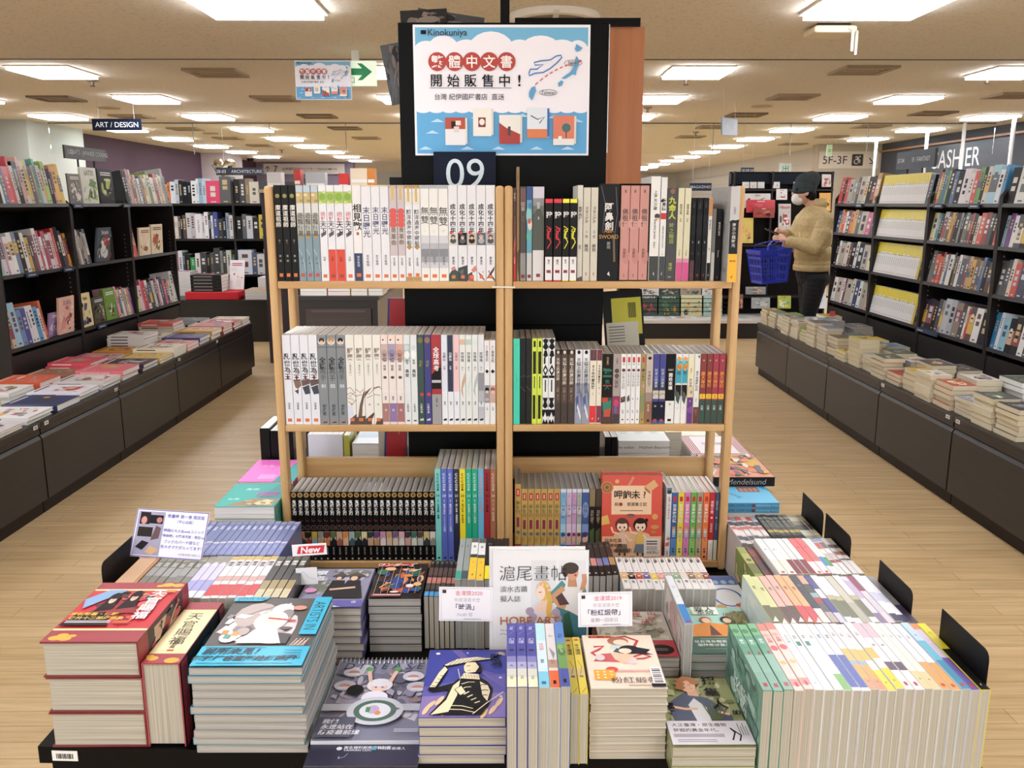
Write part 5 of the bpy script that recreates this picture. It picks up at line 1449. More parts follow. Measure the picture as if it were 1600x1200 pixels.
# --- desk calendar with a spiral
def calendar(p, W, D):
 X, Yv = (lambda u: u * W), (lambda v: v * D)
 p.rect(.001, .001, W - .001, D - .001, '7e8094')
 rnd = random.Random(21)
 blobs(p, X(.02), Yv(.2), X(.98), Yv(.95), ['8f8ca4', 'b9b6c6', '6a6a80', 'a59fb4', '55586c', 'c9c6d2', '9a7f80'], 40, rnd, .22)
 for u, v in ((.20, .80), (.82, .74), (.15, .62), (.88, .60)):
  p.ell(X(u), Yv(v), X(.11), Yv(.065), 'c6c6d4', 14)
  p.ell(X(u), Yv(v - .01), X(.06), Yv(.03), 'c98f84', 12)
  p.rect(X(u - .06), Yv(v - .045), X(u + .06), Yv(v - .015), 'dcdde4')
 for i, ch in enumerate('DISEASE'):
  p.text(ch, X(.14 + i * .123), Yv(.875), W * .165, '2c2c3c', 'c', .0, 0, .85, .2)
 for u, v, b in ((.50, .62, 'dcdae4'), (.48, .46, 'e6e3ee')):
  p.ell(X(u), Yv(v), X(.13), Yv(.085), b, 18)
  p.ell(X(u), Yv(v - .03), X(.085), Yv(.055), 'e9c6b4', 16)
  p.ell(X(u), Yv(v + .02), X(.10), Yv(.045), b, 16)
  p.rect(X(u - .045), Yv(v - .037), X(u - .02), Yv(v - .022), '6a5a7a')
  p.rect(X(u + .02), Yv(v - .037), X(u + .045), Yv(v - .022), '6a5a7a')
 for u in (.40, .60):
  p.line([(X(u), Yv(.66)), (X(u + (.04 if u > .5 else -.04)), Yv(.80))], W * .04, 'd9b7a6')
  p.ell(X(u + (.05 if u > .5 else -.05)), Yv(.83), X(.035), Yv(.03), '4f9a5a', 12)
 p.ell(X(.27), Yv(.55), X(.085), Yv(.07), '232226', 14)
 p.rect(.001, Yv(.30), W - .001, Yv(.38), 'b9bcc8')
 p.ell(X(.52), Yv(.30), X(.27), Yv(.165), 'c9ccd6', 28)
 p.ell(X(.52), Yv(.30), X(.205), Yv(.125), '4a6a5c', 26)
 p.ell(X(.52), Yv(.30), X(.15), Yv(.09), 'd9dbe4', 24)
 p.poly([(X(.66), Yv(.36)), (X(.76), Yv(.32)), (X(.68), Yv(.29))], '5f6a74')
 p.ell(X(.50), Yv(.31), X(.06), Yv(.05), 'b9a6c6', 14)
 p.rect(X(.43), Yv(.28), X(.47), Yv(.34), '3f8a4f')
 p.ell(X(.55), Yv(.27), X(.03), Yv(.025), 'd98f4f', 10)
 p.rect(.001, .001, X(.36), Yv(.225), '55586a')
 for j, s in enumerate(('我們', '永遠站在', '防疫最前線')):
  p.text(s, X(.06), Yv(.175 - j * .06), W * .075, 'e3e4ea', 'l', .012, 0, 1, .15)
 p.bars(X(.74), X(.96), Yv(.09), .002, 2, 'cfd0dc', 2.6)

r = empty('desk_calendar', (-.3165, 1.183, TZ + .0005), 'grey spiral desk calendar headed DISEASE on a navy base', 'desk calendar')
CW, CD = .1765, .312
MB().box((0, 0, 0), (CW, CD, .012), M('26263c', .18, 0, .6)).build('base_card', r, bevel=.001)
p = Pr((0, 0, .012), (1, 0, 0), (0, 1, 0))
p.rect(.001, .001, CW - .001, .058, '2a2a44')
p.ell(CW * .27, .043, .0045, .0045, 'dfe3ea', 14)
p.text('衛生福利部疾病管制署', CW * .31, .0455, .0075, 'dfe3ea', 'l', .01)
p.text('TAIWAN CDC', CW * .31, .0385, .007, 'dfe3ea', 'l', .01)
p.rect(CW * .565, .039, CW * .60, .047, '3fa0c0')
p.text('1922防疫達人', CW * .62, .043, .0075, 'dfe3ea', 'l', .01)
p.line([(CW * .3, .018), (CW * .34, .022), (CW * .36, .03)], .0012, '8f90b0')
p.poly([(CW * .28, .017), (CW * .30, .017), (CW * .29, .024)], 'a9aac4')
p.build('base_print', r)
s = MB().box((0, .053, .0124), (CW, CD - .008, .0185), M('d5d5da', .4)).build('page_sheets', r)
p = Pr((0, .0535, .0186), (1, 0, 0), (0, 1, 0))
calendar(p, CW, CD - .008 - .0535)
p.build('calendar_print', r)
sp = MB()
for k in range(22):
 x = .006 + k * (CW - .012) / 21
 sp.tube([(x, CD - .013 + .009 * _c(a), .0155 + .009 * _s(a)) for a in (.2, .9, 1.6, 2.3, 3.0)], .0009, M('c9ccd2', .25, .9), 6)
sp.build('spiral_binding_loops', r)

# --- night-blue comic with a swordsman, five copies
def swordsman(p, W, D):
 X, Yv = (lambda u: u * W), (lambda v: v * D)
 IV, K = 'ece0b8', '1b1a1c'
 p.rect(.001, .001, W - .001, D - .001, '3a429a')
 p.poly([(.001, D * .42), (W - .001, D * .62), (W - .001, .001), (.001, .001)], '5f5aa6')
 p.poly([(.001, D * .28), (W - .001, D * .34), (W - .001, .001), (.001, .001)], '8a78b4')
 for q in range(6):
  p.line([(X(.30 + q * .02), D - .002), (X(.55 + q * .03), Yv(.72 - q * .02)), (W - .002, Yv(.56 - q * .03))], W * .012, '7a6cae')
 for u, v, s in ((.12, .93, .03), (.50, .94, .015), (.20, .63, .018), (.93, .55, .02), (.94, .28, .02)):
  p.ell(X(u), Yv(v), X(s), Yv(s * .6), 'f1eef4', 10)
 for u, v, a in ((.12, .16, .5), (.22, .22, .4), (.06, .1, .3), (.85, .1, .4), (.95, .2, .35), (.75, .05, .3), (.3, .08, .3)):
  p.ell(X(min(max(u, .08), .92)), Yv(v), X(.03), Yv(.07), 'e9c79a', 10, -a)
 for k in range(9):
  a = k * math.pi / 8
  p.line([(X(.93) + X(.02) * _c(a), Yv(.90) + X(.02) * _s(a)), (X(.93) + min(X(.062), .009) * _c(a), Yv(.90) + X(.085) * _s(a))], W * .008, 'eecf9a')
 # hat
 p.poly([(X(.20), Yv(.73)), (X(.36), Yv(.82)), (X(.62), Yv(.86)), (X(.84), Yv(.83)), (X(.60), Yv(.79)), (X(.36), Yv(.73)), (X(.24), Yv(.70))], K)
 p.poly([(X(.22), Yv(.735)), (X(.37), Yv(.83)), (X(.62), Yv(.865)), (X(.82), Yv(.838)), (X(.58), Yv(.80)), (X(.36), Yv(.75)), (X(.25), Yv(.725))], IV)
 for k in range(9):
  p.line([(X(.28 + k * .055), Yv(.735 + k * .012)), (X(.36 + k * .05), Yv(.82 + .004 * k))], W * .007, K)
 # raised arm and hand
 p.poly([(X(.06), Yv(.36)), (X(.16), Yv(.60)), (X(.22), Yv(.70)), (X(.28), Yv(.66)), (X(.24), Yv(.56)), (X(.18), Yv(.40)), (X(.36), Yv(.46)), (X(.34), Yv(.36)), (X(.12), Yv(.33))], K)
 p.poly([(X(.08), Yv(.40)), (X(.17), Yv(.62)), (X(.23), Yv(.71)), (X(.27), Yv(.66)), (X(.22), Yv(.56)), (X(.15), Yv(.40))], IV)
 for k in range(4):
  p.line([(X(.10 + k * .03), Yv(.42 + k * .05)), (X(.17 + k * .025), Yv(.41 + k * .05))], W * .010, K)
 # body
 p.poly([(X(.12), Yv(.02)), (X(.28), Yv(.24)), (X(.34), Yv(.44)), (X(.44), Yv(.54)), (X(.66), Yv(.56)), (X(.78), Yv(.47)), (X(.84), Yv(.38)), (X(.80), Yv(.16)), (X(.72), Yv(.02))], K)
 p.poly([(X(.14), Yv(.02)), (X(.30), Yv(.22)), (X(.36), Yv(.42)), (X(.44), Yv(.50)), (X(.42), Yv(.28)), (X(.34), Yv(.06))], IV)
 p.poly([(X(.68), Yv(.48)), (X(.78), Yv(.42)), (X(.81), Yv(.34)), (X(.78), Yv(.20)), (X(.72), Yv(.28))], IV)
 for a, b in (((.46, .44), (.62, .47)), ((.45, .36), (.58, .40)), ((.66, .40), (.76, .43)), ((.68, .33), (.79, .35)), ((.70, .26), (.78, .28)), ((.36, .14), (.62, .10)), ((.34, .09), (.64, .05))):
  p.line([(X(a[0]), Yv(a[1])), (X((a[0] + b[0]) / 2), Yv((a[1] + b[1]) / 2 + .015)), (X(b[0]), Yv(b[1]))], W * .014, IV if a[0] < .6 else K)
 p.poly([(X(.38), Yv(.36)), (X(.46), Yv(.42)), (X(.54), Yv(.32)), (X(.70), Yv(.16)), (X(.64), Yv(.10)), (X(.48), Yv(.24))], K)
 p.poly([(X(.39), Yv(.36)), (X(.46), Yv(.41)), (X(.52), Yv(.32)), (X(.46), Yv(.28))], IV)
 for k in range(4):
  p.line([(X(.50 + k * .045), Yv(.29 - k * .04)), (X(.56 + k * .045), Yv(.33 - k * .045))], W * .018, IV)
 # neck, face, hair
 p.poly([(X(.44), Yv(.52)), (X(.68), Yv(.50)), (X(.66), Yv(.58)), (X(.48), Yv(.60))], IV)
 for k in range(6):
  p.line([(X(.46 + k * .035), Yv(.585 - k * .004)), (X(.48 + k * .035), Yv(.53))], W * .006, '7a5a7a')
 p.poly([(X(.62), Yv(.76)), (X(.68), Yv(.74)), (X(.70), Yv(.62)), (X(.62), Yv(.60))], K)
 p.poly([(X(.47), Yv(.70)), (X(.50), Yv(.76)), (X(.61), Yv(.765)), (X(.66), Yv(.69)), (X(.62), Yv(.61)), (X(.51), Yv(.595)), (X(.48), Yv(.63))], IV)
 p.line([(X(.50), Yv(.70)), (X(.55), Yv(.71))], W * .012, K)
 p.line([(X(.52), Yv(.63)), (X(.56), Yv(.632))], W * .008, K)
 p.line([(X(.40), Yv(.66)), (X(.44), Yv(.50))], W * .008, IV)
 p.line([(X(.62), Yv(.02)), (X(.78), Yv(.17)), (X(.97), Yv(.32))], W * .012, IV)
 p.vtext('時渦', X(.87), Yv(.90), W * .15, '14131a', 1.0, .02)

stack(-.1405, 1.203, .1365, .2085, 5, .0158, '3a3f86', 'night-blue comic with a cream swordsman under a straw hat, top copy', swordsman, 'cream', 'l', what='night-blue swordsman comic in the front pile', jit=.0016)

# --- comics standing spine up in the middle of the front edge
pur = S('4a4a9c', b=[(.55, .64, '7f7fb8'), (.64, .74, 'a9a9cc'), (.74, .86, 'd0d2c6'), (.86, 1, 'e3e4c4')], t=[('白夜', .06, .4, 'cfcfe6'), ('幻環', .26, .62, 'c9c9e0'), ('魚', .68, .4, '6a6a86'), ('三日', .84, .34, '6a6a60')], e=[(.5, .455, .3, .2, '22213a')], l=[('8a8ac4', .06, [(.1, .12), (.9, .05)]), ('8a8ac4', .06, [(.2, .2), (.9, .13)])])
lbl = S('cfe6ec', b=[(0, .3, 'b5dfe6'), (.78, 1, '7fc6de')], t=[('捺美夢', .34, .5, 'e8b0b8'), ('蘇愚', .6, .36, '5a7a8a')], p=[('2f6a9a', [(.3, .92), (.7, .92), (.7, .96), (.3, .96)])])
org = S('d6d2d2', b=[(.76, 1, 'e2683a'), (.6, .72, 'b5907c')], t=[('心', .2, .5, '55566a'), ('阮光', .6, .4, '7a6a60')], p=[('8f8a90', [(.2, .4), (.8, .5), (.6, .6)]), ('2a2a2a', [(.35, .9), (.65, .9), (.65, .95), (.35, .95)])])
blg = S('5a86cc', b=[(.35, .75, '6f9a54'), (.75, 1, '4a55a0')], t=[('北城', .2, .5, '2a3a5a'), ('阮光', .46, .34, 'dfe6d2')], e=[(.5, .5, .4, .8, '4f7a3c'), (.4, .42, .3, .5, '8ab06a')], p=[('20242e', [(.35, .9), (.65, .9), (.65, .95), (.35, .95)])])
yel = S('d9c34a', b=[(.58, .72, 'cfb87a')], t=[('冬之漂流', .14, .66, '4a3a1c', .01), ('簡', .7, .5, '4a4a3a')], e=[(.5, .06, .3, .2, 'b5402f')], l=[('4a4a3a', .06, [(.3, .45), (.7, .55), (.4, .68)]), ('6a5a2a', .06, [(.8, .9), (.3, .98)])])
GF = 'spine-up comics at the middle of the front edge'
up_row([(pur, 1, 'purple spine-up comic with cream tail')] * 3 + [(lbl, 1.06, 'pale aqua spine-up comic'), (org, .98, 'grey spine-up comic with orange tail'), (blg, .95, 'blue and green spine-up comic')], -.0034, .0945, 1.186, .204, .784, 'from the swordsman pile', GF, name='comic')
up_row([(yel, 1, 'yellow spine-up comic')] * 2, .0957, .1235, 1.2, .178, .763, 'from the blue and green one', GF, name='comic')

# --- pile with two girls and a red ribbon
def ribbon(p, W, D):
 X, Yv = (lambda u: u * W), (lambda v: v * D)
 p.rect(.001, .001, W - .001, D - .001, 'ead9c6')
 p.rect(X(.10), Yv(.935), X(.42), Yv(.985), 'e8683a')
 p.text('東立原創 周刊', X(.27), Yv(.96), W * .06, '5a1f14', 'c', .02)
 R = 'b83a40'
 p.line([(X(.40), Yv(.93)), (X(.62), Yv(.97)), (X(.78), Yv(.88)), (X(.70), Yv(.74)), (X(.58), Yv(.70))], W * .05, R)
 p.line([(X(.14), Yv(.76)), (X(.28), Yv(.77)), (X(.20), Yv(.70)), (X(.10), Yv(.64)), (X(.16), Yv(.58)), (X(.42), Yv(.60))], W * .05, R)
 p.line([(X(.60), Yv(.52)), (X(.80), Yv(.53)), (X(.90), Yv(.57)), (X(.80), Yv(.62)), (X(.66), Yv(.56))], W * .045, R)
 p.poly([(X(.10), Yv(.48)), (X(.50), Yv(.46)), (X(.60), Yv(.56)), (X(.42), Yv(.64)), (X(.22), Yv(.62))], 'c2545c')
 p.poly([(X(.36), Yv(.64)), (X(.62), Yv(.62)), (X(.72), Yv(.50)), (X(.52), Yv(.42)), (X(.40), Yv(.52))], 'e8bfa0')
 p.poly([(X(.36), Yv(.72)), (X(.52), Yv(.72)), (X(.56), Yv(.80)), (X(.40), Yv(.82))], 'bfd0cc')
 p.poly([(X(.40), Yv(.66)), (X(.54), Yv(.62)), (X(.58), Yv(.70)), (X(.46), Yv(.73))], '3c4252')
 p.ell(X(.50), Yv(.87), X(.15), Yv(.085), 'a86a52', 18)
 p.ell(X(.53), Yv(.845), X(.10), Yv(.055), 'f0d0b8', 16)
 p.ell(X(.64), Yv(.70), X(.15), Yv(.085), '22222a', 18, -.2)
 p.poly([(X(.70), Yv(.76)), (X(.93), Yv(.70)), (X(.86), Yv(.64)), (X(.95), Yv(.60)), (X(.70), Yv(.62))], '22222a')
 p.ell(X(.57), Yv(.675), X(.09), Yv(.05), 'f2d2bc', 16)
 for u, v in ((.20, .55), (.63, .48)):
  p.ell(X(u), Yv(v), X(.07), Yv(.06), 'd9c9c9', 12)
 p.ell(X(.33), Yv(.325), X(.085), Yv(.05), 'd8474c', 16)
 p.rect(X(.08), Yv(.14), X(.36), Yv(.32), 'f0a63a')
 for a in range(3):
  for b in range(3):
   p.ell(X(.13 + a * .09), Yv(.18 + b * .05), X(.02), Yv(.014), 'f6dcae', 8)
 p.text('粉紅緞帶', X(.60), Yv(.135), W * .16, '3c3434', 'c', -.004)
 p.bars(X(.38), X(.82), Yv(.31), .0016, 2, 'd9848a', 2.6)
 p.bars(X(.5), X(.8), Yv(.05), .0018, 1, '8a7a74')
 p.rect(X(.83), Yv(.06), X(.985), Yv(.36), 'f2f0ee')
 for k in range(8):
  p.rect(X(.85), Yv(.09 + k * .032), X(.965), Yv(.09 + k * .032 + (.012 if k % 3 else .02)), '2c2c34')
 p.rect(X(.80), Yv(.015), X(.985), Yv(.07), '22222a')

stack(.1275, 1.2146, .1205, .170, 9, .0133, 'dccdbd', 'pink-ribbon comic with two sketched girls, top copy of the front pile', ribbon, 'cream', 'l', what='pink-ribbon comic in the front pile', jit=.0016)

# --- plant collector novel
def collector(p, W, D):
 X, Yv = (lambda u: u * W), (lambda v: v * D)
 p.rect(.001, .001, W - .001, D - .001, '9aa070')
 rnd = random.Random(31)
 blobs(p, X(.02), Yv(.3), X(.98), Yv(.98), ['7f8a5a', 'b5b58a', '8f9468', 'c9c4a4', '6f7a4c', 'a8a57c'], 26, rnd, .22)
 p.poly([(X(.12), Yv(.33)), (X(.10), Yv(.58)), (X(.34), Yv(.74)), (X(.64), Yv(.66)), (X(.86), Yv(.40)), (X(.84), Yv(.33))], '46506a')
 p.poly([(X(.40), Yv(.33)), (X(.36), Yv(.56)), (X(.46), Yv(.66)), (X(.58), Yv(.52)), (X(.58), Yv(.33))], 'cfd0d2')
 p.line([(X(.12), Yv(.54)), (X(.30), Yv(.50)), (X(.46), Yv(.50))], W * .05, 'e2b394')
 p.line([(X(.84), Yv(.42)), (X(.70), Yv(.46))], W * .05, 'e2b394')
 p.poly([(X(.40), Yv(.70)), (X(.54), Yv(.68)), (X(.53), Yv(.82)), (X(.40), Yv(.82))], 'dba98a')
 p.ell(X(.43), Yv(.85), X(.11), Yv(.10), 'e2b394', 18)
 for u, v in ((.34, .88), (.36, .94), (.43, .965), (.50, .95), (.54, .90), (.33, .82)):
  p.ell(X(u), Yv(v), X(.07), Yv(.035), 'a9714a', 12)
 p.line([(X(.44), Yv(.86)), (X(.48), Yv(.86))], W * .01, '4a342a')
 p.line([(X(.45), Yv(.80)), (X(.49), Yv(.80))], W * .01, 'b5604f')
 for k in range(6):
  p.line([(X(.60 + k * .02), Yv(.34)), (X(.54 + k * .06), Yv(.58 - (k % 2) * .06))], W * .018, '5a6a34')
 for s, u, v in (('採', .74, .93), ('集', .72, .75), ('人', .76, .56), ('的', .93, .44), ('野', .06, .70), ('帳', .08, .52)):
  p.text(s, X(u), Yv(v), W * (.20 if s not in '的' else .11), '16161a', 'c', .025)
 p.rect(.001, .001, W - .001, Yv(.32), 'd6d2da')
 p.text('大正臺灣・原生植物', X(.06), Yv(.265), W * .075, '2c2a30', 'l', .005)
 p.text('發掘的黃金年代。', X(.06), Yv(.195), W * .075, '2c2a30', 'l', .005)
 p.rect(X(.05), Yv(.10), X(.66), Yv(.145), 'a9a6b0')
 p.bars(X(.08), X(.55), Yv(.07), .0015, 2, '77747c', 3)
 p.line([(X(.74), Yv(.06)), (X(.80), Yv(.16)), (X(.76), Yv(.22)), (X(.86), Yv(.12)), (X(.82), Yv(.05))], W * .02, '26262c')
 for k in range(4):
  p.rect(X(.86 + k * .03), Yv(.12), X(.87 + k * .03), Yv(.28 - (k % 2) * .04), '6a6870')

stack(.2495, 1.171, .1285, .196, 3, .0164, '8a9064', 'green novel with a curly-haired man in a blue jacket, top copy', collector, 'cream', 'l', what='green plant-collector novel in the low pile', jit=.001)

# --- the long block along the aisle side: novels standing spine up
gre = S('5f9a80', b=[(0, .2, '79b486'), (.5, .75, '86b09e'), (.75, 1, '7fa896')], e=[(.4, .12, .4, .5, '4f8a5c'), (.6, .3, .4, .9, '6aa58c')], t=[('南方', .26, .5, 'e4efe8')], p=[('a83a4c', [(.35, .90), (.75, .90), (.75, .95), (.35, .95)]), ('a83a4c', [(.5, .45), (.75, .45), (.75, .49), (.5, .49)])], r=.2)
prd = S('ecc7bd', b=[(0, .12, 'd9847a'), (.85, .94, 'd98a84')], e=[(.5, .4, .4, .6, 'd0525a'), (.5, .62, .35, .4, 'd9ad62'), (.4, .2, .4, .4, 'e6a59a')], t=[('花開', .24, .55, 'b5323c')], p=[('b8303c', [(.4, .89), (.7, .89), (.7, .95), (.4, .95)])], r=.2)
wh1 = S('e6ebec', t=[('月光行路', .2, .45, '6a7a7c'), ('吳', .9, .3, '7a7a7a')], r=.2)
wh2 = S('e3e6e6', t=[('島嶼', .2, .45, '5a5a60')], p=[('2f7a6a', [(.25, .3), (.75, .3), (.75, .37), (.25, .37)])], r=.2)
wh3 = S('eaeeea', b=[(.78, 1, '6aa84a')], t=[('植物', .2, .4, '6a6a6a')], r=.2)
bl2 = S('e4e8f0', b=[(.5, .96, '35479c')], t=[('漫遊', .18, .5, '3a3a4a')], r=.2)
oye = S('e6e2e2', b=[(.42, .6, 'dcae54'), (.6, .66, '8fa0b4'), (.66, .86, 'e09a3c'), (.86, 1, 'd98a5a')], t=[('少年', .16, .55, '3c3c3a'), ('木', .88, .4, '5a3a2a')], r=.2)
yg = S('e6e6e0', b=[(.42, .58, 'd9b45a'), (.72, 1, 'd6cf32')], t=[('少年', .16, .55, '3c3c3a'), ('木', .88, .4, '5a5a2a')], r=.2)
wpk = S('eae6e8', b=[(0, .25, 'e2b9c4'), (.62, .74, '5a4a5a')], t=[('夢', .35, .5, '6a5a6a')], p=[('b5404c', [(.35, .9), (.7, .9), (.7, .95), (.35, .95)])], r=.2)
crm = S('e2e2da', b=[(.76, 1, 'dccb9c')], t=[('山海', .2, .4, '8a8a84'), ('東', .86, .3, '6a5a3a')], r=.2)
orn = S('dfe2e6', b=[(.62, 1, 'd9a05a')], t=[('日常', .2, .4, '8a8a94')], p=[('c2402f', [(.3, .92), (.7, .92), (.7, .96), (.3, .96)])], r=.2)
tbl = S('b9d4e2', b=[(.3, .6, '5fb4cf'), (.6, 1, '3a8aae')], t=[('海', .2, .4, '5a7a8a')], p=[('c2402f', [(.3, .92), (.7, .92), (.7, .96), (.3, .96)])], r=.2)
prp = S('d0c4d4', b=[(0, .1, 'd98a5a'), (.55, 1, '6a56a0')], t=[('夜', .3, .4, 'efe9f2')], p=[('c2402f', [(.3, .92), (.7, .92), (.7, .96), (.3, .96)])], r=.2)
yk = S('e2d52a', b=[(.42, 1, '19191b')], t=[('黑', .15, .5, '3a3a1a')], p=[('d8d4cc', [(.4, .93), (.6, .91), (.5, .95)])], r=.2)
GI = 'novels standing spine up in the front block by the black bookends'
ti = 'from the plant-collector novels, front spine-up block'

def side_green(p, d, h):
 p.rect(.001, .001, d - .001, h - .001, '6f9684')
 blobs(p, .003, .003, d - .003, h - .003, ['5f8a78', '86a898', '55786a', '9ab8aa', '4c6a60'], 22, random.Random(17), .28)
 for k, ch in enumerate('來歸'):
  p.text(ch, d * .52, h * (.62 - k * .22), d * .3, 'dfe8e2', 'c', -.01, 0, 1, .1)

I_ = [(gre, 1.06, 'green leafy spine', {'side': (0, side_green)}), (gre, 1.06, 'green leafy spine'), (gre, 1.06, 'green leafy spine'), (prd, 1.03, 'red floral spine'), (prd, 1.03, 'red floral spine'), (wh1, 1, 'white spine with faint script'), (wh2, 1, 'white spine with teal block'), (wh2, .95, 'white spine with teal block'), (wh3, .9, 'white spine with green tail'),
 (bl2, .9, 'white and royal-blue spine'), (bl2, .9, 'white and royal-blue spine'), (oye, .85, 'orange-banded white spine'), (oye, .85, 'orange-banded white spine'), (yg, .9, 'white spine with acid-yellow tail'), (yg, .9, 'white spine with acid-yellow tail'), (wpk, .95, 'pink-headed white spine'), (wpk, .95, 'pink-headed white spine'),
 (crm, .92, 'white spine with cream tail'), (crm, .92, 'white spine with cream tail'), (orn, .95, 'white spine with tan-orange tail'), (orn, .95, 'white spine with tan-orange tail'), (tbl, .95, 'sea-blue spine'), (prp, .95, 'violet-tailed spine'), (yk, 1.05, 'yellow and black spine')]
up_row(I_, .380, .7225, 1.17, .209, .788, ti, GI)

pale = lambda c, f: S(c, b=[(.68, 1, f)], t=[('春花', .26, .5, '5a5a4a')], p=[('e6e2de', [(.2, 1), (.9, 1), (.8, .9)])], r=.18)
char = S('3a3b42', b=[(.72, 1, 'e6dcd6')], t=[('墨', .2, .5, '8a8a8a')], r=.18)
art1 = S('b5a9a4', b=[(0, .2, 'c9a58a'), (.2, .4, '4a4a4a'), (.4, .5, '8fb0b8'), (.5, .62, 'a8453c'), (.62, .8, '5a5a60')], r=.18)
nvy = S('4a4a8a', b=[(.3, .5, 'dfe2ea'), (.8, 1, 'c9cad6')], r=.18)
olw = S('dfe0e4', b=[(.45, .55, 'b5b08a'), (.55, .9, '6f7358')], r=.18)
cgr = S('c4c1b2', b=[(.6, 1, 'b0ad9c')], r=.18)
lil = S('dcd4de', b=[(.1, .5, 'c0b0cc'), (.8, 1, '8a7a9a')], r=.18)
mag = S('dccfd6', b=[(.0, .35, '8a3a5a'), (.5, .8, 'cfc8d4')], r=.18)
wvi = S('e8e8f0', b=[(.4, .6, 'c6c9dc'), (.85, 1, '3a3450')], r=.18)
glc = S('8f9396', b=[(.65, 1, '3c3650')], r=.2)
J_ = [(pale('cfd49a', '6a684c'), 1.05, 'pale green spine'), (pale('cfd49a', '6a684c'), 1.05, 'pale green spine'), (pale('dbb3a6', '5a4744'), 1.05, 'dusty pink spine'), (pale('dbb3a6', '5a4744'), 1.05, 'dusty pink spine'), (pale('e8ae82', 'cc4e58'), 1.05, 'peach-orange spine'), (pale('e8ae82', 'cc4e58'), 1.05, 'peach-orange spine'),
 (char, 1.1, 'charcoal spine'), (art1, 1, 'many-coloured art spine'), (nvy, .9, 'navy and white spine'), (olw, 1, 'white and olive spine'), (olw, 1, 'white and olive spine'), (cgr, 1.1, 'stone-grey spine'), (olw, 1, 'white and olive spine'), (lil, .9, 'lilac streaked spine'), (mag, .9, 'magenta-headed spine'), (wvi, .95, 'white and violet spine'), (wvi, .95, 'white and violet spine'), (glc, 1, 'grey and aubergine spine')]

def side_pale(p, d, h):
 p.rect(.001, .001, d - .001, h - .001, 'c6d4d0')
 blobs(p, .003, .003, d - .003, h - .003, ['b5c6c4', 'd6dcd2', 'a9bcbc', 'c2ccb4'], 16, random.Random(7), .3)

J_[0] = J_[0] + ({'side': (0, side_pale)},)
up_row(J_, .4605, .7185, 1.392, .194, .783, 'from the flat green books, second spine-up block', 'novels standing spine up in the second block')
wsp = S('e6e6e4', b=[(.62, .96, 'e2dccf')], t=[('人', .3, .6, '5a5a5a')], p=[('b5443c', [(.35, .93), (.75, .93), (.75, .98), (.35, .98)])], r=.2)
wrd = S('e9e7e4', b=[(.62, 1, '7a1f2a')], t=[('文', .3, .4, 'b5a08a')], r=.2)
cor = S('e0686a', b=[(.68, 1, 'e2dfe2')], e=[(.6, .58, .3, .25, '8a8a5a')], t=[('戀', .25, .5, 'b53a44')], p=[('b5443c', [(.35, .93), (.75, .93), (.75, .98), (.35, .98)])], r=.2)
mng = lambda c: S('dcd9d9', b=[(0, .1, '8a9ac4'), (.12, .3, c), (.34, .42, 'e9e4e2'), (.44, .6, 'c9b9b4'), (.62, .7, '9a3c3c')], r=.2)
bgr = S('dfe3e6', b=[(.55, .8, '3f86c4')], r=.2)
ggr = S('dfe3df', b=[(.55, .8, '3f9a54')], r=.2)
bst = S('c9c6c4', b=[(.2, .3, '5a4a44'), (.4, .5, '8a5a4a'), (.6, .65, '55504c')], r=.2)
oli = S('8f9a4a', b=[(.2, .5, 'a9ac5a'), (.5, .8, '6a7038')], e=[(.5, .4, .3, .4, '4f5a2a')])
dre = S('5a2a2a', b=[(.1, .3, '7a3a34'), (.5, .7, '3a2a28')])

def side_olive(p, d, h):
 p.rect(.001, .001, d - .001, h - .001, '7a8a4a')
 blobs(p, .003, .003, d - .003, h - .003, ['9aa85a', '5a6a34', 'b9b48a', '4a4a30', 'c9a58a'], 18, random.Random(9), .28)

up_row([(oli, 1, 'olive picture spine', {'side': (0, side_olive)}), (dre, 1.1, 'dark red picture spine')], .4975, .5375, 1.60, .175, .765, 'from the wood rack, third spine-up block', 'novels standing spine up in the third block', 'grey')
up_row([(wsp, 1.15, 'white spine with small red seal')] * 2 + [(wrd, .85, 'white spine with maroon tail')] * 3 + [(cor, 1.05, 'coral-red spine')] * 2 + [(bgr, .6, 'white spine with blue tail'), (ggr, .6, 'white spine with green tail')] + [(mng('c2605a'), .75, 'red and white manga spine'), (mng('7a5a54'), .75, 'brown and white manga spine')] + [(bst, .8, 'grey-brown manga spine')] * 2,
 .5385, .7085, 1.60, .185, .78, 'from the olive pair, third spine-up block', 'novels standing spine up in the third block')
m1 = lambda c: S('cfcaca', b=[(0, .15, c), (.2, .35, '3a3a3e'), (.4, .5, 'c2625a'), (.55, .7, 'e2ddda'), (.75, .9, '4a4a52')], r=.25)
m2 = S('33342f', b=[(.1, .18, '77756a'), (.25, .5, '55574a'), (.6, .7, 'b09a4a'), (.8, .95, '1f1f1e')], t=[('鋼', .25, .6, '9a9a86')], r=.25)
m3 = S('8a8674', b=[(.1, .25, 'b9b58f'), (.4, .6, '4a4a44'), (.6, .8, 'c9c6b4')], r=.25)
up_row([(m1('b5403c'), 1, 'red-headed collage manga spine'), (m1('8a8a94'), 1, 'grey collage manga spine'), (m1('c24a44'), 1, 'red-headed collage manga spine'), (m1('c8a0a0'), 1, 'pink collage manga spine'), (m1('b5403c'), 1, 'red-headed collage manga spine'), (m1('9aa0b4'), 1, 'blue-grey collage manga spine')], .52, .597, 1.815, .165, .757, 'from the rack, fourth spine-up block', 'small manga in the fourth block', 'grey', 'manga_volume')
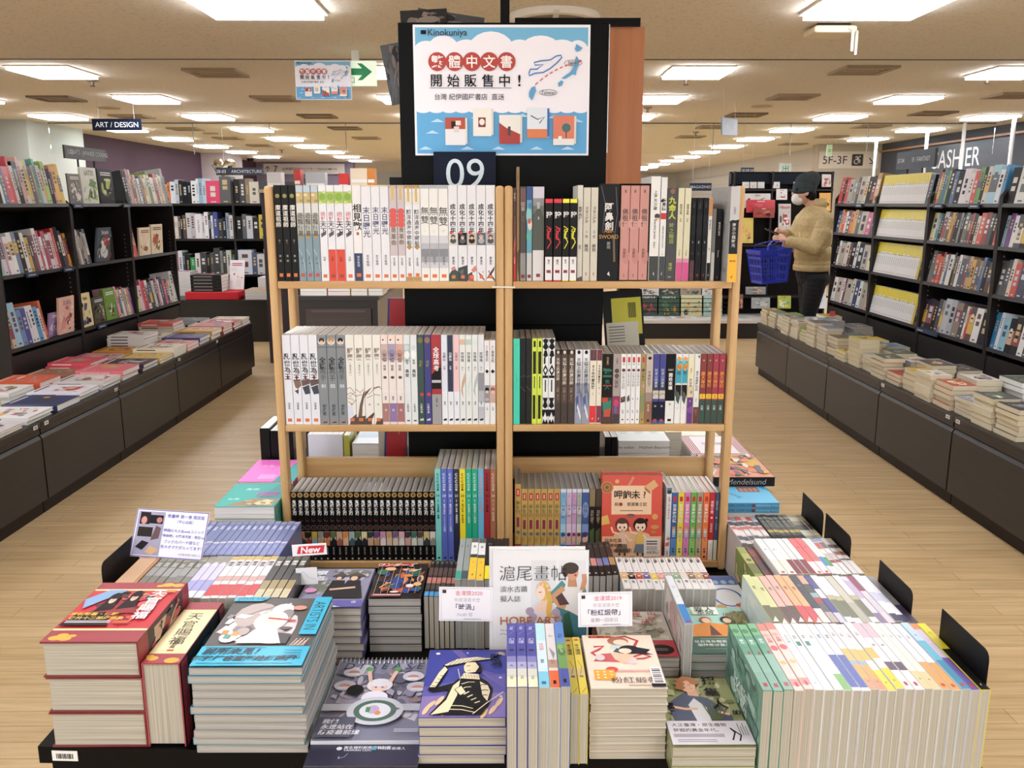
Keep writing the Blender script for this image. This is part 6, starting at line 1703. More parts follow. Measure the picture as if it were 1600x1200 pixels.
up_row([(m2, 1, 'black machine-pattern manga spine')] * 6 + [(m3, 2.2, 'thick grey-green manga spine'), (m3, .9, 'slim grey-green manga spine')], .598, .712, 1.822, .165, .76, 'from the collage manga, fourth spine-up block', 'small manga in the fourth block', 'grey', 'manga_volume')

# --- black bookends along the table edge
def bookend(x, y, top, L, label, base=-1):
 r = empty('bookend', (x, y, TZ + .0004), label, 'bookend', 'black metal bookends on the table')
 H = top - TZ
 c = .014
 pts = [(0, 0), (L, 0), (L, H), (c, H)] + [(c - c * _s(a), H - c + c * _c(a)) for a in (.5, 1.0, math.pi / 2)]
 MB().prism([(a, b) for a, b in pts], 0, .0016, 'x', M('141313', .45)).build('bookend_plate', r)
 if base < 0:
  MB().box((0.0016, .01, 0), (.012, L - .02, .0016), M('141313', .45)).build('bookend_foot', r)
 return r

bookend(.7255, 1.19, .836, .145, 'black bookend closing the front spine-up block')
bookend(.7215, 1.43, .822, .14, 'black bookend closing the second spine-up block')
bookend(.7125, 1.69, .82, .145, 'black bookend closing the third spine-up block')
bookend(.7165, 1.86, .812, .14, 'black bookend closing the fourth spine-up block')
q = bookend(-.7745, 1.54, .83, .16, 'black bookend behind the wood-coloured box by the red hardcovers', 1)

# --- wood-coloured box end at the other side
r = empty('file_box', (-.755, 1.50, TZ + .0005), 'light brown box closing the row of grey and white manga', 'box')
bw, bl, bh = .042, .225, .149
MB().box((0, 0, 0), (bw, bl, bh), M('b98f68', .45)).build('box_body', r, bevel=.0015)
MB().box((.004, .003, bh), (bw - .004, bl - .003, bh + .0015), M('c9a584', .35)).build('box_top_sheet', r)
MB().box((bw, .03, bh - .022), (bw + .001, bl - .03, bh - .017), M('efe6d8')).build('slot_line', r)

# --- rows of manga by the red hardcovers
ol = S('77776c', b=[(0, .12, 'a9a68f'), (.3, .5, '9a9a96'), (.7, 1, 'd9d8e0')], t=[('夜帳', .18, .6, 'd2d0c4')], r=.25)
vi = S('c4c2d6', b=[(.0, .2, '8a8678'), (.6, .85, '9a98c8'), (.85, 1, 'e2e2ee')], t=[('夜帳', .16, .6, 'e6e4ea')], r=.25)
wr = S('d9d4d4', b=[(0, .1, 'c2a860'), (.5, .62, 'c09a94'), (.70, .95, 'c23a3c')], t=[('魔道', .14, .7, '3a3636', .02)], r=.25)
dk = S('3a3a38', b=[(0, .1, '5a584f'), (.6, .8, '9a8a5f'), (.8, 1, 'c2b894')], t=[('魔道', .12, .75, 'e9e7e2', .02)], r=.25)
up_row([(ol, 1, 'grey-olive manga spine')] * 6 + [(vi, 1, 'white and violet manga spine')] * 3 + [(wr, 1, 'white and red manga spine')] * 6 + [(dk, 1, 'black and gold manga spine')] * 4, -.7115, -.409, 1.483, .193, .787, 'from the brown box, nearer manga row', 'manga standing spine up behind the red hardcovers', 'cream', 'manga_volume')
vb = S('6a74a0', b=[(0, .08, '858cab'), (.62, .66, 'c9cbd4'), (.66, 1, '7a84b4')], t=[('夜畫帳', .14, .55, 'd4d7e6'), ('平心', .74, .4, 'bcc2dc')], r=.22)
up_row([(vb, 1, 'slate-violet manga spine with pale band')] * 16, -.708, -.474, 1.682, .193, .787, 'from the aisle edge, slate-violet row', 'slate-violet manga standing spine up', 'grey', 'manga_volume')

# --- flat piles in front of the rack
def robes(p, W, D):
 X, Yv = (lambda u: u * W), (lambda v: v * D)
 p.rect(.001, .001, W - .001, D - .001, '8a88a0')
 blobs(p, .002, Yv(.3), W - .002, D - .002, ['9a98b0', '7a8070', 'a9a6ba', '6f7560', 'b9b6c8'], 20, random.Random(2), .25)
 for cx, s in ((.50, .8), (.74, 1.1)):
  p.poly([(X(cx - .2 * s), Yv(.22)), (X(cx + .2 * s), Yv(.22)), (X(cx + .10), Yv(.66)), (X(cx - .10), Yv(.66))], '2c292c')
  p.ell(X(cx), Yv(.74), X(.085 * s), Yv(.085 * s), '33302f', 16)
  p.ell(X(cx - .01), Yv(.71), X(.05 * s), Yv(.055 * s), 'd9b79c', 14)
  p.poly([(X(cx - .17 * s), Yv(.76)), (X(cx + .17 * s), Yv(.76)), (X(cx), Yv(.88))], '4a4038')
 p.line([(X(.42), Yv(.42)), (X(.80), Yv(.48))], W * .06, 'd9b79c')
 p.rect(.001, .001, W - .001, Yv(.16), '5a56a0')
 p.poly([(.001, .001), (X(.7), .001), (X(.3), Yv(.12)), (.001, Yv(.1))], 'dad8e8')
 p.text('夜', X(.86), Yv(.12), W * .08, 'f0eef6')
 p.vtext('魔道', X(.18), Yv(.92), W * .2, 'eceaf0', 1.0, .02)
 p.ell(X(.14), Yv(.40), X(.09), Yv(.06), 'c98ab0', 12)

stack(-.4045, 1.5, .128, .18, 8, .0143, '55537f', 'violet-grey manga with two dark-robed figures, top copy behind the yearbooks', robes, 'cream', 'r', what='violet-grey robed-figures manga pile', jit=.004, name='manga_volume')

def fighter(p, W, D):
 X, Yv = (lambda u: u * W), (lambda v: v * D)
 p.rect(.001, .001, W - .001, D - .001, '2c2624')
 blobs(p, .002, Yv(.12), W - .002, Yv(.88), ['d98a4a', '2a4a8a', '3a2a24', 'c25a34', '2f6a54', 'e2b07a', 'e6dcd0', '3a2020'], 30, random.Random(14), .3)
 p.poly([(X(.05), Yv(.86)), (X(.72), Yv(.90)), (X(.70), Yv(.98)), (X(.04), Yv(.95))], 'a8323a')
 p.text('ワンダーズ', X(.38), Yv(.92), W * .16, 'f0ece6', 'c', .03, 0, 1, .3)
 p.rect(X(.05), Yv(.02), X(.6), Yv(.10), '7a2a2c')
 p.bars(X(.08), X(.6), Yv(.075), .003, 1, 'e9e4de')
 for k in range(7):
  p.rect(X(.08 + k * .13), Yv(.10), X(.085 + k * .13), Yv(.85), 'cfc8c0')  # reflections on the wrapped cover, painted in as pale vertical lines

stack(-.272, 1.55, .103, .166, 7, .0157, '332c2a', 'dark action manga with orange artwork, top copy of its wrapped pile', fighter, 'grey', 'r', what='wrapped dark action manga pile', jit=.0012, name='manga_volume')
wd = S('3a302f', b=[(0, .22, '2a2626'), (.22, .45, '5a4440'), (.50, .66, 'b5776a'), (.7, .82, '4a4a48'), (.88, 1, '4f9ad0')], t=[('ワン', .04, .6, 'd9d4d0', .02)], r=.25)
up_row([(wd, 1, 'dark manga spine with sky-blue tail')] * 6, -.1655, -.1055, 1.56, .172, .753, 'from the action manga pile', 'dark manga standing spine up beside their pile', 'cream', 'manga_volume')
gt = S('9aa3a3', b=[(.80, .98, '3aa08c')], t=[('古小', .18, .45, '3a4040'), ('——', .5, .3, '6a7474', 'r')], r=.3)
gt2 = S('8f9896', b=[(.80, .98, '4a545a')], t=gt['t'], r=.3)
yw = S('dfe2e0', b=[(0, .12, '5a605c'), (.12, .42, 'e6e9e8'), (.42, .5, '3a3c3a'), (.50, 1, 'eec33a')], t=[('臺南', .2, .4, '5a6a70'), ('走', .6, .3, '8a6a1a')], p=[('3a2a14', [(.4, .90), (.65, .86), (.55, .92)])], r=.2)
by = S('26272a', b=[(.70, 1, 'e6d62e')], t=[('刑', .15, .5, '8a8a8a')], r=.25)
dc = S('2b2523', b=[(.72, 1, 'e2d8c0')], t=[('山', .2, .4, '77706a')], r=.25)
up_row([(gt, 1, 'grey comic spine with teal tail'), (gt2, 1, 'grey comic spine with slate tail'), (yw, 1.25, 'white and yellow comic spine'), (yw, 1.25, 'white and yellow comic spine'), (by, 1.3, 'black comic spine with yellow tail'), (dc, 1.4, 'dark brown comic spine'), (dc, 1.3, 'dark comic spine with cream tail')], -.1045, .0025, 1.56, .212, .787, 'from the dark manga, behind the white art magazine', 'comics standing spine up behind the white art magazine', 'grey', 'comic')
bm = S('3a322e', b=[(0, .5, '332c2a'), (.55, .72, '77605a'), (.74, 1, '2a2524')], t=[('不朽', .1, .5, '8a7a70')], p=[('c9c6c0', [(.3, .92), (.7, .92), (.5, .96)])], r=.25)
bms = []
for c, l in (('6fa0a8', 'teal'), ('d08a80', 'salmon'), ('8a7aa0', 'mauve'), ('6a7ab0', 'blue'), ('b08a5a', 'tan')):
 bms.append((S('3a322e', b=[(0, .5, '332c2a'), (.50, .72, c), (.74, 1, '2a2524')], t=bm['t'], p=bm['p'], r=.25), 1, 'dark manga spine with %s picture' % l))
up_row(bms, .161, .2275, 1.655, .178, .753, 'from the white art magazine', 'dark manga standing spine up by the rack', 'grey', 'manga_volume')
FC = ['c9a06a', '2a2422', 'b54a34', '5a5a94', 'd9c04a', 'c98a8a', '8a9aa0', '6fa07a', 'cfcac4', '77604a', 'b59a6a', '7a2f34']
hw = []
for i, c in enumerate(FC):
 hw.append((S('dcdad8', b=[(0, .06, '8a6a4a'), (.52, .72, c), (.56, .6, 'e2c3a8')], t=[('文豪野', .08, .55, '33302f', .02), (str(i + 1), .47, .4, '33302f', 'h'), ('朝霧', .76, .42, '4a4644')], e=[(.5, .60, .36, .32, c), (.5, .625, .24, .24, 'e6c8ae')], r=.25), 1, 'white manga spine with %s picture' % ('sand', 'black', 'rust', 'violet', 'yellow', 'pink', 'grey', 'sage', 'pale', 'brown', 'ochre', 'wine')[i]))
up_row(hw, .229, .4135, 1.59, .165, .753, 'along the white manga row below the pine rack', 'white manga standing spine up below the pine rack', 'grey', 'manga_volume')

# --- single glossy blue and white comic and flat piles beside it
bw_ = S('d6dcde', b=[(.62, 1, '2f7ec0')], t=[('日子', .22, .5, '7ab0c4'), ('本', .45, .3, 'c98a6a')], p=[('a83a6a', [(.3, .93), (.8, .93), (.8, .98), (.3, .98)])], r=.2)

def side_mist(p, d, h):
 p.rect(.001, .001, d - .001, h - .001, 'b5aea6')
 blobs(p, .003, .003, d - .003, h - .003, ['c9c2ba', '9a8f86', 'c2a09a', 'a9a49c', 'd6d0ca'], 18, random.Random(19), .3)

book(bw_, UP(.3055, 1.378, .788), .0145, .196, .147, 'single white comic with blue tail standing spine up between flat piles', 'comic between the flat piles', 0, 'grey', side=(0, side_mist), name='comic')

def mountain(p, W, D):
 X, Yv = (lambda u: u * W), (lambda v: v * D)
 p.rect(.001, .001, W - .001, D - .001, 'b9b2a4')
 blobs(p, .002, Yv(.35), W - .002, D - .002, ['a9a498', '8a907c', 'c9c4b8', '7f8a74', '9a8a80'], 22, random.Random(6), .28)
 p.ell(X(.32), Yv(.72), X(.10), Yv(.09), 'b98a68', 14)
 p.ell(X(.33), Yv(.69), X(.07), Yv(.06), 'e2c0a2', 14)
 for s, u, v in (('山', .82, .93), ('貝', .80, .80), ('裡', .60, .91), ('的', .70, .72)):
  p.text(s, X(u), Yv(v), W * .13, 'b5605a', 'c', .01)
 p.rect(.001, .001, W - .001, Yv(.33), 'a8343e')
 p.ell(X(.80), Yv(.14), X(.16), Yv(.10), '241c1e', 20)
 p.bars(X(.72), X(.88), Yv(.16), .002, 2, '8a7a7c', 2.4)
 p.text('小說家的台灣', X(.36), Yv(.24), W * .07, 'e6c2c0', 'c', .01)

stack(.1655, 1.392, .1375, .178, 4, .0183, '8a5a54', 'grey and red illustrated novel, top copy behind the ribbon comics', mountain, 'grey', 'l', what='grey and red novel pile', jit=.001)

def tea_cover(p, W, D):
 X, Yv = (lambda u: u * W), (lambda v: v * D)
 p.rect(.001, .001, W - .001, D - .001, '9fcabb')
 p.poly([(X(.6), Yv(.52)), (W - .001, Yv(.42)), (W - .001, Yv(.92)), (X(.72), Yv(.86))], '7f7a4f')
 blobs(p, X(.62), Yv(.45), W - .002, Yv(.92), ['6a6a40', '8f8a5c', '55583a', 'a9a27a'], 14, random.Random(3), .3)
 p.rect(X(.24), Yv(.82), X(.62), D - .001, 'dfe8dc')
 p.text('異人', X(.43), Yv(.94), W * .15, '2a3a34', 'c', .01)
 p.text('茶跡', X(.43), Yv(.865), W * .13, '2a3a34', 'c', .01)
 p.poly([(X(.12), Yv(.34)), (X(.16), Yv(.58)), (X(.40), Yv(.64)), (X(.72), Yv(.58)), (X(.80), Yv(.34))], 'd98a34')
 p.poly([(X(.36), Yv(.36)), (X(.42), Yv(.60)), (X(.52), Yv(.36))], '5a2f24')
 for cx, h in ((.38, '9a5a3a'), (.68, '2c2a2a')):
  p.ell(X(cx), Yv(.70), X(.085), Yv(.07), h, 14)
  p.ell(X(cx + .01), Yv(.68), X(.06), Yv(.055), 'e9c4a4', 14)
 p.rect(.001, .001, W - .001, Yv(.33), '2f5a48')
 p.text('以台灣烏龍茶建立的', X(.10), Yv(.235), W * .075, 'd9e4dc', 'l', .015)
 p.text('福爾摩沙貿易王國', X(.12), Yv(.165), W * .075, 'd9e4dc', 'l', .015)
 p.bars(X(.2), X(.8), Yv(.29), .0016, 1, '9ab8a8')
 p.bars(X(.2), X(.8), Yv(.09), .0014, 1, '7a9a8a')

stack(.3245, 1.394, .1335, .181, 5, .0157, '4a7a66', 'mint green novel with an orange-coated man, top copy of its pile', tea_cover, 'grey', 'l', what='mint green novel pile', jit=.001)

def clock(p, W, D):
 X, Yv = (lambda u: u * W), (lambda v: v * D)
 p.rect(.001, .001, W - .001, D - .001, 'd9dde2')
 p.rect(.001, Yv(.72), W - .001, D - .001, '3a5a94')
 for k in range(4):
  p.ell(X(.15 + k * .23), Yv(.80), X(.085), Yv(.06), '8fa9cc', 12)
 p.ring(X(.5), Yv(.36), X(.40), Yv(.26), X(.06), '2f55a0', 26)
 p.ell(X(.2), Yv(.1), X(.14), Yv(.06), 'd9a95a', 12)
 p.ell(X(.7), Yv(.14), X(.1), Yv(.05), 'c2603c', 12)

stack(.4165, 1.60, .0765, .165, 3, .02, 'c9cfd6', 'small white and blue clock-face book behind the mint pile', clock, 'grey', 'l', what='small white and blue clock-face book', jit=.0008)

# --- white art magazine standing face out, two copies
def hobe(p, W, H):
 X, Yv = (lambda u: u * W), (lambda v: H * (1 - v))
 p.rect(.001, .001, W - .001, H - .001, 'e4e4e6')
 p.rect(X(.40), Yv(.98), X(.66), Yv(.07), 'dadbdd')
 p.rect(X(.69), Yv(.98), X(.97), Yv(.07), 'dcdddf')
 Yf = lambda v: H * (1 - v * .84)
 # seated man with a towel
 p.poly([(X(.62), Yf(.66)), (X(.60), Yf(.50)), (X(.70), Yf(.30)), (X(.84), Yf(.26)), (X(.98), Yf(.30)), (X(.98), Yf(.66))], 'e3e1de')
 p.poly([(X(.60), Yf(.46)), (X(.60), Yf(.36)), (X(.72), Yf(.255)), (X(.76), Yf(.29)), (X(.70), Yf(.42))], '4f8a88')
 p.poly([(X(.96), Yf(.30)), (X(.985), Yf(.40)), (X(.985), Yf(.50)), (X(.93), Yf(.36))], '4f8a88')
 p.line([(X(.74), Yf(.32)), (X(.62), Yf(.40)), (X(.70), Yf(.47)), (X(.76), Yf(.49))], W * .06, 'c9926e')
 p.line([(X(.93), Yf(.34)), (X(.955), Yf(.26)), (X(.95), Yf(.20))], W * .05, 'c9926e')
 p.poly([(X(.78), Yf(.31)), (X(.88), Yf(.31)), (X(.86), Yf(.20)), (X(.79), Yf(.20))], 'c08a66')
 p.ell(X(.83), Yf(.185), X(.062), H * .058, 'd0987a', 18)
 p.ell(X(.81), Yf(.150), X(.085), H * .042, '3a2c26', 18)
 p.ell(X(.755), Yf(.18), X(.03), H * .04, '3a2c26', 12)
 p.ell(X(.86), Yf(.21), X(.014), H * .009, 'a8453c', 8)
 p.poly([(X(.62), Yf(.60)), (X(.66), Yf(.48)), (X(.80), Yf(.52)), (X(.98), Yf(.60)), (X(.98), Yf(.75)), (X(.70), Yf(.78))], '3f7a86')
 p.poly([(X(.74), Yf(.55)), (X(.80), Yf(.52)), (X(.86), Yf(.78)), (X(.74), Yf(.80))], '2f5a44')
 p.poly([(X(.72), Yf(.36)), (X(.80), Yf(.46)), (X(.70), Yf(.47)), (X(.66), Yf(.40))], '4a2f34')
 # blonde woman in white lace
 p.poly([(X(.36), Yf(.66)), (X(.38), Yf(.50)), (X(.48), Yf(.43)), (X(.60), Yf(.44)), (X(.70), Yf(.52)), (X(.72), Yf(.66))], 'd9cfd4')
 for u, v in ((.39, .52), (.42, .57), (.66, .53), (.68, .58), (.40, .62), (.56, .62)):
  p.ell(X(u), Yf(v), X(.045), H * .03, 'a79ab0', 12)
 p.poly([(X(.44), Yf(.50)), (X(.54), Yf(.41)), (X(.60), Yf(.45)), (X(.56), Yf(.54))], 'e6c4ae')
 p.ell(X(.53), Yf(.345), X(.075), H * .072, 'd9b35a', 18)
 p.line([(X(.56), Yf(.32)), (X(.60), Yf(.42)), (X(.585), Yf(.52)), (X(.60), Yf(.58))], W * .055, 'd0a650')
 p.ell(X(.50), Yf(.36), X(.048), H * .052, 'eed0bc', 16)
 p.line([(X(.48), Yf(.355)), (X(.51), Yf(.353))], W * .008, '4a342e')
 for u, v in ((.48, .30), (.52, .29), (.57, .30), (.585, .335)):
  p.ell(X(u), Yf(v), X(.016), X(.016), 'e9b9b4', 8)
 p.text('滬尾畫帖', X(.075), Yv(.16), W * .178, '1d1d1f', 'l', -.012)
 p.text('淡水古蹟', X(.08), Yv(.275), W * .072, '3a3a3c', 'l', -.004)
 p.text('擬人誌', X(.08), Yv(.345), W * .072, '3a3a3c', 'l', -.004)
 p.text('HOBE ART', X(.08), Yv(.505), W * .125, 'b5683a', 'l', .008, 0, 1.05)
 p.text('The Anthropomorphic Art', X(.08), Yv(.575), W * .028, '55555a', 'l')
 p.text('of Tamsui Historic Sites', X(.08), Yv(.60), W * .028, '55555a', 'l')

for k in range(2):
 r = empty('magazine', (0, 0, 0), ['white art magazine with a blonde woman and a man, standing face out', 'second white art magazine standing just behind the face-out copy'][k], 'magazine', None,
   Matrix.Translation((-.0285 - .006 * k, 1.42 + .0075 * k, TZ + .0012)) @ Matrix.Rotation(math.radians(-5), 4, 'X'))
 W, H = .172, .256 + .004 * k
 MB().prism(uprof(W, .006, .0006, .0008), 0, H, 'z', M('e3e3e5', .25, 0, .5)).build('cover', r)
 MB().box((.0008, .0008, .0008), (W - .0008, .0056, H - .0008), PG['white_x']).build('page_block', r)
 p = Pr((0, 0, 0), (1, 0, 0), (0, 0, 1))
 (hobe if k == 0 else (lambda p, W, H: p.rect(.001, .001, W - .001, H - .001, 'e4e4e6')))(p, W, H)
 p.build('cover_print', r)

# --- handwritten cards
ACR = GLASS

def card(name, O, w, h, lean, label, draw, rz=0.0, roll=0.0, stem=0.0, cat='sign card'):
 m = Matrix.Translation(O) @ Matrix.Rotation(rz, 4, 'Z') @ Matrix.Rotation(-lean, 4, 'X') @ Matrix.Rotation(roll, 4, 'Y')
 r = empty(name, (0, 0, 0), label, cat, None, m)
 MB().box((-w / 2, 0, 0), (w / 2, .0012, h), M('edebf0', .35)).build('card_sheet', r)
 p = Pr((-w / 2, 0, 0), (1, 0, 0), (0, 0, 1))
 draw(p, w, h)
 p.build('card_print', r)
 if stem:
  MB().box((-.018, .002, -stem), (.018, .0038, .012), ACR).build('clear_stem', r)
  MB().box((-.022, -.012, -stem), (.022, .03, -stem + .002), ACR).build('clear_foot', r)
 return r

def prize(year, big, small):
 def f(p, w, h):
  p.rect(.0005, .0005, w - .0005, h - .0005, 'f0eef3')
  for a, b in ((.04, .0006), (.055, .0003)):
   p.line([(w * a, h * a), (w * (1 - a), h * a), (w * (1 - a), h * (1 - a)), (w * a, h * (1 - a)), (w * a, h * a)], b, 'b9bcd2')
  p.rect(w * .065, h * .82, w * .135, h * .92, '3a1f24')
  p.text('金漫獎' + year, w * .55, h * .83, h * .155, 'd8506c', 'c', .0)
  p.text('年度漫畫大獎', w * .52, h * .63, h * .125, '9a9cac', 'c', -.01)
  p.text('「' + big + '」', w * .48, h * .42, h * .19, '33335c', 'c', .012)
  p.text(small, w * .48, h * .20, h * .13, '9a9cac' if year == '2020' else '6a6c7c', 'c', -.01)
  p.text('BOOKS KINOKUNIYA', w * .62, h * .065, h * .05, '55566a', 'c')
 return f

card('prize_card', ((-.125 - .0275) / 2, 1.432, .766), .0976, .0632, .08, 'white handwritten award card dated 2020 over the spine-up manga', prize('2020', '時渦', 'NoBI 嘘'), 0, .015, .766 - TZ - .001)
card('prize_card', ((.122 + .216) / 2, 1.389, .777), .0945, .0625, .08, 'white handwritten award card dated 2019 beside the white art magazine', prize('2019', '粉紅緞帶', '星期一回收日'), 0, -.02, .777 - TZ - .001)

def night(p, w, h):
 p.rect(.0005, .0005, w - .0005, h - .0005, '6a5aa0')
 p.rect(.0025, .0025, w - .0025, h - .0025, 'e4e4f2')
 p.rect(w * .03, h * .04, w * .40, h * .95, '9a98b0')
 p.rect(w * .06, h * .68, w * .20, h * .93, '2a2026')
 p.rect(w * .20, h * .70, w * .38, h * .88, '1c1a1e')
 p.ell(w * .12, h * .76, w * .04, h * .08, 'c98a84', 12)
 p.ell(w * .33, h * .78, w * .04, h * .06, 'b5706a', 12)
 p.rect(w * .06, h * .42, w * .26, h * .62, '2a2422')
 p.poly([(w * .25, h * .35), (w * .36, h * .40), (w * .37, h * .62), (w * .30, h * .66)], '5a3a40')
 p.poly([(w * .06, h * .20), (w * .14, h * .34), (w * .24, h * .30), (w * .16, h * .14)], '1f1c20')
 p.poly([(w * .20, h * .10), (w * .26, h * .24), (w * .39, h * .17), (w * .30, h * .05)], 'c9a57a')
 C = '5a5aa8'
 for s, u, v, z in (('夜畫帳 第一卷 限定版', .69, .88, .085), ('（平心出版）', .69, .77, .075), ('韓国の大人気webコミック', .69, .58, .075), ('「夜画帳」の繁体字版・限定ver.', .70, .47, .068), ('ブックカバーや栞など', .69, .35, .078), ('色々オマケが入ってます！', .69, .24, .078)):
  p.text(s, w * u, h * v, h * z * .98, C, 'c', .012)
 p.text('※対象年齢19歳以上', w * .82, h * .10, h * .055, '8a8ab4', 'c')

card('comic_notice', (-.700, 1.655, .7915), .150, .098, .5, 'white notice card in purple ink propped over the slate-violet manga', night, 0, .07)

def newtag(p, w, h):
 p.poly([(w * .10, .002), (w * .93, .002), (w * .99, h - .002), (w * .18, h - .002)], 'e9e3e6')
 p.poly([(w * .13, .004), (w * .905, .004), (w * .955, h - .004), (w * .20, h - .004)], 'cf1f33')
 p.text('New', w * .54, h * .5, h * .74, 'f7f0f0', 'c', .03, 0, 1.15, .15)

r = card('new_tag', ((-.437 - .37) / 2 + .012, 1.60, .821), .068, .023, .1, 'red tag reading New on a clear stand over the black and gold manga', newtag, 0, -.06, .0, 'price tag')
MB().box((-.022, .002, -.055), (.026, .0038, .010), ACR).build('clear_holder', r)
s = MB().box((-.030, -.002, -.058), (.012, -.0008, -.024), M('eef0f2', .4)).build('white_slip', r)
p = Pr((-.030, -.0021, -.058), (1, 0, 0), (0, 0, 1))
p.line([(.004, .02), (.015, .026), (.025, .014), (.038, .010)], .0006, '7ab0b8')
p.build('slip_print', s)

# --- flat magazines behind the manga, by the rack's outer post
def teal(p, w, d):
 p.rect(.001, .001, w - .001, d - .001, '2aa79c')
 p.poly([(w * .5, .001), (w - .001, .001), (w - .001, d - .001), (w * .8, d - .001)], '2f8f8c')
 p.poly([(w * .15, d * .04), (w * .9, d * .04), (w - .001, d * .3), (w * .55, d * .34)], '9a7a4a')
 blobs(p, w * .4, d * .05, w * .95, d * .3, ['b59a6a', '7a5a34', 'd9c9a0', '6a7a54'], 10, random.Random(4), .3)
 p.text('台灣', w * .22, d * .30, w * .1, 'd9f0ea')
 p.text('美術', w * .40, d * .72, w * .12, 'd9f0ea')
 p.bars(w * .55, w * .9, d * .62, .004, 4, 'c77ac0', 2.4)

def pink(p, w, d):
 p.rect(.001, .001, w - .001, d - .001, '2f9a98')
 p.poly([(.001, .001), (w * .62, .001), (w * .8, d - .001), (.001, d - .001)], 'e573c4')
 p.bars(w * .3, w * .6, d * .3, .005, 3, 'f4c9e8', 2.4)
 p.text('台灣', w * .3, d * .7, w * .12, 'f6dcf0')

stack(-.676, 1.884, .139, .168, 6, .0295, '2a8f86', 'teal magazine on top of the pile by the rack post', teal, 'white', 'r', what='teal magazine pile', jit=.003, name='magazine')
stack(-.676, 2.062, .139, .19, 6, .0297, 'c95aa8', 'pink magazine on top of the second pile by the rack post', pink, 'white', 'r', what='pink and teal magazine pile', jit=.003, name='magazine')
simple = S('121214', r=.3)
book(simple, T(-.676, 2.275, TZ + .0005), .026, .262, .14, 'pink-edged black upright book behind the pink magazines', 'upright books behind the racks', 0, 'white')
book(S('0e0e10', r=.3), T(-.648, 2.275, TZ + .0005), .062, .255, .14, 'broad black upright book behind the pink magazines', 'upright books behind the racks', 1, 'white')

# --- things behind the racks, seen between the shelves
book(S('dcdce4', t=[('˘', .5, .3, 'a9a98a')], r=.4), T(-.552, 2.30, TZ + .0005), .096, .238, .03, 'white boxed book seen below the middle shelf', 'upright books behind the racks', 2, 'white')
book(S('b9b64a'), T(-.454, 2.30, TZ + .0005), .016, .235, .12, 'yellow-green spine beside the white boxed book', 'upright books behind the racks', 3, 'white')
stack(-.432, 2.30, .078, .15, 5, .042, '5a3f2c', 'brown speckled boxed book, topmost behind the black manga', lambda p, w, d: (p.rect(.001, .001, w - .001, d - .001, 'dfe6ea'), p.bars(w * .1, w * .8, d * .8, .004, 6, '6a9ab0', 2.6)), 'white', 'r', what='brown boxed book behind the black manga', sp=lambda p, a, b: blobs(p, .002, .002, a - .002, b - .002, ['8a6a4a', '3a2a1c', 'a98a64'], 12, random.Random(2), .3))
for k, (c, w, l) in enumerate((('bdb6a6', .026, 'cream'), ('2a2450', .018, 'deep violet'), ('cdc5b4', .016, 'speckled'), ('8a9aa0', .016, 'blue-grey'))):
 x = -.352 + sum((.026, .018, .016, .016)[:k]) + .001 * k
 if x + w < -.271:
  book(S(c), T(x, 2.262, TZ + .0005), w - .001, .262, .13, 'upright %s spine against the column, behind the racks' % l, 'upright books behind the racks', 4 + k, 'white')

def redcard(p, w, h):
 p.rect(.001, .001, w - .001, h - .001, 'b3262f')
 for u, v in ((.5, .85), (.45, .55), (.8, .5), (.5, .25)):
  p.ell(w * u, h * v, w * .13, w * .13, 'e0b48a', 12)
  p.ell(w * u, h * (v + .03), w * .09, w * .06, '3a2a24', 10)
  p.line([(w * u, h * v - w * .1), (w * (u - .2), h * (v - .09))], w * .05, 'c9925a')

r = empty('picture_board', (-.352, 2.30, TZ + .0005 + .264), 'tall red floral board leaning beside the black column', 'board', None, Matrix.Translation((-.345, 2.245, TZ + .001)) @ Matrix.Rotation(math.radians(3), 4, 'Y'))
MB().box((0, 0, 0), (.06, .006, .62), M('2c3f7a', .4)).build('board_edge', r)
p = Pr((.004, 0, 0), (1, 0, 0), (0, 0, 1))
redcard(p, .055, .62)
p.build('board_print', r)

def backcov(p, w, h):
 p.rect(.001, .001, w - .001, h - .001, '1c1c1e')
 p.rect(w * .2, h * .3, w * .95, h * .88, 'c9c22e')
 p.rect(w * .04, h * .06, w * .85, h * .5, 'cfcbb8')
 p.bars(w * .1, w * .5, h * .44, .003, 6, '77746a', 2.6)
 for k in range(9):
  p.rect(w * (.62 + k * .022), h * .56, w * (.632 + k * .022), h * .8, '2a2a2a')

r = empty('book', (0, 0, 0), 'book turned to its yellow barcode back beside the black column', 'book', None, Matrix.Translation((.262, 2.27, 1.105)) @ Matrix.Rotation(math.radians(-8), 4, 'X') @ Matrix.Rotation(math.radians(-4), 4, 'Y'))
MB().prism(uprof(.105, .02, .001, .001), 0, .168, 'z', M('1c1c1e', .3)).build('cover', r)
MB().box((.002, .002, .002), (.103, .019, .166), PG['white_x']).build('page_block', r)
p = Pr((0, 0, 0), (1, 0, 0), (0, 0, 1))
backcov(p, .105, .168)
p.build('cover_print', r)
col = bpy.data.objects['sign_column']
MB().box((.2, .02, 1.085), (.38, .16, 1.098), BLACK).build('side_shelf', col)
for k in range(2):
 book(S('17171a', t=[('NIGHT WALKING', .4, .5, '8a8a90', 'r')]), T(.2655 + k * .018, 2.29, TZ + .0005), .0165, .232, .15, 'black upright spine by the white paperback pile, %s from the column' % ORD[k], 'upright books behind the racks', 20 + k, 'white')

def beaumont(p, d, t):
 p.rect(.001, .001, d - .001, t - .001, 'e6e6e2')

def whitecov(p, w, d):
 p.rect(.001, .001, w - .001, d - .001, 'dfe6e2')
 for a in range(3):
  p.bars(w * (.1 + a * .3), w * (.3 + a * .3), d * .85, .003, 9, '9aa8a0', 3.4, random.Random(a))

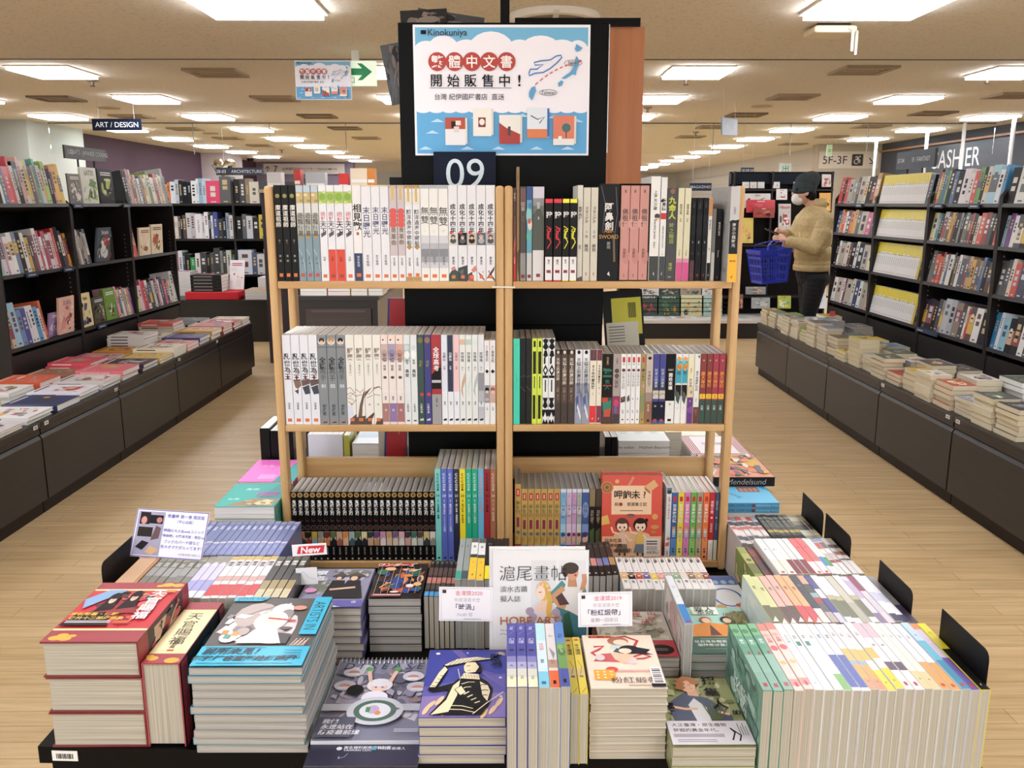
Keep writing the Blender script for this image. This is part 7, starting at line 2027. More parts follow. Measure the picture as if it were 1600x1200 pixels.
zt = TZ
for k in range(6):
 t = .036
 r = flat_book(T(.304, 2.30, zt + .0005), .142, .19, t, 'e6e4de', 'white walking paperback, %s from the top of the pile behind the rack' % ORD[5 - k], 'white paperbacks behind the rack', whitecov if k == 5 else None, 'l', 'white')
 if k >= 4:
  p = Pr((0, -.0002, 0), (1, 0, 0), (0, 0, 1))
  p.rect(.001, .001, .141, t - .001, 'e4e4e0')
  p.text('the walker    Matthew Beaumont', .071, t * .5, .011, '55554f', 'c')
  p.build('spine_print', r)
 zt += t + .0004
for k in range(5):
 flat_book(T(.516, 2.66, TZ + .0005 + k * .027), .155, .2, .0265, 'e2dac2', 'cream novel, %s from the top of the far pile behind the rack' % ORD[4 - k], 'cream novels behind the rack', lambda p, w, d: p.rect(.001, .001, w - .001, d - .001, 'e9e2cf'), 'l', 'cream')
flat_book(T(.47, 2.5, TZ + .0005), .05, .12, .19, 'e6b23a', 'thick yellow box book between the white and cream piles', 'books behind the rack', None, 'l', 'cream')

def stripes(p, w, d):
 p.rect(.001, .001, w - .001, d - .001, 'e6dfe0')
 for k in range(5):
  p.rect(.001 + k * .006, .001, .004 + k * .006, d - .001, 'a8323c')
  p.rect(w - .004 - k * .006, .001, w - .001 - k * .006, d - .001, 'a8323c')
 p.bars(w * .3, w * .7, d * .6, .003, 3, '8a8a8c', 3)

def collage(p, w, d):
 p.rect(.001, .001, w - .001, d - .001, 'd99a7a')
 blobs(p, .002, .002, w - .002, d - .002, ['e07a4a', 'd9b04a', 'cf5a8a', '3f9a6a', 'e6dcd2', '5a6a74', 'e08a70'], 34, random.Random(11), .25)

for k in range(4):
 flat_book(T(.535, 2.425, TZ + .0005 + k * .0365), .17, .19, .036, 'd9d2d2', 'white book with red stripes, %s from the top behind the design tome' % ORD[3 - k], 'striped books behind the rack', stripes if k == 3 else None, 'l', 'white')
for k in range(5):
 t = .0355 if k < 4 else .0245
 r = flat_book(T(.528, 2.205 if k < 4 else 2.122, TZ + .0005 + k * .0366), .158, .21, t, '1d1d1f', 'thick design tome with collage cover, %s from the top' % ORD[4 - k], 'design tomes behind the rack', collage if k == 4 else None, 'l', 'white')
 p = Pr((0, -.0002, 0), (1, 0, 0), (0, 0, 1))
 p.rect(.0005, .0005, .1575, t - .0005, '1d1d1f')
 p.text('Mendelsund', .085, t * .5, .021, 'a9a9ac', 'c', -.01, 0, 1, .2)
 p.build('spine_print', r)

def comehome(p, w, d):
 p.rect(.001, .001, w - .001, d - .001, '6cc2ea')
 p.rect(w * .42, d * .42, w * .82, d * .62, '8a5a54')
 for k in range(4):
  p.rect(w * (.45 + k * .09), d * .45, w * (.52 + k * .09), d * .58, 'c99a8a')
 p.text('COME HOME', w * .2, d * .4, .016, '2f6a8a', 'c', 0, math.radians(-62))
 p.text('MARIANNE WOLF', w * .92, d * .6, .012, '2f6a8a', 'c', 0, math.radians(-62))

for k in range(6):
 blue = k >= 4
 t = .0125 if blue else .0295
 z = TZ + .0005 + (k * .0298 if not blue else 4 * .0298 + (k - 4) * .0128)
 r = flat_book(T(.528, 2.0, z), .134, .195, t, '4f9cc4' if blue else 'e6e6e6', ('sky-blue paperback, %s in the pile beside the rack' if blue else 'white paperback, %s in the pile beside the rack') % ORD[5 - k], 'paperbacks piled beside the rack', comehome if k == 5 else None, 'l', 'white')
 p = Pr((0, -.0002, 0), (1, 0, 0), (0, 0, 1))
 if blue:
  p.rect(.0005, .0005, .1335, t - .0005, '4a94bc')
  p.text('READER, COME HOME', .035, t * .5, .0075, '1f3a4a', 'c')
  p.rect(.066, t * .2, .076, t * .8, '6a3a3c')
  p.text('MARIANNE WOLF', .105, t * .5, .0075, '9ad0e6', 'c')
  p.build('spine_print', r)

# dark magazines tucked behind the sign board
for k, (px0, py0, px1, py1, rot, c) in enumerate(((628, 17, 700, 60, -3, '2a2826'), (648, 12, 752, 60, 8, '33302e'), (612, 70, 642, 165, -10, '3a3a3a'))):
 yy = 2.262 + k * .004
 a, b = PY(px0, py1, yy), PY(px1, py0, yy)
 w, h = b.x - a.x, b.z - a.z
 r = empty('magazine', (0, 0, 0), ['dark magazine showing above the sign board', 'tilted dark magazine showing above the sign board, nearer the post', 'dark grey magazine hanging past the edge of the sign board'][k], 'magazine', None,
   Matrix.Translation((a.x, yy, a.z)) @ Matrix.Rotation(math.radians(rot), 4, 'Y'))
 MB().box((0, 0, 0), (w, .003, h), M(c, .3)).build('cover', r)
 p = Pr((0, 0, 0), (1, 0, 0), (0, 0, 1))
 p.rect(.001, .001, w - .001, h - .001, c)
 blobs(p, .003, .003, w - .003, h - .003, ['5a4a40', '4a4a4c', '6a5a4a', '2a2a2c', '7a6a5a'], 12, random.Random(k), .3)
 p.build('cover_print', r)

# ================================================================== side bookcases, counters and the far shop
NAMES = [('white', 'e6e4e2'), ('cream', 'e2d8bc'), ('pale grey', 'bdbcba'), ('grey', '8a8a8a'), ('charcoal', '444446'), ('black', '1c1c1e'), ('red', 'c03034'), ('dark red', '7a262c'), ('coral', 'e07060'), ('pink', 'e09aa8'), ('magenta', 'b03a6a'),
  ('orange', 'e08a3a'), ('yellow', 'e6cf3a'), ('ochre', 'b8924a'), ('tan', 'c8a888'), ('brown', '7a5638'), ('dark brown', '3e2c22'), ('olive', '8a8c4a'), ('lime', 'b4cc4a'), ('green', '3f8a4a'), ('dark green', '264a38'), ('teal', '2f8a86'), ('aqua', '8fc8c0'),
  ('pale blue', 'a8c8dc'), ('blue', '3a70b0'), ('navy', '1f2a4c'), ('violet', '5a4a94'), ('lilac', 'b4a4cc'), ('plum', '5a2f4a')]

def cname(h):
 a = lin(h)
 a = [q ** .4545 for q in a[:3]]
 return min(NAMES, key=lambda n: sum((x - y ** .4545) ** 2 for x, y in zip(a, lin(n[1])[:3])))[0]

def lum(h):
 c = lin(h)
 return .2 * c[0] + .7 * c[1] + .1 * c[2]

def sbook(mtx, w, h, d, c, label, group, rnd, name='craft_book', bands=None, title=None, draw=None, plain=False):
 """A shelf book small in the photo: one mesh of cover, pages and printed spine."""
 mb = MB()
 t = min(.0012, w * .1)
 mb.prism(uprof(w, d, t, min(.0015, w * .15)), 0, h, 'z', M(c, .36, 0, .25))
 mb.box((t, t, .001), (w - t, d - .002, h - .002), PG['white_x'])
 p = Pr((0, 0, 0), (1, 0, 0), (0, 0, 1), step=.0002, lift=.0004)
 p.mb = mb
 p.rect(.0006, .0006, w - .0006, h - .0006, c)
 for b in bands or ():
  p.rect(.0006, h * (1 - b[1]) + .0007, w - .0006, h * (1 - b[0]) - .0007, b[2])
 if draw:
  draw(p, w, h)
 elif title:
  k = '191919' if lum(c) > .25 else 'e4e2de'
  p.text(title, w / 2, h * .5, min(w * .62, .026), k, 'c', .01, -math.pi / 2)
 elif plain:
  p.rect(w * .42, h * .30, w * .58, h * .56, '9a9690')
  p.rect(w * .3, h * .05, w * .7, h * .075, 'a86a5a')
 elif w > .006:
  k = rnd.choice(['2a2a2c', '6a3a30', '35405a', '5a5a5a']) if lum(c) > .25 else rnd.choice(['d8d5cc', 'c9b27a', 'b9c4cc'])
  a = rnd.uniform(.12, .3)
  L = rnd.uniform(.25, .5)
  ww = w * rnd.uniform(.14, .26)
  p.rect(w / 2 - ww, h * (1 - a - L), w / 2 + ww, h * (1 - a), c)
  n = int(L * h / (ww * 2.6)) + 1
  for q in range(min(n, 9)):
   v = h * (1 - a) - q * ww * 2.5
   p.rect(w / 2 - ww, v - ww * rnd.uniform(1.2, 2.0), w / 2 + ww, v, k)
  if rnd.random() < .6:
   p.rect(w * .3, h * .05, w * .7, h * .09, k)
 o = mb.build(name)
 o.matrix_world = mtx
 tag(o, label, 'book', group)
 return o

def shelf_frame(side, y, z, off=.012, extra=0.0):
 X, Y, Z = shelf_dirs(side)
 x0 = LB if side == 'l' else RB
 O = Vector((x0 + (.002 if side == 'r' else -.002), y, z)) + Y * off + Z * .0008
 if extra:
  R = Matrix.Rotation(extra if side == 'l' else -extra, 3, 'Y')
  Y, Z = R @ Y, R @ Z
 return O, X, Y, Z

def fill_shelf(side, y0, y1, z, cols, where, group, rnd, hr=(.2, .27), name='craft_book', titles=None, dr=(.15, .2), scale=True, bands=None, hcap=9):
 """cols run from the far end towards the viewer on the fantasy side and away from the viewer on the art side, as in photo order."""
 n = len(cols)
 ws = []
 for c in cols:
  ws.append(c[1] if isinstance(c, tuple) else rnd.uniform(.012, .03))
 L = y1 - y0 - .046
 k = (L - .0008 * n) / sum(ws) if scale else 1.0
 y = y0 + .022 if side == 'l' else y1 - .022
 for i, c in enumerate(cols):
  col = c[0] if isinstance(c, tuple) else c
  w = ws[i] * k
  h = min(hcap, c[2] if isinstance(c, tuple) and len(c) > 2 else rnd.uniform(*hr))
  O, X, Y, Z = shelf_frame(side, y, z)
  pos = n - 1 - i if side == 'l' else i
  bd = bands(col, rnd) if bands else ([(rnd.uniform(.1, .4), rnd.uniform(.5, .9), rnd.choice(['c9a58a', 'e2ddd4', '8a3a3a', '3a4a6a', 'd9b04a', '55585a', col, col]))] if rnd.random() < .35 else None)
  sbook(frame(O, X, Y, Z), w - .0008, h, rnd.uniform(*dr), col, '%s spine, %s from far end, %s' % (cname(col), ORD[pos], where), group, rnd, name, bd, titles.get(i) if titles else None, None, bands is not None)
  y += (w + .0008) * (1 if side == 'l' else -1)

def faceout(side, y, z, w, h, t, c, draw, label, rnd, extra=.12, off=.02, name='craft_book'):
 O, X, Y, Z = shelf_frame(side, y, z, off, extra)
 return sbook(frame(O + Z * .002, X, Y, Z), w, h, t, c, label, 'books shown face out on the bookcases', rnd, name, draw=draw)

def fart(cols, seed, title=None, n=12, tcol='f0eeea'):
 def f(p, w, h):
  r = random.Random(seed)
  blobs(p, w * .05, h * .05, w * .95, h * .75, cols, n, r, .28)
  if title:
   p.text(title, w * .5, h * .85, w * .2, tcol, 'c', .01)
  else:
   p.bars(w * .15, w * .85, h * .9, h * .03, 2, tcol, 2)
 return f

RN = random.Random(77)
# ---- art bookcase, near bay (px 0-110), middle bay, corner bay
NB, MBY, CB = (LBAY[0], LBAY[1]), (LBAY[1], LBAY[2]), (LBAY[2], LBAY[3])
A = 'art bookcase'
fill_shelf('l', NB[0], NB[1], 1.5, ['d8d4cc', '2f7aa0', ('1d1d1f', .03), 'e9e3dc', '3a70a0', ('d8484c', .04), 'c23a44', 'e0d9d2', ('1e1e20', .032), 'd9a59a', 'd0d0c6', ('e6d24a', .012), 'c9b5a5', '3a3a3c', '8a7a5a', ('5aa58f', .018), 'cfc6c0', 'c5b0b5', 'a8c86a', ('1f2026', .03), 'd98f9a', ('e8b93a', .035), 'e5c25a'],
  'top shelf, near bay, ' + A, 'craft books on the art bookcase', RN, (.22, .285), titles={2: 'CROQUIS', 8: 'EMBROIDERY', 19: 'SEWING'})
fill_shelf('l', NB[0], NB[1], 1.085, [('8fc4b4', .032, .27), 'd9c9d4', 'c89ab0', ('e9e4e4', .03), ('eceaea', .03), '6a7f9a', '2c2a2c', 'e2dfdc', 'c9a24a', '3a2e30', '7a2f44', 'd9d4d2', 'b5405c', 'e9e4e2', 'a33b52', 'd6cfd0', 'd8b5bd', 'c22f34', ('1f2024', .03), '3a3230', '8a3040', ('d8a832', .02)],
  'middle shelf, near bay, ' + A, 'craft books on the art bookcase', RN, (.21, .27), titles={0: 'SWING BOOK', 18: 'QUILT'})
fill_shelf('l', NB[0], NB[0] + .50, .648, ['8a6a4a', 'c9b59a', ('9fc4d8', .04, .27), '6a8ab0', ('4a4a8f', .03), 'dcdcdc', 'e2e0dc', '5a9ac4', 'd8d4d0', ('e4704a', .014)], 'lowest shelf, near bay, ' + A, 'craft books on the art bookcase', RN, (.2, .25))
faceout('l', NB[0] + .52, .648, .15, .16, .012, 'a48ab8', fart(['d9d0e2', 'c98a9a', '6a5a8a'], 1), 'purple face-out book beside the pink floral one, lowest shelf, art bookcase', RN, .3, .04)
faceout('l', NB[0] + .60, .648, .20, .245, .016, 'efc0ac', fart(['f4dcd0', 'e89a94', 'c46a78', 'efe6e0', '7a4a3a'], 2, 'えほん', 10, '7a6a9a'), 'pink floral face-out book on the lowest shelf of the near bay', RN, .25, .01)
# middle bay
faceout('l', MBY[0] + .05, 1.5, .17, .20, .01, '6f6e6c', fart(['e6e2dc', 'c8c2b8', '8a6a5a'], 3), 'grey and white face-out cook book, top shelf, middle bay', RN)
faceout('l', MBY[0] + .24, 1.5, .235, .25, .012, 'e4e6dc', fart(['8fb83a', 'a8c84a', '5a8a3a', 'e9ece0', '6a4a2a'], 4, 'LATTE', 10, '5a7a2a'), 'lime and white face-out coffee book, top shelf, middle bay', RN)
faceout('l', MBY[0] + .50, 1.5, .235, .25, .014, '2a2728', fart(['a8b84a', 'c8d07a', '3a3434', '4a3f3c'], 5, None, 6), 'dark face-out book with a pale green cup, top shelf, middle bay', RN)
fill_shelf('l', MBY[0], MBY[0] + .28, 1.085, [('1d1d1f', .03), '3a332c', '8a8478', 'c9c4bc', '6a5a4a', '2c2c2e', '9aa0a4', '4a4a4c'], 'middle shelf, middle bay, ' + A, 'craft books on the art bookcase', RN, (.2, .25), titles={0: 'SUSHI'})
faceout('l', MBY[0] + .29, 1.085, .21, .245, .014, '4a5560', fart(['8a98a4', 'd8dce0', 'b53a3c', '2c3640', 'e2e0dc'], 6, 'Simple'), 'grey-blue face-out cook book, middle shelf, middle bay', RN, .3, .0)
faceout('l', MBY[0] + .53, 1.085, .19, .22, .014, '2c2723', fart(['5a4a3a', '3a302a', '7a6a54'], 7, None, 8), 'dark face-out book at the back, middle shelf, middle bay', RN, .15, .06)
faceout('l', MBY[0] + .05, .648, .16, .235, .03, 'ead9a4', fart(['2a2420', 'd8c48a', 'f0e6c4', '3a4a6a'], 8, 'Saké', 8, '2a2420'), 'cream face-out drinks book, lowest shelf, middle bay', RN, .1)
faceout('l', MBY[0] + .23, .648, .18, .19, .016, '4a4636', fart(['8a8264', 'c9c4a8', '5a5440', '2c2a24'], 9), 'olive-brown face-out book, lowest shelf, middle bay', RN, .1)
faceout('l', MBY[0] + .42, .648, .18, .23, .03, '6f9a3a', fart(['4a3a2a', '8ab04a', 'e4e6d8', '7a5a4a'], 10, None, 6), 'green face-out food book, lowest shelf, middle bay', RN, .1)
fill_shelf('l', MBY[0] + .60, MBY[1], .648, ['e6a8b8', 'd9c85a', '6a9ac4', 'e2dcd4', 'c9506a', 'a8c4a0', 'e8dcb4', 'd88aa4', '5a5a8a'], 'lowest shelf, middle bay, ' + A, 'craft books on the art bookcase', RN, (.2, .25))
# corner bay
fill_shelf('l', CB[0], CB[1], 1.5, [('1e1f22', .024), '3a3436', 'd0b5c0', 'c96a7a', 'e2d8d2', 'a8603a', 'd8cfc4', '6a7a8a', 'e4e2de', '2c3a5a', 'b98a4a', 'e8e2d4', 'c8d0a0', ('6a7a44', .03), 'e2ddd4', 'd8c8b0', '9a3a34', 'd9d2c0', 'c9b48a', 'e4e0d8', ('8a8a84', .03, .3), '55504a'],
  'top shelf, corner bay, ' + A, 'craft books on the art bookcase', RN, (.2, .27))
fill_shelf('l', CB[0], CB[0] + .16, 1.085, [('c9c0b8', .012), ('d84a44', .04, .26), ('d2403c', .03), ('b83432', .02)], 'middle shelf, corner bay, ' + A, 'craft books on the art bookcase', RN, (.22, .25))
faceout('l', CB[0] + .18, 1.085, .22, .225, .014, 'ead9bc', fart(['d9b07a', 'f0e4cc', '8a5a2a', 'e2c48a'], 11, None, 7, '7a3a2a'), 'cream face-out plate book by the red spines, corner bay', RN, .2)
faceout('l', CB[0] + .42, 1.085, .24, .245, .014, 'ecdcc0', fart(['b5502c', 'd98a3a', '6a7a3a', 'e9d2a0', '8a2f24'], 12, None, 9, '6a4a34'), 'cream face-out pizza book, corner bay middle shelf', RN, .2)
fill_shelf('l', CB[0], CB[1], .648, ['8aa04a', 'c9d08a', 'e4c8d0', 'd87a94', 'c22f3c', 'e8e4de', '2f3a5a', '3a3a3c', 'd9d4cc', '4a4a4a', 'e09aa8', 'e2dfe0', ('1f2c4c', .03), ('d6506a', .02), '22304f', 'e4a84a', 'c9c8c4', ('e9e6e2', .03, .27)], 'lowest shelf, corner bay, ' + A, 'craft books on the art bookcase', RN, (.19, .25), titles={12: 'Genevieve'})

# ---- fantasy bookcase: bay four is furthest
FB = 'fantasy bookcase'
BAY4, BAY3, BAY2, BAY1 = (RBAY[4], RBAY[5]), (RBAY[3], RBAY[4]), (RBAY[2], RBAY[3]), (RBAY[1], RBAY[2])
SHN = {0: 'lowest', 1: 'third', 2: 'second', 3: 'top'}
GP = 'fantasy and science fiction books on the bookcase'

def ywband(c, rnd):
 return [(.0, rnd.choice([.30, .34, .34, .38]), 'e6d22e' if c == 'e8e7e4' else c), (.345, .36, '3a3a34')]

for s in range(4):
 z = RSH[s]
 hh = [.215, .235, .205, .215][s]
 n = 24
 cols = [('e8e7e4', .016, hh)] * n
 if s in (0, 1):
  cols = cols[:n - 3] + [('d8c030', .016, hh), ('2c2c30', .016, hh), ('b9a02c', .016, hh)]
 if s == 3:
  cols = cols[:22] + [('1f2c3c', .032, .2)]
 fill_shelf('r', BAY3[0], BAY3[1], z, cols, '%s shelf, yellow-and-white bay, %s' % (SHN[s], FB), 'yellow and white paperbacks on the fantasy bookcase', RN, name='shelf_paperback', bands=lambda c, r: ywband(c, r) if c == 'e8e7e4' else None, titles={22: 'オカルトSF'} if s == 3 else None, dr=(.12, .13))
fill_shelf('r', BAY4[0], BAY4[1], RSH[3], [('c23a3c', .05), ('2c2a2c', .03), ('c84a50', .04), ('a8a294', .06), ('8a8678', .05), ('3a3634', .03), ('b0aa9a', .07), ('d0c8b8', .03), ('22201f', .05), ('1d1c1c', .04), ('a8843a', .05, .24)], 'top shelf, far bay, ' + FB, GP, RN, (.2, .23), name='shelf_paperback')
fill_shelf('r', BAY4[0], BAY4[1], RSH[2], [('2f4a8a', .03), ('d8a03a', .02), ('c8402c', .025), ('e2ddd4', .02), ('3a2c3c', .03), ('d87a34', .03), ('c9a04a', .03), ('4a4a54', .03), ('b5a99c', .06), ('c8527a', .04), ('4a2c54', .04)], 'second shelf, far bay, ' + FB, GP, RN, (.17, .2), name='shelf_paperback')
fill_shelf('r', BAY4[0], BAY4[1], RSH[1], [('2a2a2c', .03), ('e4e2de', .02), ('a8a294', .06), ('c9c4b8', .04), ('5a3a34', .03), ('1f1f22', .04), ('d8d4cc', .03), ('2c2c30', .05), ('b0aa9a', .06), ('dcd2b4', .05)], 'third shelf, far bay, ' + FB, GP, RN, (.19, .22), name='shelf_paperback')
fill_shelf('r', BAY4[0], BAY4[1], RSH[0], [('e6e4e0', .04), ('b9b4a8', .06), ('e2dfda', .02), ('7a2f54', .02), ('b0aa9a', .06), ('c9c4ba', .03), ('3a4a6a', .04), ('d8dce0', .03), ('a8a294', .05), ('c8aa9a', .04)], 'lowest shelf, far bay, ' + FB, GP, RN, (.2, .23), name='shelf_paperback')
fill_shelf('r', BAY2[0], BAY2[1], RSH[3], [('5a3a2c', .02), ('d06a5a', .02), ('3a7a4a', .02), ('2f5a9a', .02), ('7ab04a', .015), ('1f1f22', .03), ('2c5a8a', .03), ('1c1c1f', .04), ('e9e4ea', .05, .22), ('e6e2e4', .03), ('d8302c', .03), ('5aa03a', .03), ('2c2c2e', .02), ('d9d4c8', .03), ('a8d4e4', .05, .23), ('e8ecee', .03), ('4a90c0', .02)], 'top shelf, novel bay, ' + FB, GP, RN, (.19, .23), name='shelf_paperback')
fill_shelf('r', BAY2[0], BAY2[1], RSH[2], [('ded6b0', .035), ('3a8aa0', .02), ('2c2a2c', .02), ('c9c4b8', .03), ('4a4a3a', .02), ('d8a42c', .02)] + ['5a2a24', '2c2c30', '8a8a88', '1f1f22', '6a6458', '3a3a3c', 'a82c2c', '2c2420', 'd0c8b8', ('d8502c', .03), ('8a2420', .03), '2c3038', '1c1c1e', 'c8443a'], 'second shelf, novel bay, ' + FB, GP, RN, (.17, .2), name='shelf_paperback')
fill_shelf('r', BAY2[0], BAY2[1], RSH[1], ['2a2a2c', '6a6a64', ('c8402c', .03), ('d84a30', .02), '8a2f24', 'd8d4c8', '2f5a8a', 'e2ddd0', '1f1f22', '5a4a3a', 'e4e0da', '3a4a5a', '7a3a2a', 'b0a080', 'd8a02c', '6a4a2c', '9a7a3a', '3a6a9a', '2c2420', '4a2c24', 'c8a86a'], 'third shelf, novel bay, ' + FB, GP, RN, (.18, .22), name='shelf_paperback')
fill_shelf('r', BAY2[0], BAY2[1], RSH[0], [('3a2c4a', .03), ('2a2430', .05), ('1f1c20', .03), ('3a3438', .03), ('8a8a8c', .02), ('b9bcc0', .05, .23), ('a8acb4', .04, .23), ('8a7a6a', .05, .22), ('3a3a3c', .03), ('e2ded8', .015), ('c8404a', .015), ('5a3a3a', .04), ('e9e7e4', .05), ('2c2830', .06)], 'lowest shelf, novel bay, ' + FB, GP, RN, (.19, .22), name='shelf_paperback')
fill_shelf('r', BAY1[0], BAY1[1], RSH[3], [('1e1e20', .03), ('dfe2de', .04, .22), ('c9d4d0', .03), ('3a3a3c', .03), ('d9b04a', .03), ('2c4a6a', .03), ('e2ddd4', .03), ('8a2f34', .03), ('4a4a4c', .04)], 'top shelf, near bay, ' + FB, GP, RN, (.19, .22), name='shelf_paperback')
fill_shelf('r', BAY1[0], BAY1[1], RSH[2], ['9ab8c4', ('6a3a7a', .02), 'e6e4e4', '3a3a3c', '2c2c30', '55585a', 'c9c4b8', 'e2ddd4', '2f4a3a', '8a8a8c', 'b53a34', '1f1f22', 'd9d4cc', '3a3a44', '5a4a3a', 'c8a04a'], 'second shelf, near bay, ' + FB, GP, RN, (.18, .21), name='shelf_paperback')
fill_shelf('r', BAY1[0], BAY1[1], RSH[1], ['4a4a4c', '3a3c40', 'd8c8b8', 'c8402c', ('2a2c44', .03), '3a3a5a', ('d8502c', .03), '2c2c2e', '8a3a2c', 'e0d8c8', '1f1f22', '5a2c2c', 'd0843a', '3a4a5a', '2c2420'], 'third shelf, near bay, ' + FB, GP, RN, (.19, .22), name='shelf_paperback')
fill_shelf('r', BAY1[0], BAY1[1], RSH[0], [('2c7aa8', .02), 'd8dce0', ('8ab8c8', .03), '1f1f22', ('2c2c2e', .03), 'e2e0dc', '3a3a3c', ('c22f2c', .05), ('d8343a', .04), '2c2c30', 'a8a294', 'd9b04a', '3a2c2a'], 'lowest shelf, near bay, ' + FB, GP, RN, (.19, .22), name='shelf_paperback')
# shelf tags
for k, (by_, z) in enumerate(((BAY2[1] - .1, 1.5), (BAY2[1] - .55, 1.5), (BAY4[1] - .5, 1.5), (BAY2[1] - .02, .657))):
 r = tag(MB().box((RB - .014, by_ - (.3 if k == 3 else .12), z - .03), (RB - .006, by_, z - .004), M('33405a', .4)).box((RB - .0145, by_ - .1, z - .02), (RB - .014, by_ - .02, z - .013), M('cfd4dc')).build('shelf_tag'),
   'small blue shelf tag on the fantasy bookcase edge, %s along' % ORD[k], 'shelf tag', 'blue shelf tags')
for k, (by_, z) in enumerate(((MBY[0] + .02, 1.5), (MBY[1] - .12, 1.5), (NB[1] - .2, 1.085), (NB[0] + .25, 1.085), (MBY[0] + .2, .648))):
 tag(MB().box((LB + .006, by_, z - .03), (LB + .014, by_ + .13, z - .004), M('2c3850', .4)).box((LB + .014, by_ + .02, z - .02), (LB + .0145, by_ + .1, z - .013), M('b9c0cc')).build('shelf_tag'),
  'small navy shelf tag on the art bookcase edge, %s along' % ORD[k], 'shelf tag', 'navy shelf tags')

# ---- piles on the low counters
def cov(seed, base, title=None):
 def f(p, w, d):
  r = random.Random(seed)
  p.rect(.001, .001, w - .001, d - .001, base)
  cs = [r.choice(['e6e2da', 'c9a58a', '3a3a3c', 'b5443c', '4a6a8a', 'd9b04a', '6a7a4a', 'c98a94', '8a8a8c', base]) for _ in range(4)]
  blobs(p, w * .12, d * .1, w * .88, d * .75, cs, 9, r, .28)
  if title:
   p.text(title, w * .5, d * .86, w * .14, '2a2a2a' if lum(base) > .3 else 'eeeae4', 'c', .01)
  else:
   p.bars(w * .15, w * .85, d * .93, d * .04, 1, '2a2a2a' if lum(base) > .3 else 'e2ddd4')
 return f

def side_pile(side, y, xo, w, d, n, t, base, edge, seed, where, what, title=None, hard=False, sname=None, sp_t=None):
 rnd = random.Random(seed)
 z = CTOP + .0006
 for i in range(n):
  top = i == n - 1
  j = rnd.uniform(-.006, .006)
  if side == 'l':
   m = T(LX - xo - j, y + rnd.uniform(-.004, .004), z, math.pi / 2 + rnd.uniform(-.02, .02))
  else:
   m = T(RX + xo + j, y + rnd.uniform(-.004, .004), z, rnd.uniform(-.02, .02))
  c = base if top or rnd.random() < .6 else rnd.choice(['d8d4cc', '55504c', 'c9b59a', base])
  lab = '%s %s, %s of the %s' % (cname(c), what, 'top' if top else ORD[n - 1 - i] + ' from top', where)

  def spf(p, a, b, c=c):
   p.rect(.0006, .0006, a - .0006, b - .0006, c)
   k = '2a2a2a' if lum(c) > .3 else 'e2ddd4'
   if sp_t:
    p.text(sp_t, a * .42, b * .5, b * .6, k, 'c', .01)
   else:
    p.rect(a * .1, b * .35, a * .55, b * .65, k)
  flat_book(m, w, d, t, c, lab, 'books piled on the %s counter' % ('art' if side == 'l' else 'fantasy'), cov(seed, base, title) if top else None, 'l' if side == 'l' else 'r', edge, hard, spf if side == 'l' else None, what.split()[-1] if what.split()[-1] in ('hardback', 'paperback') else 'hardback')
  z += t + .0004

rl = random.Random(5)
LF = [(3.72, 'c9c2c0', 2, .012), (4.0, 'e6e4e2', 2, .018), (4.27, '2c3560', 1, .034), (4.52, 'e4e2ea', 2, .02), (4.79, 'd8cfcf', 2, .022), (5.05, 'e0707c', 2, .03), (5.33, '3a3040', 2, .022), (5.60, 'd8b86a', 2, .018), (5.84, 'e8dcc4', 3, .020), (6.10, 'e09a8a', 2, .022), (6.36, '3a3a7a', 2, .028), (6.62, 'd8ac54', 2, .034), (6.9, 'c9706a', 3, .022), (7.16, 'b03430', 3, .02), (7.4, 'dcd0b8', 3, .018)]
for k, (y, c, n, t) in enumerate(LF):
 side_pile('l', y, .02, .235, .285, n, t, c, 'white', 100 + k, '%s pile along the art counter front' % ORD[k], 'craft hardback', 'DRESSMAKING' if k == 5 else None, True, sp_t='DRESSMAKING BOOK' if k == 5 else ('GARDENING' if k == 2 else None))
LK = [(3.8, 'e6e2d4', 3, .016), (4.1, 'e0b83a', 3, .014), (4.42, 'e9e5e2', 3, .02), (4.72, 'd9623c', 2, .028), (5.02, '9a6a54', 2, .018), (5.3, 'd84c58', 3, .02), (5.58, 'd8909a', 2, .018), (5.88, 'd8962c', 2, .016), (6.14, 'e2e0dc', 5, .021), (6.42, 'e8e0c8', 3, .018), (6.68, 'd2504a', 5, .024), (6.98, '26344c', 3, .022), (7.28, '4a4a4c', 3, .02)]
for k, (y, c, n, t) in enumerate(LK):
 side_pile('l', y, .335, .24, .27, n, t, c, 'white', 200 + k, '%s pile along the art counter back' % ORD[k], 'art hardback', None, True)
RC = ['a8884a', '5a7a5a', '8fb0c4', '5a6a7a', 'd8d4cc', '8ab03a', '55606a', '7a8aa8', '6a5a4a', 'c9b04a', 'd8c44a', 'd8d8d4', '4a5a4a', 'c43a3c', 'd8b43a', 'e2ddd4', 'b5543c', '8a98a8', '55585a', '3a3a3c']
y = 7.42
k = 0
HN = [5, 6, 4, 6, 5, 4, 6, 7, 5, 3, 6, 4, 5, 3, 4, 6, 5, 4, 5, 6, 4, 5]
while y > 3.55:
 n = HN[k % len(HN)]
 w = [.125, .11, .13, .115][k % 4]
 side_pile('r', y, .015 + (k % 3) * .012, w, .178, n, [.026, .022, .03, .024][k % 4], RC[k % len(RC)], 'ivory', 300 + k, '%s pile along the fantasy counter front' % ORD[k], 'thick paperback')
 y -= .197
 k += 1
y = 7.36
k = 0
while y > 3.6:
 n = [4, 3, 5, 4, 6, 3, 5][k % 7]
 side_pile('r', y, .175 + (k % 2) * .012, .135, .205, n, [.024, .028, .022][k % 3], RC[(k * 3 + 5) % len(RC)], ['grey', 'ivory'][k % 2], 400 + k, '%s pile along the fantasy counter middle' % ORD[k], 'novel paperback')
 y -= .232
 k += 1
y = 7.3
k = 0
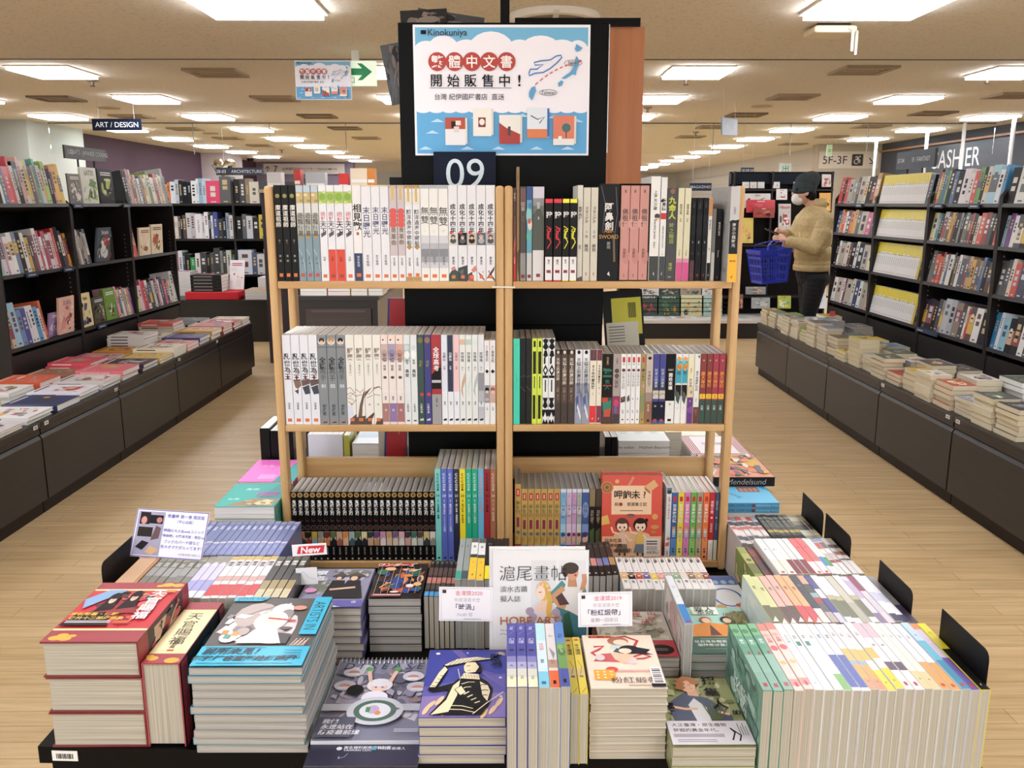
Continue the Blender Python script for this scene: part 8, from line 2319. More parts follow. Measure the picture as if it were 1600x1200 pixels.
while y > 3.7:
 n = [3, 5, 2, 6, 3, 4, 2][k % 7]
 side_pile('r', y, .345 + (k % 2) * .01, .14, .21, n, [.022, .026, .02][k % 3], RC[(k * 7 + 2) % len(RC)], ['grey', 'white', 'ivory'][k % 3], 500 + k, '%s pile along the fantasy counter back' % ORD[k], 'large paperback')
 y -= .31
 k += 1

# purple standing book and red price flag on the fantasy counter
q = RX + .02

def purplecov(p, w, h):
 p.rect(.001, .001, w - .001, h - .001, '2c2450')
 blobs(p, w * .1, h * .1, w * .9, h * .8, ['5a4a94', '3a3470', '7a6ab0', '1f1a3a', '9a8ac8'], 14, random.Random(9), .3)
 p.text('PT', w * .3, h * .75, w * .35, 'e6e4f0', 'c', .02)

fy = PX(1412, 505, RX + .3)
r = empty('price_flag', (RX + .28, 6.62, 0), 'small pink flag standing on a clear stem among the paperback piles', 'price flag')
MB().box((-.001, -.001, CTOP + .14), (.001, .001, CTOP + .22), ACR).build('flag_stem', r)
MB().box((-.02, -.0015, CTOP + .185), (.02, .0015, CTOP + .222), M('d84a5a', .4), Matrix.Translation((0, 0, 0))).build('flag_card', r)

# ------------------------------------------------------------------ far bookcase with the architecture books, facing the camera
def front_case(name, x0, x1, y, d, shelves, top, label, bays=1):
 r = empty(name, (x0, y, 0), label, 'bookcase')
 W = x1 - x0
 for k in range(bays + 1):
  x = W * k / bays
  MB().box((x - .012, 0, 0), (x + .012, d, top), SHELFDARK).build('side_panel', r)
 MB().box((.0, d - .012, 0), (W, d, top), M('0d0908', .6)).build('back_panel', r)
 for z in shelves:
  for k in range(bays):
   MB().box((W * k / bays + .0125, .002, z - .025), (W * (k + 1) / bays - .0125, d - .013, z), SHELFDARK).build('shelf', r)
 return r

AY = 10.4
ax0 = -4.14
front_case('bookcase', ax0, ax0 + 1.8, AY, .3, [.30, .667, 1.09, 1.50], 1.75, 'far dark bookcase of architecture books under the architecture sign', 2)
sign('shelf_sign', PY(337, 262, AY), PY(409.5, 262, AY), .085, '1c2233', '', 'c9ccd2', 'dark architecture sign on the far bookcase', .05, False, .02, [('28-03', .11, .05), ('ARCHITECTURE', .66, .05)])
rows = {1.50: [('d8d4cc', .05, .22), ('e2c43a', .03, .2), ('d87a3a', .025, .24), ('d9dce0', .04, .25), ('b9c4cc', .03), ('2a2a2c', .03), ('1f1f22', .04, .25), ('232325', .03), ('e4e6e8', .04, .26), ('dfe2e2', .02), ('8fb4cc', .03), ('b9ccd8', .03), ('e0406a', .11, .26), ('5a5c5e', .09, .31)],
  1.09: [('e0d4cc', .012, .26)] * 13 + [('55504c', .02), ('1d1d1f', .02), ('4a4038', .03), ('c9c8c8', .04, .3), ('b9b6b8', .035, .3), ('e6e4e4', .06, .29), ('d8d8da', .02), ('e9e9ea', .035, .31), ('2c2c30', .02), ('d4d6d8', .02), ('3a4a8a', .04, .31), ('2c3038', .04), ('26282c', .03), ('8a9aa8', .03, .3), ('dcdad4', .03)],
  .667: [('4a6a8a', .04), ('3a5a8a', .03), ('c84a2c', .035), ('8a4a6a', .02), ('e2e2e4', .035, .28), ('2c3a4a', .02), ('2a2a2c', .04), ('2f9a4a', .04, .2), ('e6dcd8', .04, .25), ('3a3a3c', .05), ('2c2c2e', .03), ('4a4a42', .03), ('3a3a3a', .05, .31), ('8a8a84', .02), ('3c403a', .03), ('c9c8b4', .04), ('3a5a44', .03)]}
rows2 = {1.50: [('2c2c2e', .03), ('3a3a3c', .03), ('8a7a5a', .02), ('d9d2c0', .05, .25), ('3c3e40', .2, .25), ('55585a', .05)],
  1.09: [('1f1f22', .03, .26), ('5a5c60', .02), ('c9ccd0', .03), ('2c2c2e', .03), ('d8c03a', .04, .28), ('2a2a2c', .06), ('e2e0dc', .03), ('8a8a8c', .03), ('d8d6d0', .04), ('c9c0b8', .04)],
  .667: [('d8dce4', .08, .29), ('4a5a7a', .03), ('d8d4d0', .04), ('e4dcc8', .05, .3), ('a82c34', .04), ('c22f3c', .06, .24), ('2c2c2e', .03), ('e2e4e2', .05, .3), ('c9ccc8', .04)]}
rnd = random.Random(3)
for b, rr in ((0, rows), (1, rows2)):
 for z, cols in rr.items():
  x = ax0 + .9 * b + .016
  tot = sum(c[1] for c in cols)
  kx = .865 / tot
  for i, c in enumerate(cols):
   w = c[1] * kx
   h = c[2] if len(c) > 2 else rnd.uniform(.23, .29)
   sbook(T(x, AY + .02, z + .001), w - .001, h, .2, c[0], '%s spine, %s along %s shelf, %s bay, architecture case' % (cname(c[0]), ORD[i], {1.5: 'top', 1.09: 'middle', .667: 'lowest'}[z], ['first', 'second'][b]), 'architecture books on the far bookcase', rnd, 'art_book', title='CALATRAVA' if c[0] == 'e6e4e4' and z == 1.09 else None)
   x += w
# table before it with stacks and a red cloth box
r = empty('display_table', (-4.2, 9.45, 0), 'dark table in front of the far architecture bookcase', 'display table')
MB().box((0, 0, CTOP - .03), (2.2, .9, CTOP), DARK).build('table_top', r)
MB().box((.03, .03, 0), (2.17, .88, CTOP - .03), PANEL).build('table_body', r)
a = PY(290, 474, 9.47)
r = empty('cloth_box', (a.x, 9.47, CTOP + .001), 'bright red cloth-covered riser under the black books', 'riser')
MB().box((0, 0, 0), (.58, .34, .085), M('c81f2c', .7)).build('riser_body', r, bevel=.006)

def far_pile(x, y, z, w, d, n, t, c, what, k):
 for i in range(n):
  o = flat_book(T(x, y, z + i * (t + .0005)), w, d, t, c, '%s %s, %s from the top' % (cname(c), what, ORD[n - 1 - i]), 'piles on the architecture table', cov(600 + k, c) if i == n - 1 else None, 'l', 'white', sp=None, name='art_book')
  if k == 1:
   p = Pr((0, -.001, 0), (1, 0, 0), (0, 0, 1), step=.0003)
   p.rect(.001, .001, w - .001, t - .001, '232326')
   p.rect(w * .1, t * .3, w * .7, t * .7, '77756f')
   p.build('spine_print', o)

far_pile(a.x + .06, 9.5, CTOP + .087, .34, .26, 5, .036, '26262a', 'large book on the red riser', 1)
far_pile(-3.95, 9.90, CTOP + .001, .33, .25, 6, .045, 'd9b8d4', 'pink-edged book behind the riser', 2)
far_pile(-2.84, 9.85, CTOP + .001, .36, .27, 5, .042, 'e2e4ea', 'pale book in the second pile', 3)
far_pile(-2.89, 9.5, CTOP + .001, .42, .3, 3, .035, 'c9a890', 'brown-edged book in the front pile', 4)
far_pile(-2.45, 9.55, CTOP + .001, .26, .3, 4, .03, 'd8d6d8', 'white book in the end pile', 5)
r = sbook(frame((a.x + .41, 9.70, CTOP + .092), Vector((1, 0, 0)), Vector((0, .94, -.34)), Vector((0, .34, .94))), .165, .34, .012, 'e2dcdc', 'white face-out art book leaning behind the black books', 'piles on the architecture table', rnd, 'art_book', draw=fart(['d9d0cc', 'c94a5a', 'e6e2e0'], 22, None, 5, 'b53a4a'))

# tall dark counter further along the island, seen under the top shelf
cy = 4.2
a, b = PY(466, 463, cy), PY(589, 463, cy)
r = empty('drawer_counter', (a.x, cy, 0), 'dark drawer counter seen through the gap under the top pine shelf', 'counter')
w = b.x - a.x
MB().box((0, .012, .03), (w, 1.0, a.z - .02), SHELFDARK).build('counter_body', r)
MB().box((-.01, 0, a.z - .02), (w + .01, 1.01, a.z), DARK).build('counter_top', r)
for k in range(3):
 z1 = a.z - .06 - k * .31
 o = MB().box((.03, -.002, z1 - .29), (w - .03, .012, z1), wood('drawer_front_%d' % k, '2a1c18', '3a2a24', (1, 1, 1), .35, 'x')).build('drawer', r, bevel=.003)
 MB().box((.06, -.004, z1 - .018), (w - .06, -.002, z1 - .008), M('4a3a34', .3)).build('drawer_pull', o)
MB().box((w, .012, .03), (w + .004, 1.0, a.z - .02), M('8a7a68', .5)).build('side_panel', r)
for k, (c, ww) in enumerate((('d8cfc4', .13), ('d8443c', .11), ('e2b84a', .08), ('cbb490', .07))):
 x = a.x + .004 + sum((.13, .11, .08, .07)[:k]) + .004 * k
 for i in range(2):
  flat_book(T(x, cy + .03, a.z + .0006 + i * .0205), ww, .17, .02, c, '%s book, %s copy, on the drawer counter behind the racks' % (cname(c), ['lower', 'upper'][i]), 'books on the drawer counter', cov(700 + k, c) if i else None, 'l', 'white', name='art_book')

# ------------------------------------------------------------------ magazine stand far behind, facing the camera
MY = 9.9
r = empty('magazine_stand', (1.30, MY, 0), 'long dark stand of magazines beyond the fantasy counter', 'magazine stand')
MW = 2.45
R1, R2, R3, R4 = PY(1060, 494, MY + .10).z, PY(1060, 462, MY + .21).z, PY(1190, 382, MY + .2).z, PY(1190, 341, MY + .24).z
MB().box((0, .40, 0), (1.28, .46, 1.50), M('15100e', .5)).box((1.28, .40, 0), (MW, .46, 1.86), M('15100e', .5)).build('back_panel', r)
LZ = R1 - .004
MB().box((0, -.22, 0), (MW, .40, LZ - .035), SHELFDARK).build('plinth', r)
MB().box((-.01, -.24, LZ - .035), (MW + .01, .40, LZ), M('cfcac2', .4)).build('ledge_top', r)
for z, f in ((R2 - .004, .20), (R3 - .004, .19), (PY(1190, 295, MY + .3).z - .004, .29)):
 MB().box((0 if z < 1.45 else 1.28, f, z - .02), (MW, .40, z), SHELFDARK).build('shelf', r)
for x in (.0, .82, 1.30, 1.74, 2.43):
 MB().box((x, .30, LZ), (x + .02, .40, 1.50 if x < 1 else 1.86), SHELFDARK).build('divider', r)
for z in (.06, .11, .16, .21):
 MB().tube([(.02, .085, LZ + z), (1.3, .085, LZ + z)], .004, M('1a1512', .4), 6).build('wire_bar', r)
MB().box((1.28, .36, 1.72), (MW, .398, 1.84), M('1f2530', .5)).build('header_board', r)

def mag(px0, py0, px1, py1, y, c, title, tc, label, seed, cols):
 a, b = PY(px0, py1, y), PY(px1, py0, y)
 w, h = b.x - a.x, b.z - a.z
 m = Matrix.Translation((a.x, y, a.z)) @ Matrix.Rotation(math.radians(-9), 4, 'X')
 r = empty('magazine', (0, 0, 0), label, 'magazine', 'magazines on the far stand', m)
 MB().box((0, 0, 0), (w, .008, h), M(c, .3, 0, .3)).build('cover', r)
 p = Pr((0, 0, 0), (1, 0, 0), (0, 0, 1), step=.0003, lift=.0008)
 rr = random.Random(seed)
 p.rect(.002, .002, w - .002, h - .002, c)
 blobs(p, w * .08, h * .04, w * .92, h * .72, cols, 9, rr, .3)
 p.text(title, w / 2, h * .87, min(h * .16, w * 1.55 / max(3, len(title))), tc, 'c', .015)
 p.build('cover_print', r)

K = 'KINFOLK'
ky = MY + .10
for k, (x0, x1, c, cols) in enumerate(((1000, 1028, '3f4a44', ['5a6a5c', 'b5443c', '2c3430']), (1029, 1063, '3c5a48', ['4f7a5c', 'd98a3a', '2f4a3c']), (1064, 1098, 'd8d4a4', ['c9d09a', '2f3a6a', 'e08a4a']), (1099, 1130, 'a9c8bc', ['8fb8ac', 'd98a4a', 'e2e6dc']))):
 mag(x0, 461, x1, 494, ky, c, K, 'e6e4dc', 'tall design magazine, %s along the low wire rack' % ORD[k], 30 + k, cols)
for k, (x0, x1, c) in enumerate(((1000, 1030, 'd9d8d4'), (1031, 1062, '3a4440'), (1063, 1096, 'a89a8a'), (1097, 1125, 'e2ded8'))):
 mag(x0, 447, x1, 462, MY + .21, c, K, '2c2c2c', 'magazine on the step above the wire rack, %s along' % ORD[k], 40 + k, ['8a7a6a', 'c9c4bc', '4a5a54'])
G = 'magazine on the stand behind the shopper'
mag(1165, 448, 1197, 460, MY + .21, '8f9290', 'WHITE', 'eceae6', 'grey landscape ' + G, 50, ['c9a890', '6a6a68'])
mag(1153, 460, 1162, 482, MY + .1, '8a5a4a', '', 'e6e4e0', 'small portrait ' + G, 51, ['c98a74', 'd9a58a', '5a3a34'])
mag(1174, 465, 1204, 482, MY + .1, '9aa09c', 'PIN', '3a3a3a', 'pale portrait ' + G, 52, ['d8c4b4', '3a3430', 'b9bcb8'])
mag(1215, 462, 1237, 482, MY + .1, 'a9b04a', 'CF', '2c3a2a', 'green and yellow ' + G, 53, ['6ab08a', 'd8c84a', 'e2ddb8'])
mag(1272, 449, 1292, 462, MY + .21, 'd8d4d0', '', '2c2c2c', 'white fingerprint ' + G, 54, ['d98a7a', 'c9b4a8'])
mag(1272, 462, 1292, 482, MY + .1, 'd9dde6', 'NO', '3a55a0', 'white and blue ' + G, 55, ['e2e6f0', 'a9b4d0'])
mag(1163, 302, 1205, 325, MY + .275, 'd9d4d0', 'allure', '5a3a34', 'pale fashion ' + G, 56, ['e2c4b4', 'b53a44', '3a3434'])
mag(1166, 312, 1212, 332, MY + .25, 'c8303c', 'ESSENCE', 'f0e8e6', 'bright red white-titled ' + G, 57, ['d8505a', 'b52c38'])
mag(1177, 324, 1211, 340, MY + .215, '9c3a2c', 'EMMY', 'e6d8d0', 'dark red ' + G, 58, ['7a2a24', 'c9634c', '2c1a18'])
mag(1152, 340, 1179, 380, MY + .20, 'd8c060', '', '2c2c2c', 'yellow illustrated ' + G, 59, ['d98a84', 'e2c86a', '55504a', 'c9a04a'])
mag(1150, 302, 1162, 318, MY + .27, 'e6e2e2', 'B', 'b53a44', 'white narrow ' + G, 60, ['c94a5a', 'dcd8d4'])
mag(1213, 295, 1231, 312, MY + .26, 'e0dedc', 'SALE', 'c8303c', 'white and red ' + G, 61, ['c8303c', 'd8d8d8'])
mag(1216, 318, 1238, 360, MY + .24, 'c9c4bc', 'HELLO!', 'c8303c', 'celebrity ' + G, 62, ['d9b09a', '4a4a4c', 'e6e2de', 'b53a44'])
mag(1280, 301, 1300, 330, MY + .26, 'd8a04a', '', '2c2c2c', 'orange and red ' + G, 63, ['c8402c', 'e2c04a', '5a3a2a'])
mag(1284, 272, 1300, 292, MY + .30, 'c9c0b4', '', '2c2c2c', 'upper small ' + G, 64, ['b53a44', '8a7a5a'])
for k, px in enumerate((1160, 1172, 1184, 1208, 1240)):
 mag(px, 284, px + 11, 294, MY + .295, ['e6e4e2', 'dcdad6', 'e2e0e0', 'e9e8e6', 'd8d4cc'][k], '', '8a8a8a', 'small white booklet, %s along the upper ledge behind the shopper' % ORD[k], 65 + k, ['c9c4bc', 'e6e4e0'])
for k, (px, w) in enumerate(((1005, 36), (1050, 40), (1145, 30))):
 a = PY(px, 494, MY - .15)
 flat_book(T(a.x, MY - .16, LZ + .001), w * 7.2e-3, .2, .012, ['d8dce4', 'dfe0e4', 'c9ccd8'][k], 'pale magazine lying on the stand ledge, %s from the rack' % ORD[k], 'magazines lying on the ledge', cov(800 + k, ['d8dce4', 'dfe0e4', 'c9ccd8'][k]), 'l', 'white', name='magazine')

# dark shelves and panels far at the back, left of the pine racks
r = empty('far_shelving', (-4.0, 22.0, 0), 'dark far shelving under the bulkhead sign', 'shelving')
MB().box((.9, .5, 0), (4.6, .9, 1.95), M('2a2430', .6)).build('shelf_back', r)
for k in range(3):
 MB().prism([(1.2 + k * 1.1, 1.5), (1.9 + k * 1.1, 1.5), (2.3 + k * 1.1, 2.18), (1.7 + k * 1.1, 2.18)], .3, .34, 'y', M('121216', .3)) if False else None
 MB().box((1.0 + k * 1.2, .45, 1.55), (1.9 + k * 1.2, .5, 2.15), M('14141a', .3)).build('dark_panel', r)
for k, (px, py, w, c, l) in enumerate(((418, 282, 22, 'd8d4d0', 'white'), (460, 278, 10, 'c8443c', 'red and white'), (478, 282, 30, 'b9b9bc', 'grey'), (530, 284, 14, 'd83a34', 'red'), (548, 276, 26, 'e6d4b8', 'cream'), (574, 276, 12, 'd0843a', 'orange'))):
 a = PY(px, py + 14, 8.2) + Vector((0, 0, .006))
 r = empty('display_box', (a.x, 8.2, a.z), '%s display box on the shelf beyond the pine racks' % l, 'box', 'boxes on the far shelf')
 MB().box((0, 0, 0), (w * .006, .12, .15), M(c, .5)).build('box_body', r)
 MB().box((.006, -.001, .02), (w * .006 - .006, 0, .05), M('f0ece6', .5)).build('box_label', r)
a, b = PY(405, 296, 8.2), PY(612, 296, 8.2)
r = empty('long_shelf', (a.x, 8.15, 0), 'long pale shelf unit beyond the pine racks', 'shelf unit')
MB().box((0, 0, a.z - .03), (b.x - a.x, .35, a.z), M('b9a88e', .5)).build('shelf_top', r)
MB().box((.02, .02, 0), (b.x - a.x - .02, .33, a.z - .03), M('3a3038', .6)).build('shelf_body', r)

# frames of a glazed partition far behind the sign board's left side
r = empty('glazed_partition', (-3.2, 27, 0), 'white-framed glass partition at the far end of the shop', 'partition')
for k in range(6):
 MB().box((k * .75, 0, 0), (k * .75 + .06, .06, 2.3), M('e9e4da', .5)).build('partition_post', r)
 if k < 5:
  MB().box((k * .75 + .06, .02, 1.0), (k * .75 + .75, .03, 2.2), GLASS).build('glass_pane', r)
MB().box((0, 0, 2.25), (3.81, .06, 2.32), M('e9e4da', .5)).build('partition_rail', r)
MB().box((0, 0, .94), (3.81, .06, 1.0), M('d8a060', .5)).build('partition_sill', r)

# silver heart balloon by the pillar
a = PY(350, 262, 12.5)
r = empty('heart_balloon', (a.x, 12.5, a.z), 'crumpled silver heart balloon beside the pale pillar', 'balloon')
mb = MB()
prof = []
for i in range(28):
 t = 2 * math.pi * i / 28
 x = 16 * math.sin(t) ** 3
 z = 13 * _c(t) - 5 * _c(2 * t) - 2 * _c(3 * t) - _c(4 * t)
 prof.append((x * .0105, z * .0105))
vs, fs = [], []
L = [(-.0, .001), (-.035, .75), (-.06, .97), (-.045, 1.0), (.045, 1.0), (.06, .97), (.035, .75), (.0, .001)]
rb = random.Random(2)
for dy, s in ((-.085, .05), (-.075, .45), (-.05, .8), (0, 1.0), (.05, .8), (.075, .45), (.085, .05)):
 for x, z in prof:
  vs.append((x * s + rb.uniform(-.006, .006) * s, dy, z * s + rb.uniform(-.006, .006) * s))
n = 28
for i in range(6):
 for k in range(n):
  fs.append((i * n + k, (i + 1) * n + k, (i + 1) * n + (k + 1) % n, i * n + (k + 1) % n))
fs.append(tuple(range(n)))
fs.append(tuple(range(7 * n - 1, 6 * n - 1, -1)))
mb.add(vs, fs, M('cfc6b4', .18, 1.0))
mb.build('balloon_skin', r)
MB().tube([(0, 0, .1), (.004, 0, .2), (0, 0, FAR_C - a.z - .002)], .003, M('c9c4b8'), 6).build('balloon_ribbon', r)

sign('shelf_sign', PY(1078, 286, 10.6), PY(1112, 286, 10.6), .09, '1c2440', 'MAGAZINES', 'dfe3ea', 'navy magazines sign over the far magazine stand', .045, True, .02)
sign('shelf_sign', PY(1158, 262, 10.5), PY(1178, 262, 10.5), .07, '1f2636', '洋雑誌', 'dfe3ea', 'small dark foreign-magazines sign beyond the grey turned book', .05, True, .02)

# ================================================================== the shopper
PYD = 8.2

def Q(px, py, s=0.0):
 p = PY(px, py, PYD)
 return Vector((p.x, PYD + s, p.z))

def ell_mesh(mb, c, r, n=16, m=10, mtx=None):
 vs, fs = [], []
 for i in range(m + 1):
  t = math.pi * i / m
  for k in range(n):
   a = 2 * math.pi * k / n
   v = Vector((r[0] * _s(t) * _c(a), r[1] * _s(t) * _s(a), r[2] * _c(t)))
   if mtx is not None:
    v = mtx @ v
   vs.append(Vector(c) + v)
 for i in range(m):
  for k in range(n):
   a, b = i * n + k, i * n + (k + 1) % n
   fs.append((a, a + n, b + n, b))
 mb.add(vs, fs, BLACK)

def cap_mesh(mb, p0, r0, p1, r1, k=5, flat=1.0):
 p0, p1 = Vector(p0), Vector(p1)
 for i in range(k + 1):
  t = i / k
  r = r0 + (r1 - r0) * t
  ell_mesh(mb, p0.lerp(p1, t), (r, r * flat, r), 12, 8)

def melt(name, parts, voxel, mat, parent=None, smooth_it=3):
 mb = MB()
 for q in parts:
  if q[0] == 'e':
   ell_mesh(mb, q[1], q[2], mtx=q[3] if len(q) > 3 else None)
  else:
   n = max(3, int((Vector(q[1]) - Vector(q[3])).length / (min(q[2], q[4]) * .55)) + 1)
   cap_mesh(mb, q[1], q[2], q[3], q[4], n)
 me = mb.mesh(name + '_raw')
 o = bpy.data.objects.new(name + '_raw', me)
 COL.objects.link(o)
 md = o.modifiers.new('r', 'REMESH')
 md.mode = 'VOXEL'
 md.voxel_size = voxel
 sm = o.modifiers.new('s', 'SMOOTH')
 sm.factor = .5
 sm.iterations = smooth_it
 bpy.context.view_layer.update()
 dg = bpy.context.evaluated_depsgraph_get()
 out = bpy.data.meshes.new_from_object(o.evaluated_get(dg))
 bpy.data.objects.remove(o)
 out.name = name
 out.materials.clear()
 out.materials.append(mat)
 return link(name, out, parent, True)

def cloth(name, c, c2, scale, rough=.8, bump=.35, wr=14):
 m, nt, N, L, b = new_mat(name)
 tc = N.new('ShaderNodeTexCoord')
 nz = N.new('ShaderNodeTexNoise')
 nz.inputs['Scale'].default_value = wr
 nz.inputs['Detail'].default_value = 4
 nz.inputs['Distortion'].default_value = 1.2
 cr = N.new('ShaderNodeValToRGB')
 cr.color_ramp.elements[0].color = lin(c)
 cr.color_ramp.elements[1].color = lin(c2)
 n2 = N.new('ShaderNodeTexNoise')
 n2.inputs['Scale'].default_value = scale
 L.new(tc.outputs['Object'], nz.inputs['Vector'])
 L.new(tc.outputs['Object'], n2.inputs['Vector'])
 L.new(n2.outputs['Fac'], cr.inputs['Fac'])
 L.new(cr.outputs['Color'], b.inputs['Base Color'])
 bp = N.new('ShaderNodeBump')
 bp.inputs['Strength'].default_value = bump
 bp.inputs['Distance'].default_value = .03
 L.new(nz.outputs['Fac'], bp.inputs['Height'])
 L.new(bp.outputs['Normal'], b.inputs['Normal'])
 b.inputs['Roughness'].default_value = rough
 return m

SKIN = M('d7a88c', .5)
hd = Q(1257, 300)
hips, chest = Q(1270, 428), Q(1270, 352)
zf = 0.0
sh = .185
nearS, nearE, nearW = Q(1279, 345, -sh), Q(1263, 386, -.235), Q(1223, 375, -.13)
farS, farE, farW = Q(1266, 346, sh), Q(1247, 384, .21), Q(1229, 364, .035)
nh, fh = Q(1213, 373, -.105), Q(1219, 362, .02)
parts = [('e', hd, (.092, .076, .112)), ('e', hd + Vector((-.045, 0, -.045)), (.058, .054, .06)), ('c', Q(1273, 326), .062, Q(1262, 310), .055),
  ('e', hd + Vector((-.098, 0, -.012)), (.022, .014, .026)), ('e', hd + Vector((.0, -.077, -.01)), (.022, .010, .03)), ('e', hd + Vector((.0, .077, -.01)), (.022, .010, .03)),
  ('e', hd + Vector((-.088, 0, -.055)), (.018, .022, .011)),
  ('e', chest, (.115, .165, .17)), ('e', Q(1270, 390), (.105, .145, .16)), ('e', hips, (.115, .16, .12)), ('c', nearS + Vector((0, .02, 0)), .06, farS + Vector((0, -.02, 0)), .06),
  ('c', nearS, .052, nearE, .042), ('c', nearE, .042, nearW, .027), ('c', farS, .052, farE, .042), ('c', farE, .042, farW, .027)]
for s in (-1, 1):
 hp = Vector((hips.x, PYD + s * .088, hips.z - .05))
 kn = Vector((hips.x - .02 + s * .03, PYD + s * .10, .50))
 an = Vector((hips.x + .03 + s * .05, PYD + s * .105, .095))
 parts += [('c', hp, .085, kn, .055), ('c', kn, .055, an, .036), ('c', an + Vector((.03, 0, -.055)), .034, an + Vector((-.15, 0, -.06)), .028)]

def hand(w, h, up, sgn):
 """palm, thumb and four bent fingers; the fingers point forwards (-x) and curl inwards"""
 d = (h - w).normalized()
 side = Vector((0, 1, 0)) * sgn
 nrm = d.cross(side).normalized()
 out = [('c', w, .026, w + d * .05, .024)]
 pc = w + d * .055
 for k in range(4):
  o = nrm * ((k - 1.5) * .017)
  L = (.030, .034, .032, .025)[k]
  a = pc + o * .9 + d * .02
  b = a + d * L + side * .006
  c = b + d * L * .35 + side * L * .65
  e = c - d * L * .25 + side * L * .45
  out += [('c', pc + o * .7, .0105, a, .0098), ('c', a, .0095, b, .009), ('c', b, .0088, c, .0082), ('c', c, .008, e, .0072)]
 tb = w + d * .028 - nrm * .02 * (1 if up else -1)
 t1 = tb - nrm * .022 * (1 if up else -1) + d * .022 + side * .012
 t2 = t1 + d * .024 + side * .012
 out += [('c', tb, .013, t1, .0105), ('c', t1, .0105, t2, .0085)]
 return out

parts += hand(nearW, nh, True, 1) + hand(farW, fh, True, -1)
person = melt('person', parts, .0055, SKIN, None, 2)
tag(person, 'shopper in a tan jacket, dark beanie and white mask looking at a phone', 'person')

TAN = cloth('tan_jacket_cotton', 'b39a68', 'c9b282', 40, .75, .5, 11)
jp = [('e', chest + Vector((.004, 0, .01)), (.158, .205, .185)), ('e', Q(1271, 372), (.168, .20, .17)), ('e', Q(1270, 396), (.172, .198, .15)), ('e', Q(1269, 411), (.165, .192, .07)),
 ('c', nearS + Vector((0, .03, -.005)), .088, farS + Vector((0, -.03, -.005)), .088), ('c', nearS + Vector((0, .01, 0)), .09, nearE, .075), ('c', nearE, .075, nearW + (nearE - nearW) * .12, .052),
 ('c', farS, .09, farE, .075), ('c', farE, .075, farW + (farE - farW) * .12, .052),
 ('c', nearS.lerp(nearE, .5) + Vector((.01, -.01, 0)), .085, nearE + Vector((.01, 0, .01)), .076),
 ('e', Q(1276, 326), (.085, .10, .045)), ('e', Q(1279, 316), (.068, .082, .035))]
jk = melt('jacket', jp, .009, TAN, person, 4)
# ribbed hem and collar
hem = MB()
hc_ = Q(1269, 418)
pr_ = []
hem.lathe([(.166, -.028), (.172, -.02), (.172, .02), (.168, .03)], TAN, (hc_.x, PYD, hc_.z), 28, 1.0, 1.15)
hem.build('jacket_hem', jk, True)
col_ = MB()
cc = Q(1276, 320)
vs, fs = [], []
for i in range(15):
 a = -math.pi * .86 + 2 * math.pi * .86 * i / 14
 for r_, z_ in ((.088, -.03), (.083, .045), (.076, .045), (.080, -.03)):
  vs.append((cc.x + .012 + r_ * _c(a) * .95, PYD + r_ * _s(a), cc.z + z_ + .012 * _c(a)))
for i in range(14):
 for k in range(4):
  a, b = i * 4 + k, i * 4 + (k + 1) % 4
  fs.append((a, b, b + 4, a + 4))
fs += [(0, 3, 2, 1), (56, 57, 58, 59)]
col_.add(vs, fs, TAN)
col_.build('jacket_collar', jk, True)
for w, e in ((nearW, nearE), (farW, farE)):
 d = (e - w).normalized()
 MB().tube([w + d * .005, w + d * .04], .046, TAN, 14, rs=[.044, .05]).build('jacket_cuff', jk, True)
BLK = cloth('black_trouser_cotton', '0c0c0e', '151517', 60, .8, .3, 12)
tp_ = [('e', Q(1269, 428), (.15, .18, .10)), ('e', Q(1271, 436), (.15, .175, .10))]
for s in (-1, 1):
 hp = Vector((hips.x, PYD + s * .088, hips.z - .04))
 kn = Vector((hips.x - .02 + s * .03, PYD + s * .10, .50))
 an = Vector((hips.x + .03 + s * .05, PYD + s * .105, .11))
 tp_ += [('c', hp, .112, kn, .082), ('c', kn, .082, an, .062)]
melt('trousers', tp_, .010, BLK, person, 3)
for s in (-1, 1):
 an = Vector((hips.x + .03 + s * .05, PYD + s * .105, .06))
 melt('shoe', [('c', an + Vector((.035, 0, -.012)), .046, an + Vector((-.15, 0, -.020)), .038), ('c', an, .045, an + Vector((0, 0, .04)), .05)], .008, M('1a1a1c', .5), person, 2)
BEAN = cloth('dark_beanie_knit', '2c3436', '3b4446', 120, .9, .5, 46)
bt = hd + Vector((.0, 0, .04))
melt('beanie', [('e', bt + Vector((.0, 0, .005)), (.112, .094, .085)), ('e', bt + Vector((.02, 0, .055)), (.112, .092, .085)), ('e', bt + Vector((.055, 0, .085)), (.085, .075, .065)), ('e', bt + Vector((.095, 0, .088)), (.045, .05, .04)),
    ('e', bt + Vector((-.01, 0, -.03)), (.112, .095, .04))], .007, BEAN, person, 2)
melt('hair', [('e', hd + Vector((.055, 0, -.03)), (.055, .076, .07)), ('e', hd + Vector((.02, -.072, -.02)), (.04, .014, .045)), ('e', hd + Vector((.02, .072, -.02)), (.04, .014, .045)), ('e', hd + Vector((-.075, -.03, .02)), (.03, .04, .022))], .006, M('191413', .6), person, 2)
msk = melt('face_mask', [('e', hd + Vector((-.074, 0, -.058)), (.042, .052, .056)), ('e', hd + Vector((-.05, 0, -.075)), (.05, .060, .045))], .006, M('e6e2dc', .8), person, 2)
for s in (-1, 1):
 MB().tube([hd + Vector((-.055, s * .058, -.03)), hd + Vector((-.02, s * .078, -.02)), hd + Vector((.012, s * .084, .012))], .0022, M('e6e2dc', .8), 6).build('mask_loop', msk)
gl_ = MB()
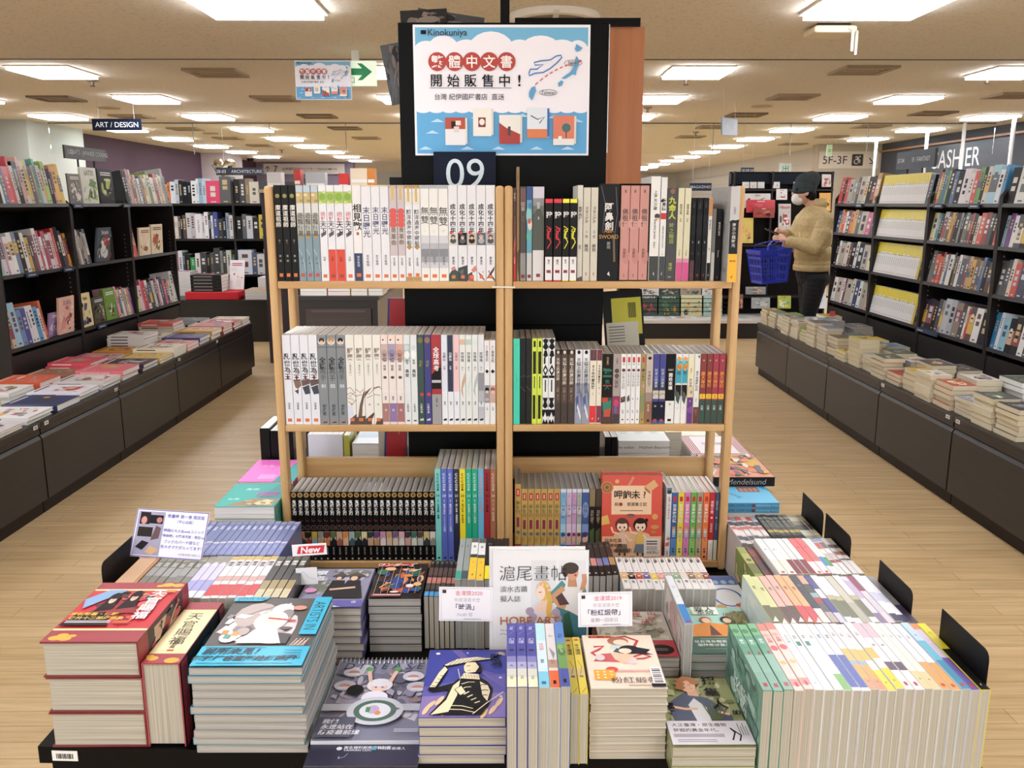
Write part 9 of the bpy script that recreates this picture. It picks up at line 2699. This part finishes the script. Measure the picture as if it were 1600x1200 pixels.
for s in (-1, 1):
 gl_.tube([hd + Vector((-.092, s * .034 + .026 * _c(t), .012 + .018 * _s(t))) for t in [2 * math.pi * i / 12 for i in range(13)]], .0028, M('141414', .3), 6)
 gl_.tube([hd + Vector((-.09, s * .06, .014)), hd + Vector((.0, s * .082, .014))], .0025, M('141414', .3), 6)
gl_.tube([hd + Vector((-.095, -.01, .014)), hd + Vector((-.095, .01, .014))], .0025, M('141414', .3), 6)
gl_.build('eyeglasses', person)
for s in (-1, 1):
 e = MB()
 ell_mesh(e, hd + Vector((-.083, s * .034, .010)), (.009, .011, .010), 10, 8)
 e.mats = [M('2a211d', .2)]
 e.build('eye', person, True)

ph = Q(1206, 362, -.03)
d = Vector((-.92, .05, .36)).normalized()
sd = Vector((0, 1, 0))
up = d.cross(sd)
r = empty('smartphone', (0, 0, 0), 'black phone held by the shopper in the tan jacket', 'phone', None, frame(ph, d, sd, up))
MB().box((-.075, -.036, -.0045), (.075, .036, .0045), M('121214', .25)).build('phone_body', r, bevel=.004)
MB().box((-.070, -.032, .0044), (.070, .032, .0052), emit('phone_screen', '3a4450', .25)).build('phone_screen', r)

# blue shopping basket
BLU = M('2438b4', .38, 0, .3)
bx0, bx1 = Q(1169, 397).x, Q(1231, 392).x
zt_, zb_ = Q(1200, 388).z, Q(1200, 436).z
cx, cyb = (bx0 + bx1) / 2 - .075, PYD - .34
r = empty('shopping_basket', (cx, cyb, zb_), 'blue plastic shopping basket hanging from the shopper hand', 'basket', None, Matrix.Translation((cx, cyb, zb_)) @ Matrix.Rotation(math.radians(14), 4, 'Z') @ Matrix.Rotation(math.radians(-4), 4, 'Y'))
Hh = zt_ - zb_
tw, td, bw, bd = (bx1 - bx0) / 2 * .80, .12, (bx1 - bx0) / 2 * .64, .095
mb = MB()

def bp(u, v, z):
 t = z / Hh
 return Vector((u * (bw + (tw - bw) * t), v * (bd + (td - bd) * t), z))

def bar(a, b, w, h, nrm):
 a, b = Vector(a), Vector(b)
 d = (b - a).normalized()
 n = Vector(nrm)
 s = d.cross(n).normalized()
 q = []
 for p in (a, b):
  q += [p - s * w - n * h, p + s * w - n * h, p + s * w + n * h, p - s * w + n * h]
 mb.add(q, [(0, 3, 2, 1), (4, 5, 6, 7), (0, 1, 5, 4), (1, 2, 6, 5), (2, 3, 7, 6), (3, 0, 4, 7)], BLU)

C = [(-1, -1), (1, -1), (1, 1), (-1, 1)]
for i in range(4):
 a, b = C[i], C[(i + 1) % 4]
 nrm = Vector(((a[0] + b[0]) / 2, (a[1] + b[1]) / 2, 0))
 for z, hw in ((.012, .012), (Hh * .30, .007), (Hh * .55, .007), (Hh * .80, .010), (Hh - .012, .014)):
  bar(bp(*a, z), bp(*b, z), hw, .0022, nrm)
 n = 11 if i % 2 == 0 else 9
 for k in range(n + 1):
  u, v = a[0] + (b[0] - a[0]) * k / n, a[1] + (b[1] - a[1]) * k / n
  bar(bp(u, v, .004), bp(u, v, Hh - .006), .0034 if k not in (0, n) else .008, .0018, nrm)
 rr = 1.05
 bar(bp(a[0] * rr, a[1] * rr, Hh), bp(b[0] * rr, b[1] * rr, Hh), .004, .014, Vector((0, 0, 1)))
mb.box((-bw, -bd, 0), (bw, bd, .004), BLU)
mb.build('basket_body', r)
hm = r.matrix_world.inverted()
ht = hm @ (nh + Vector((-.01, 0, -.012)))
for s in (-1, 1):
 MB().tube([(-tw * .55, s * td * 1.04, Hh - .01), (-tw * .52, s * td * .9, Hh + .05), (ht.x - .07, ht.y + s * .010, ht.z), (ht.x + .05, ht.y + s * .010, ht.z), (tw * .45, s * td * .9, Hh + .03), (tw * .5, s * td * 1.04, Hh - .01)], .0055, BLU, 8).build('basket_handle', r)
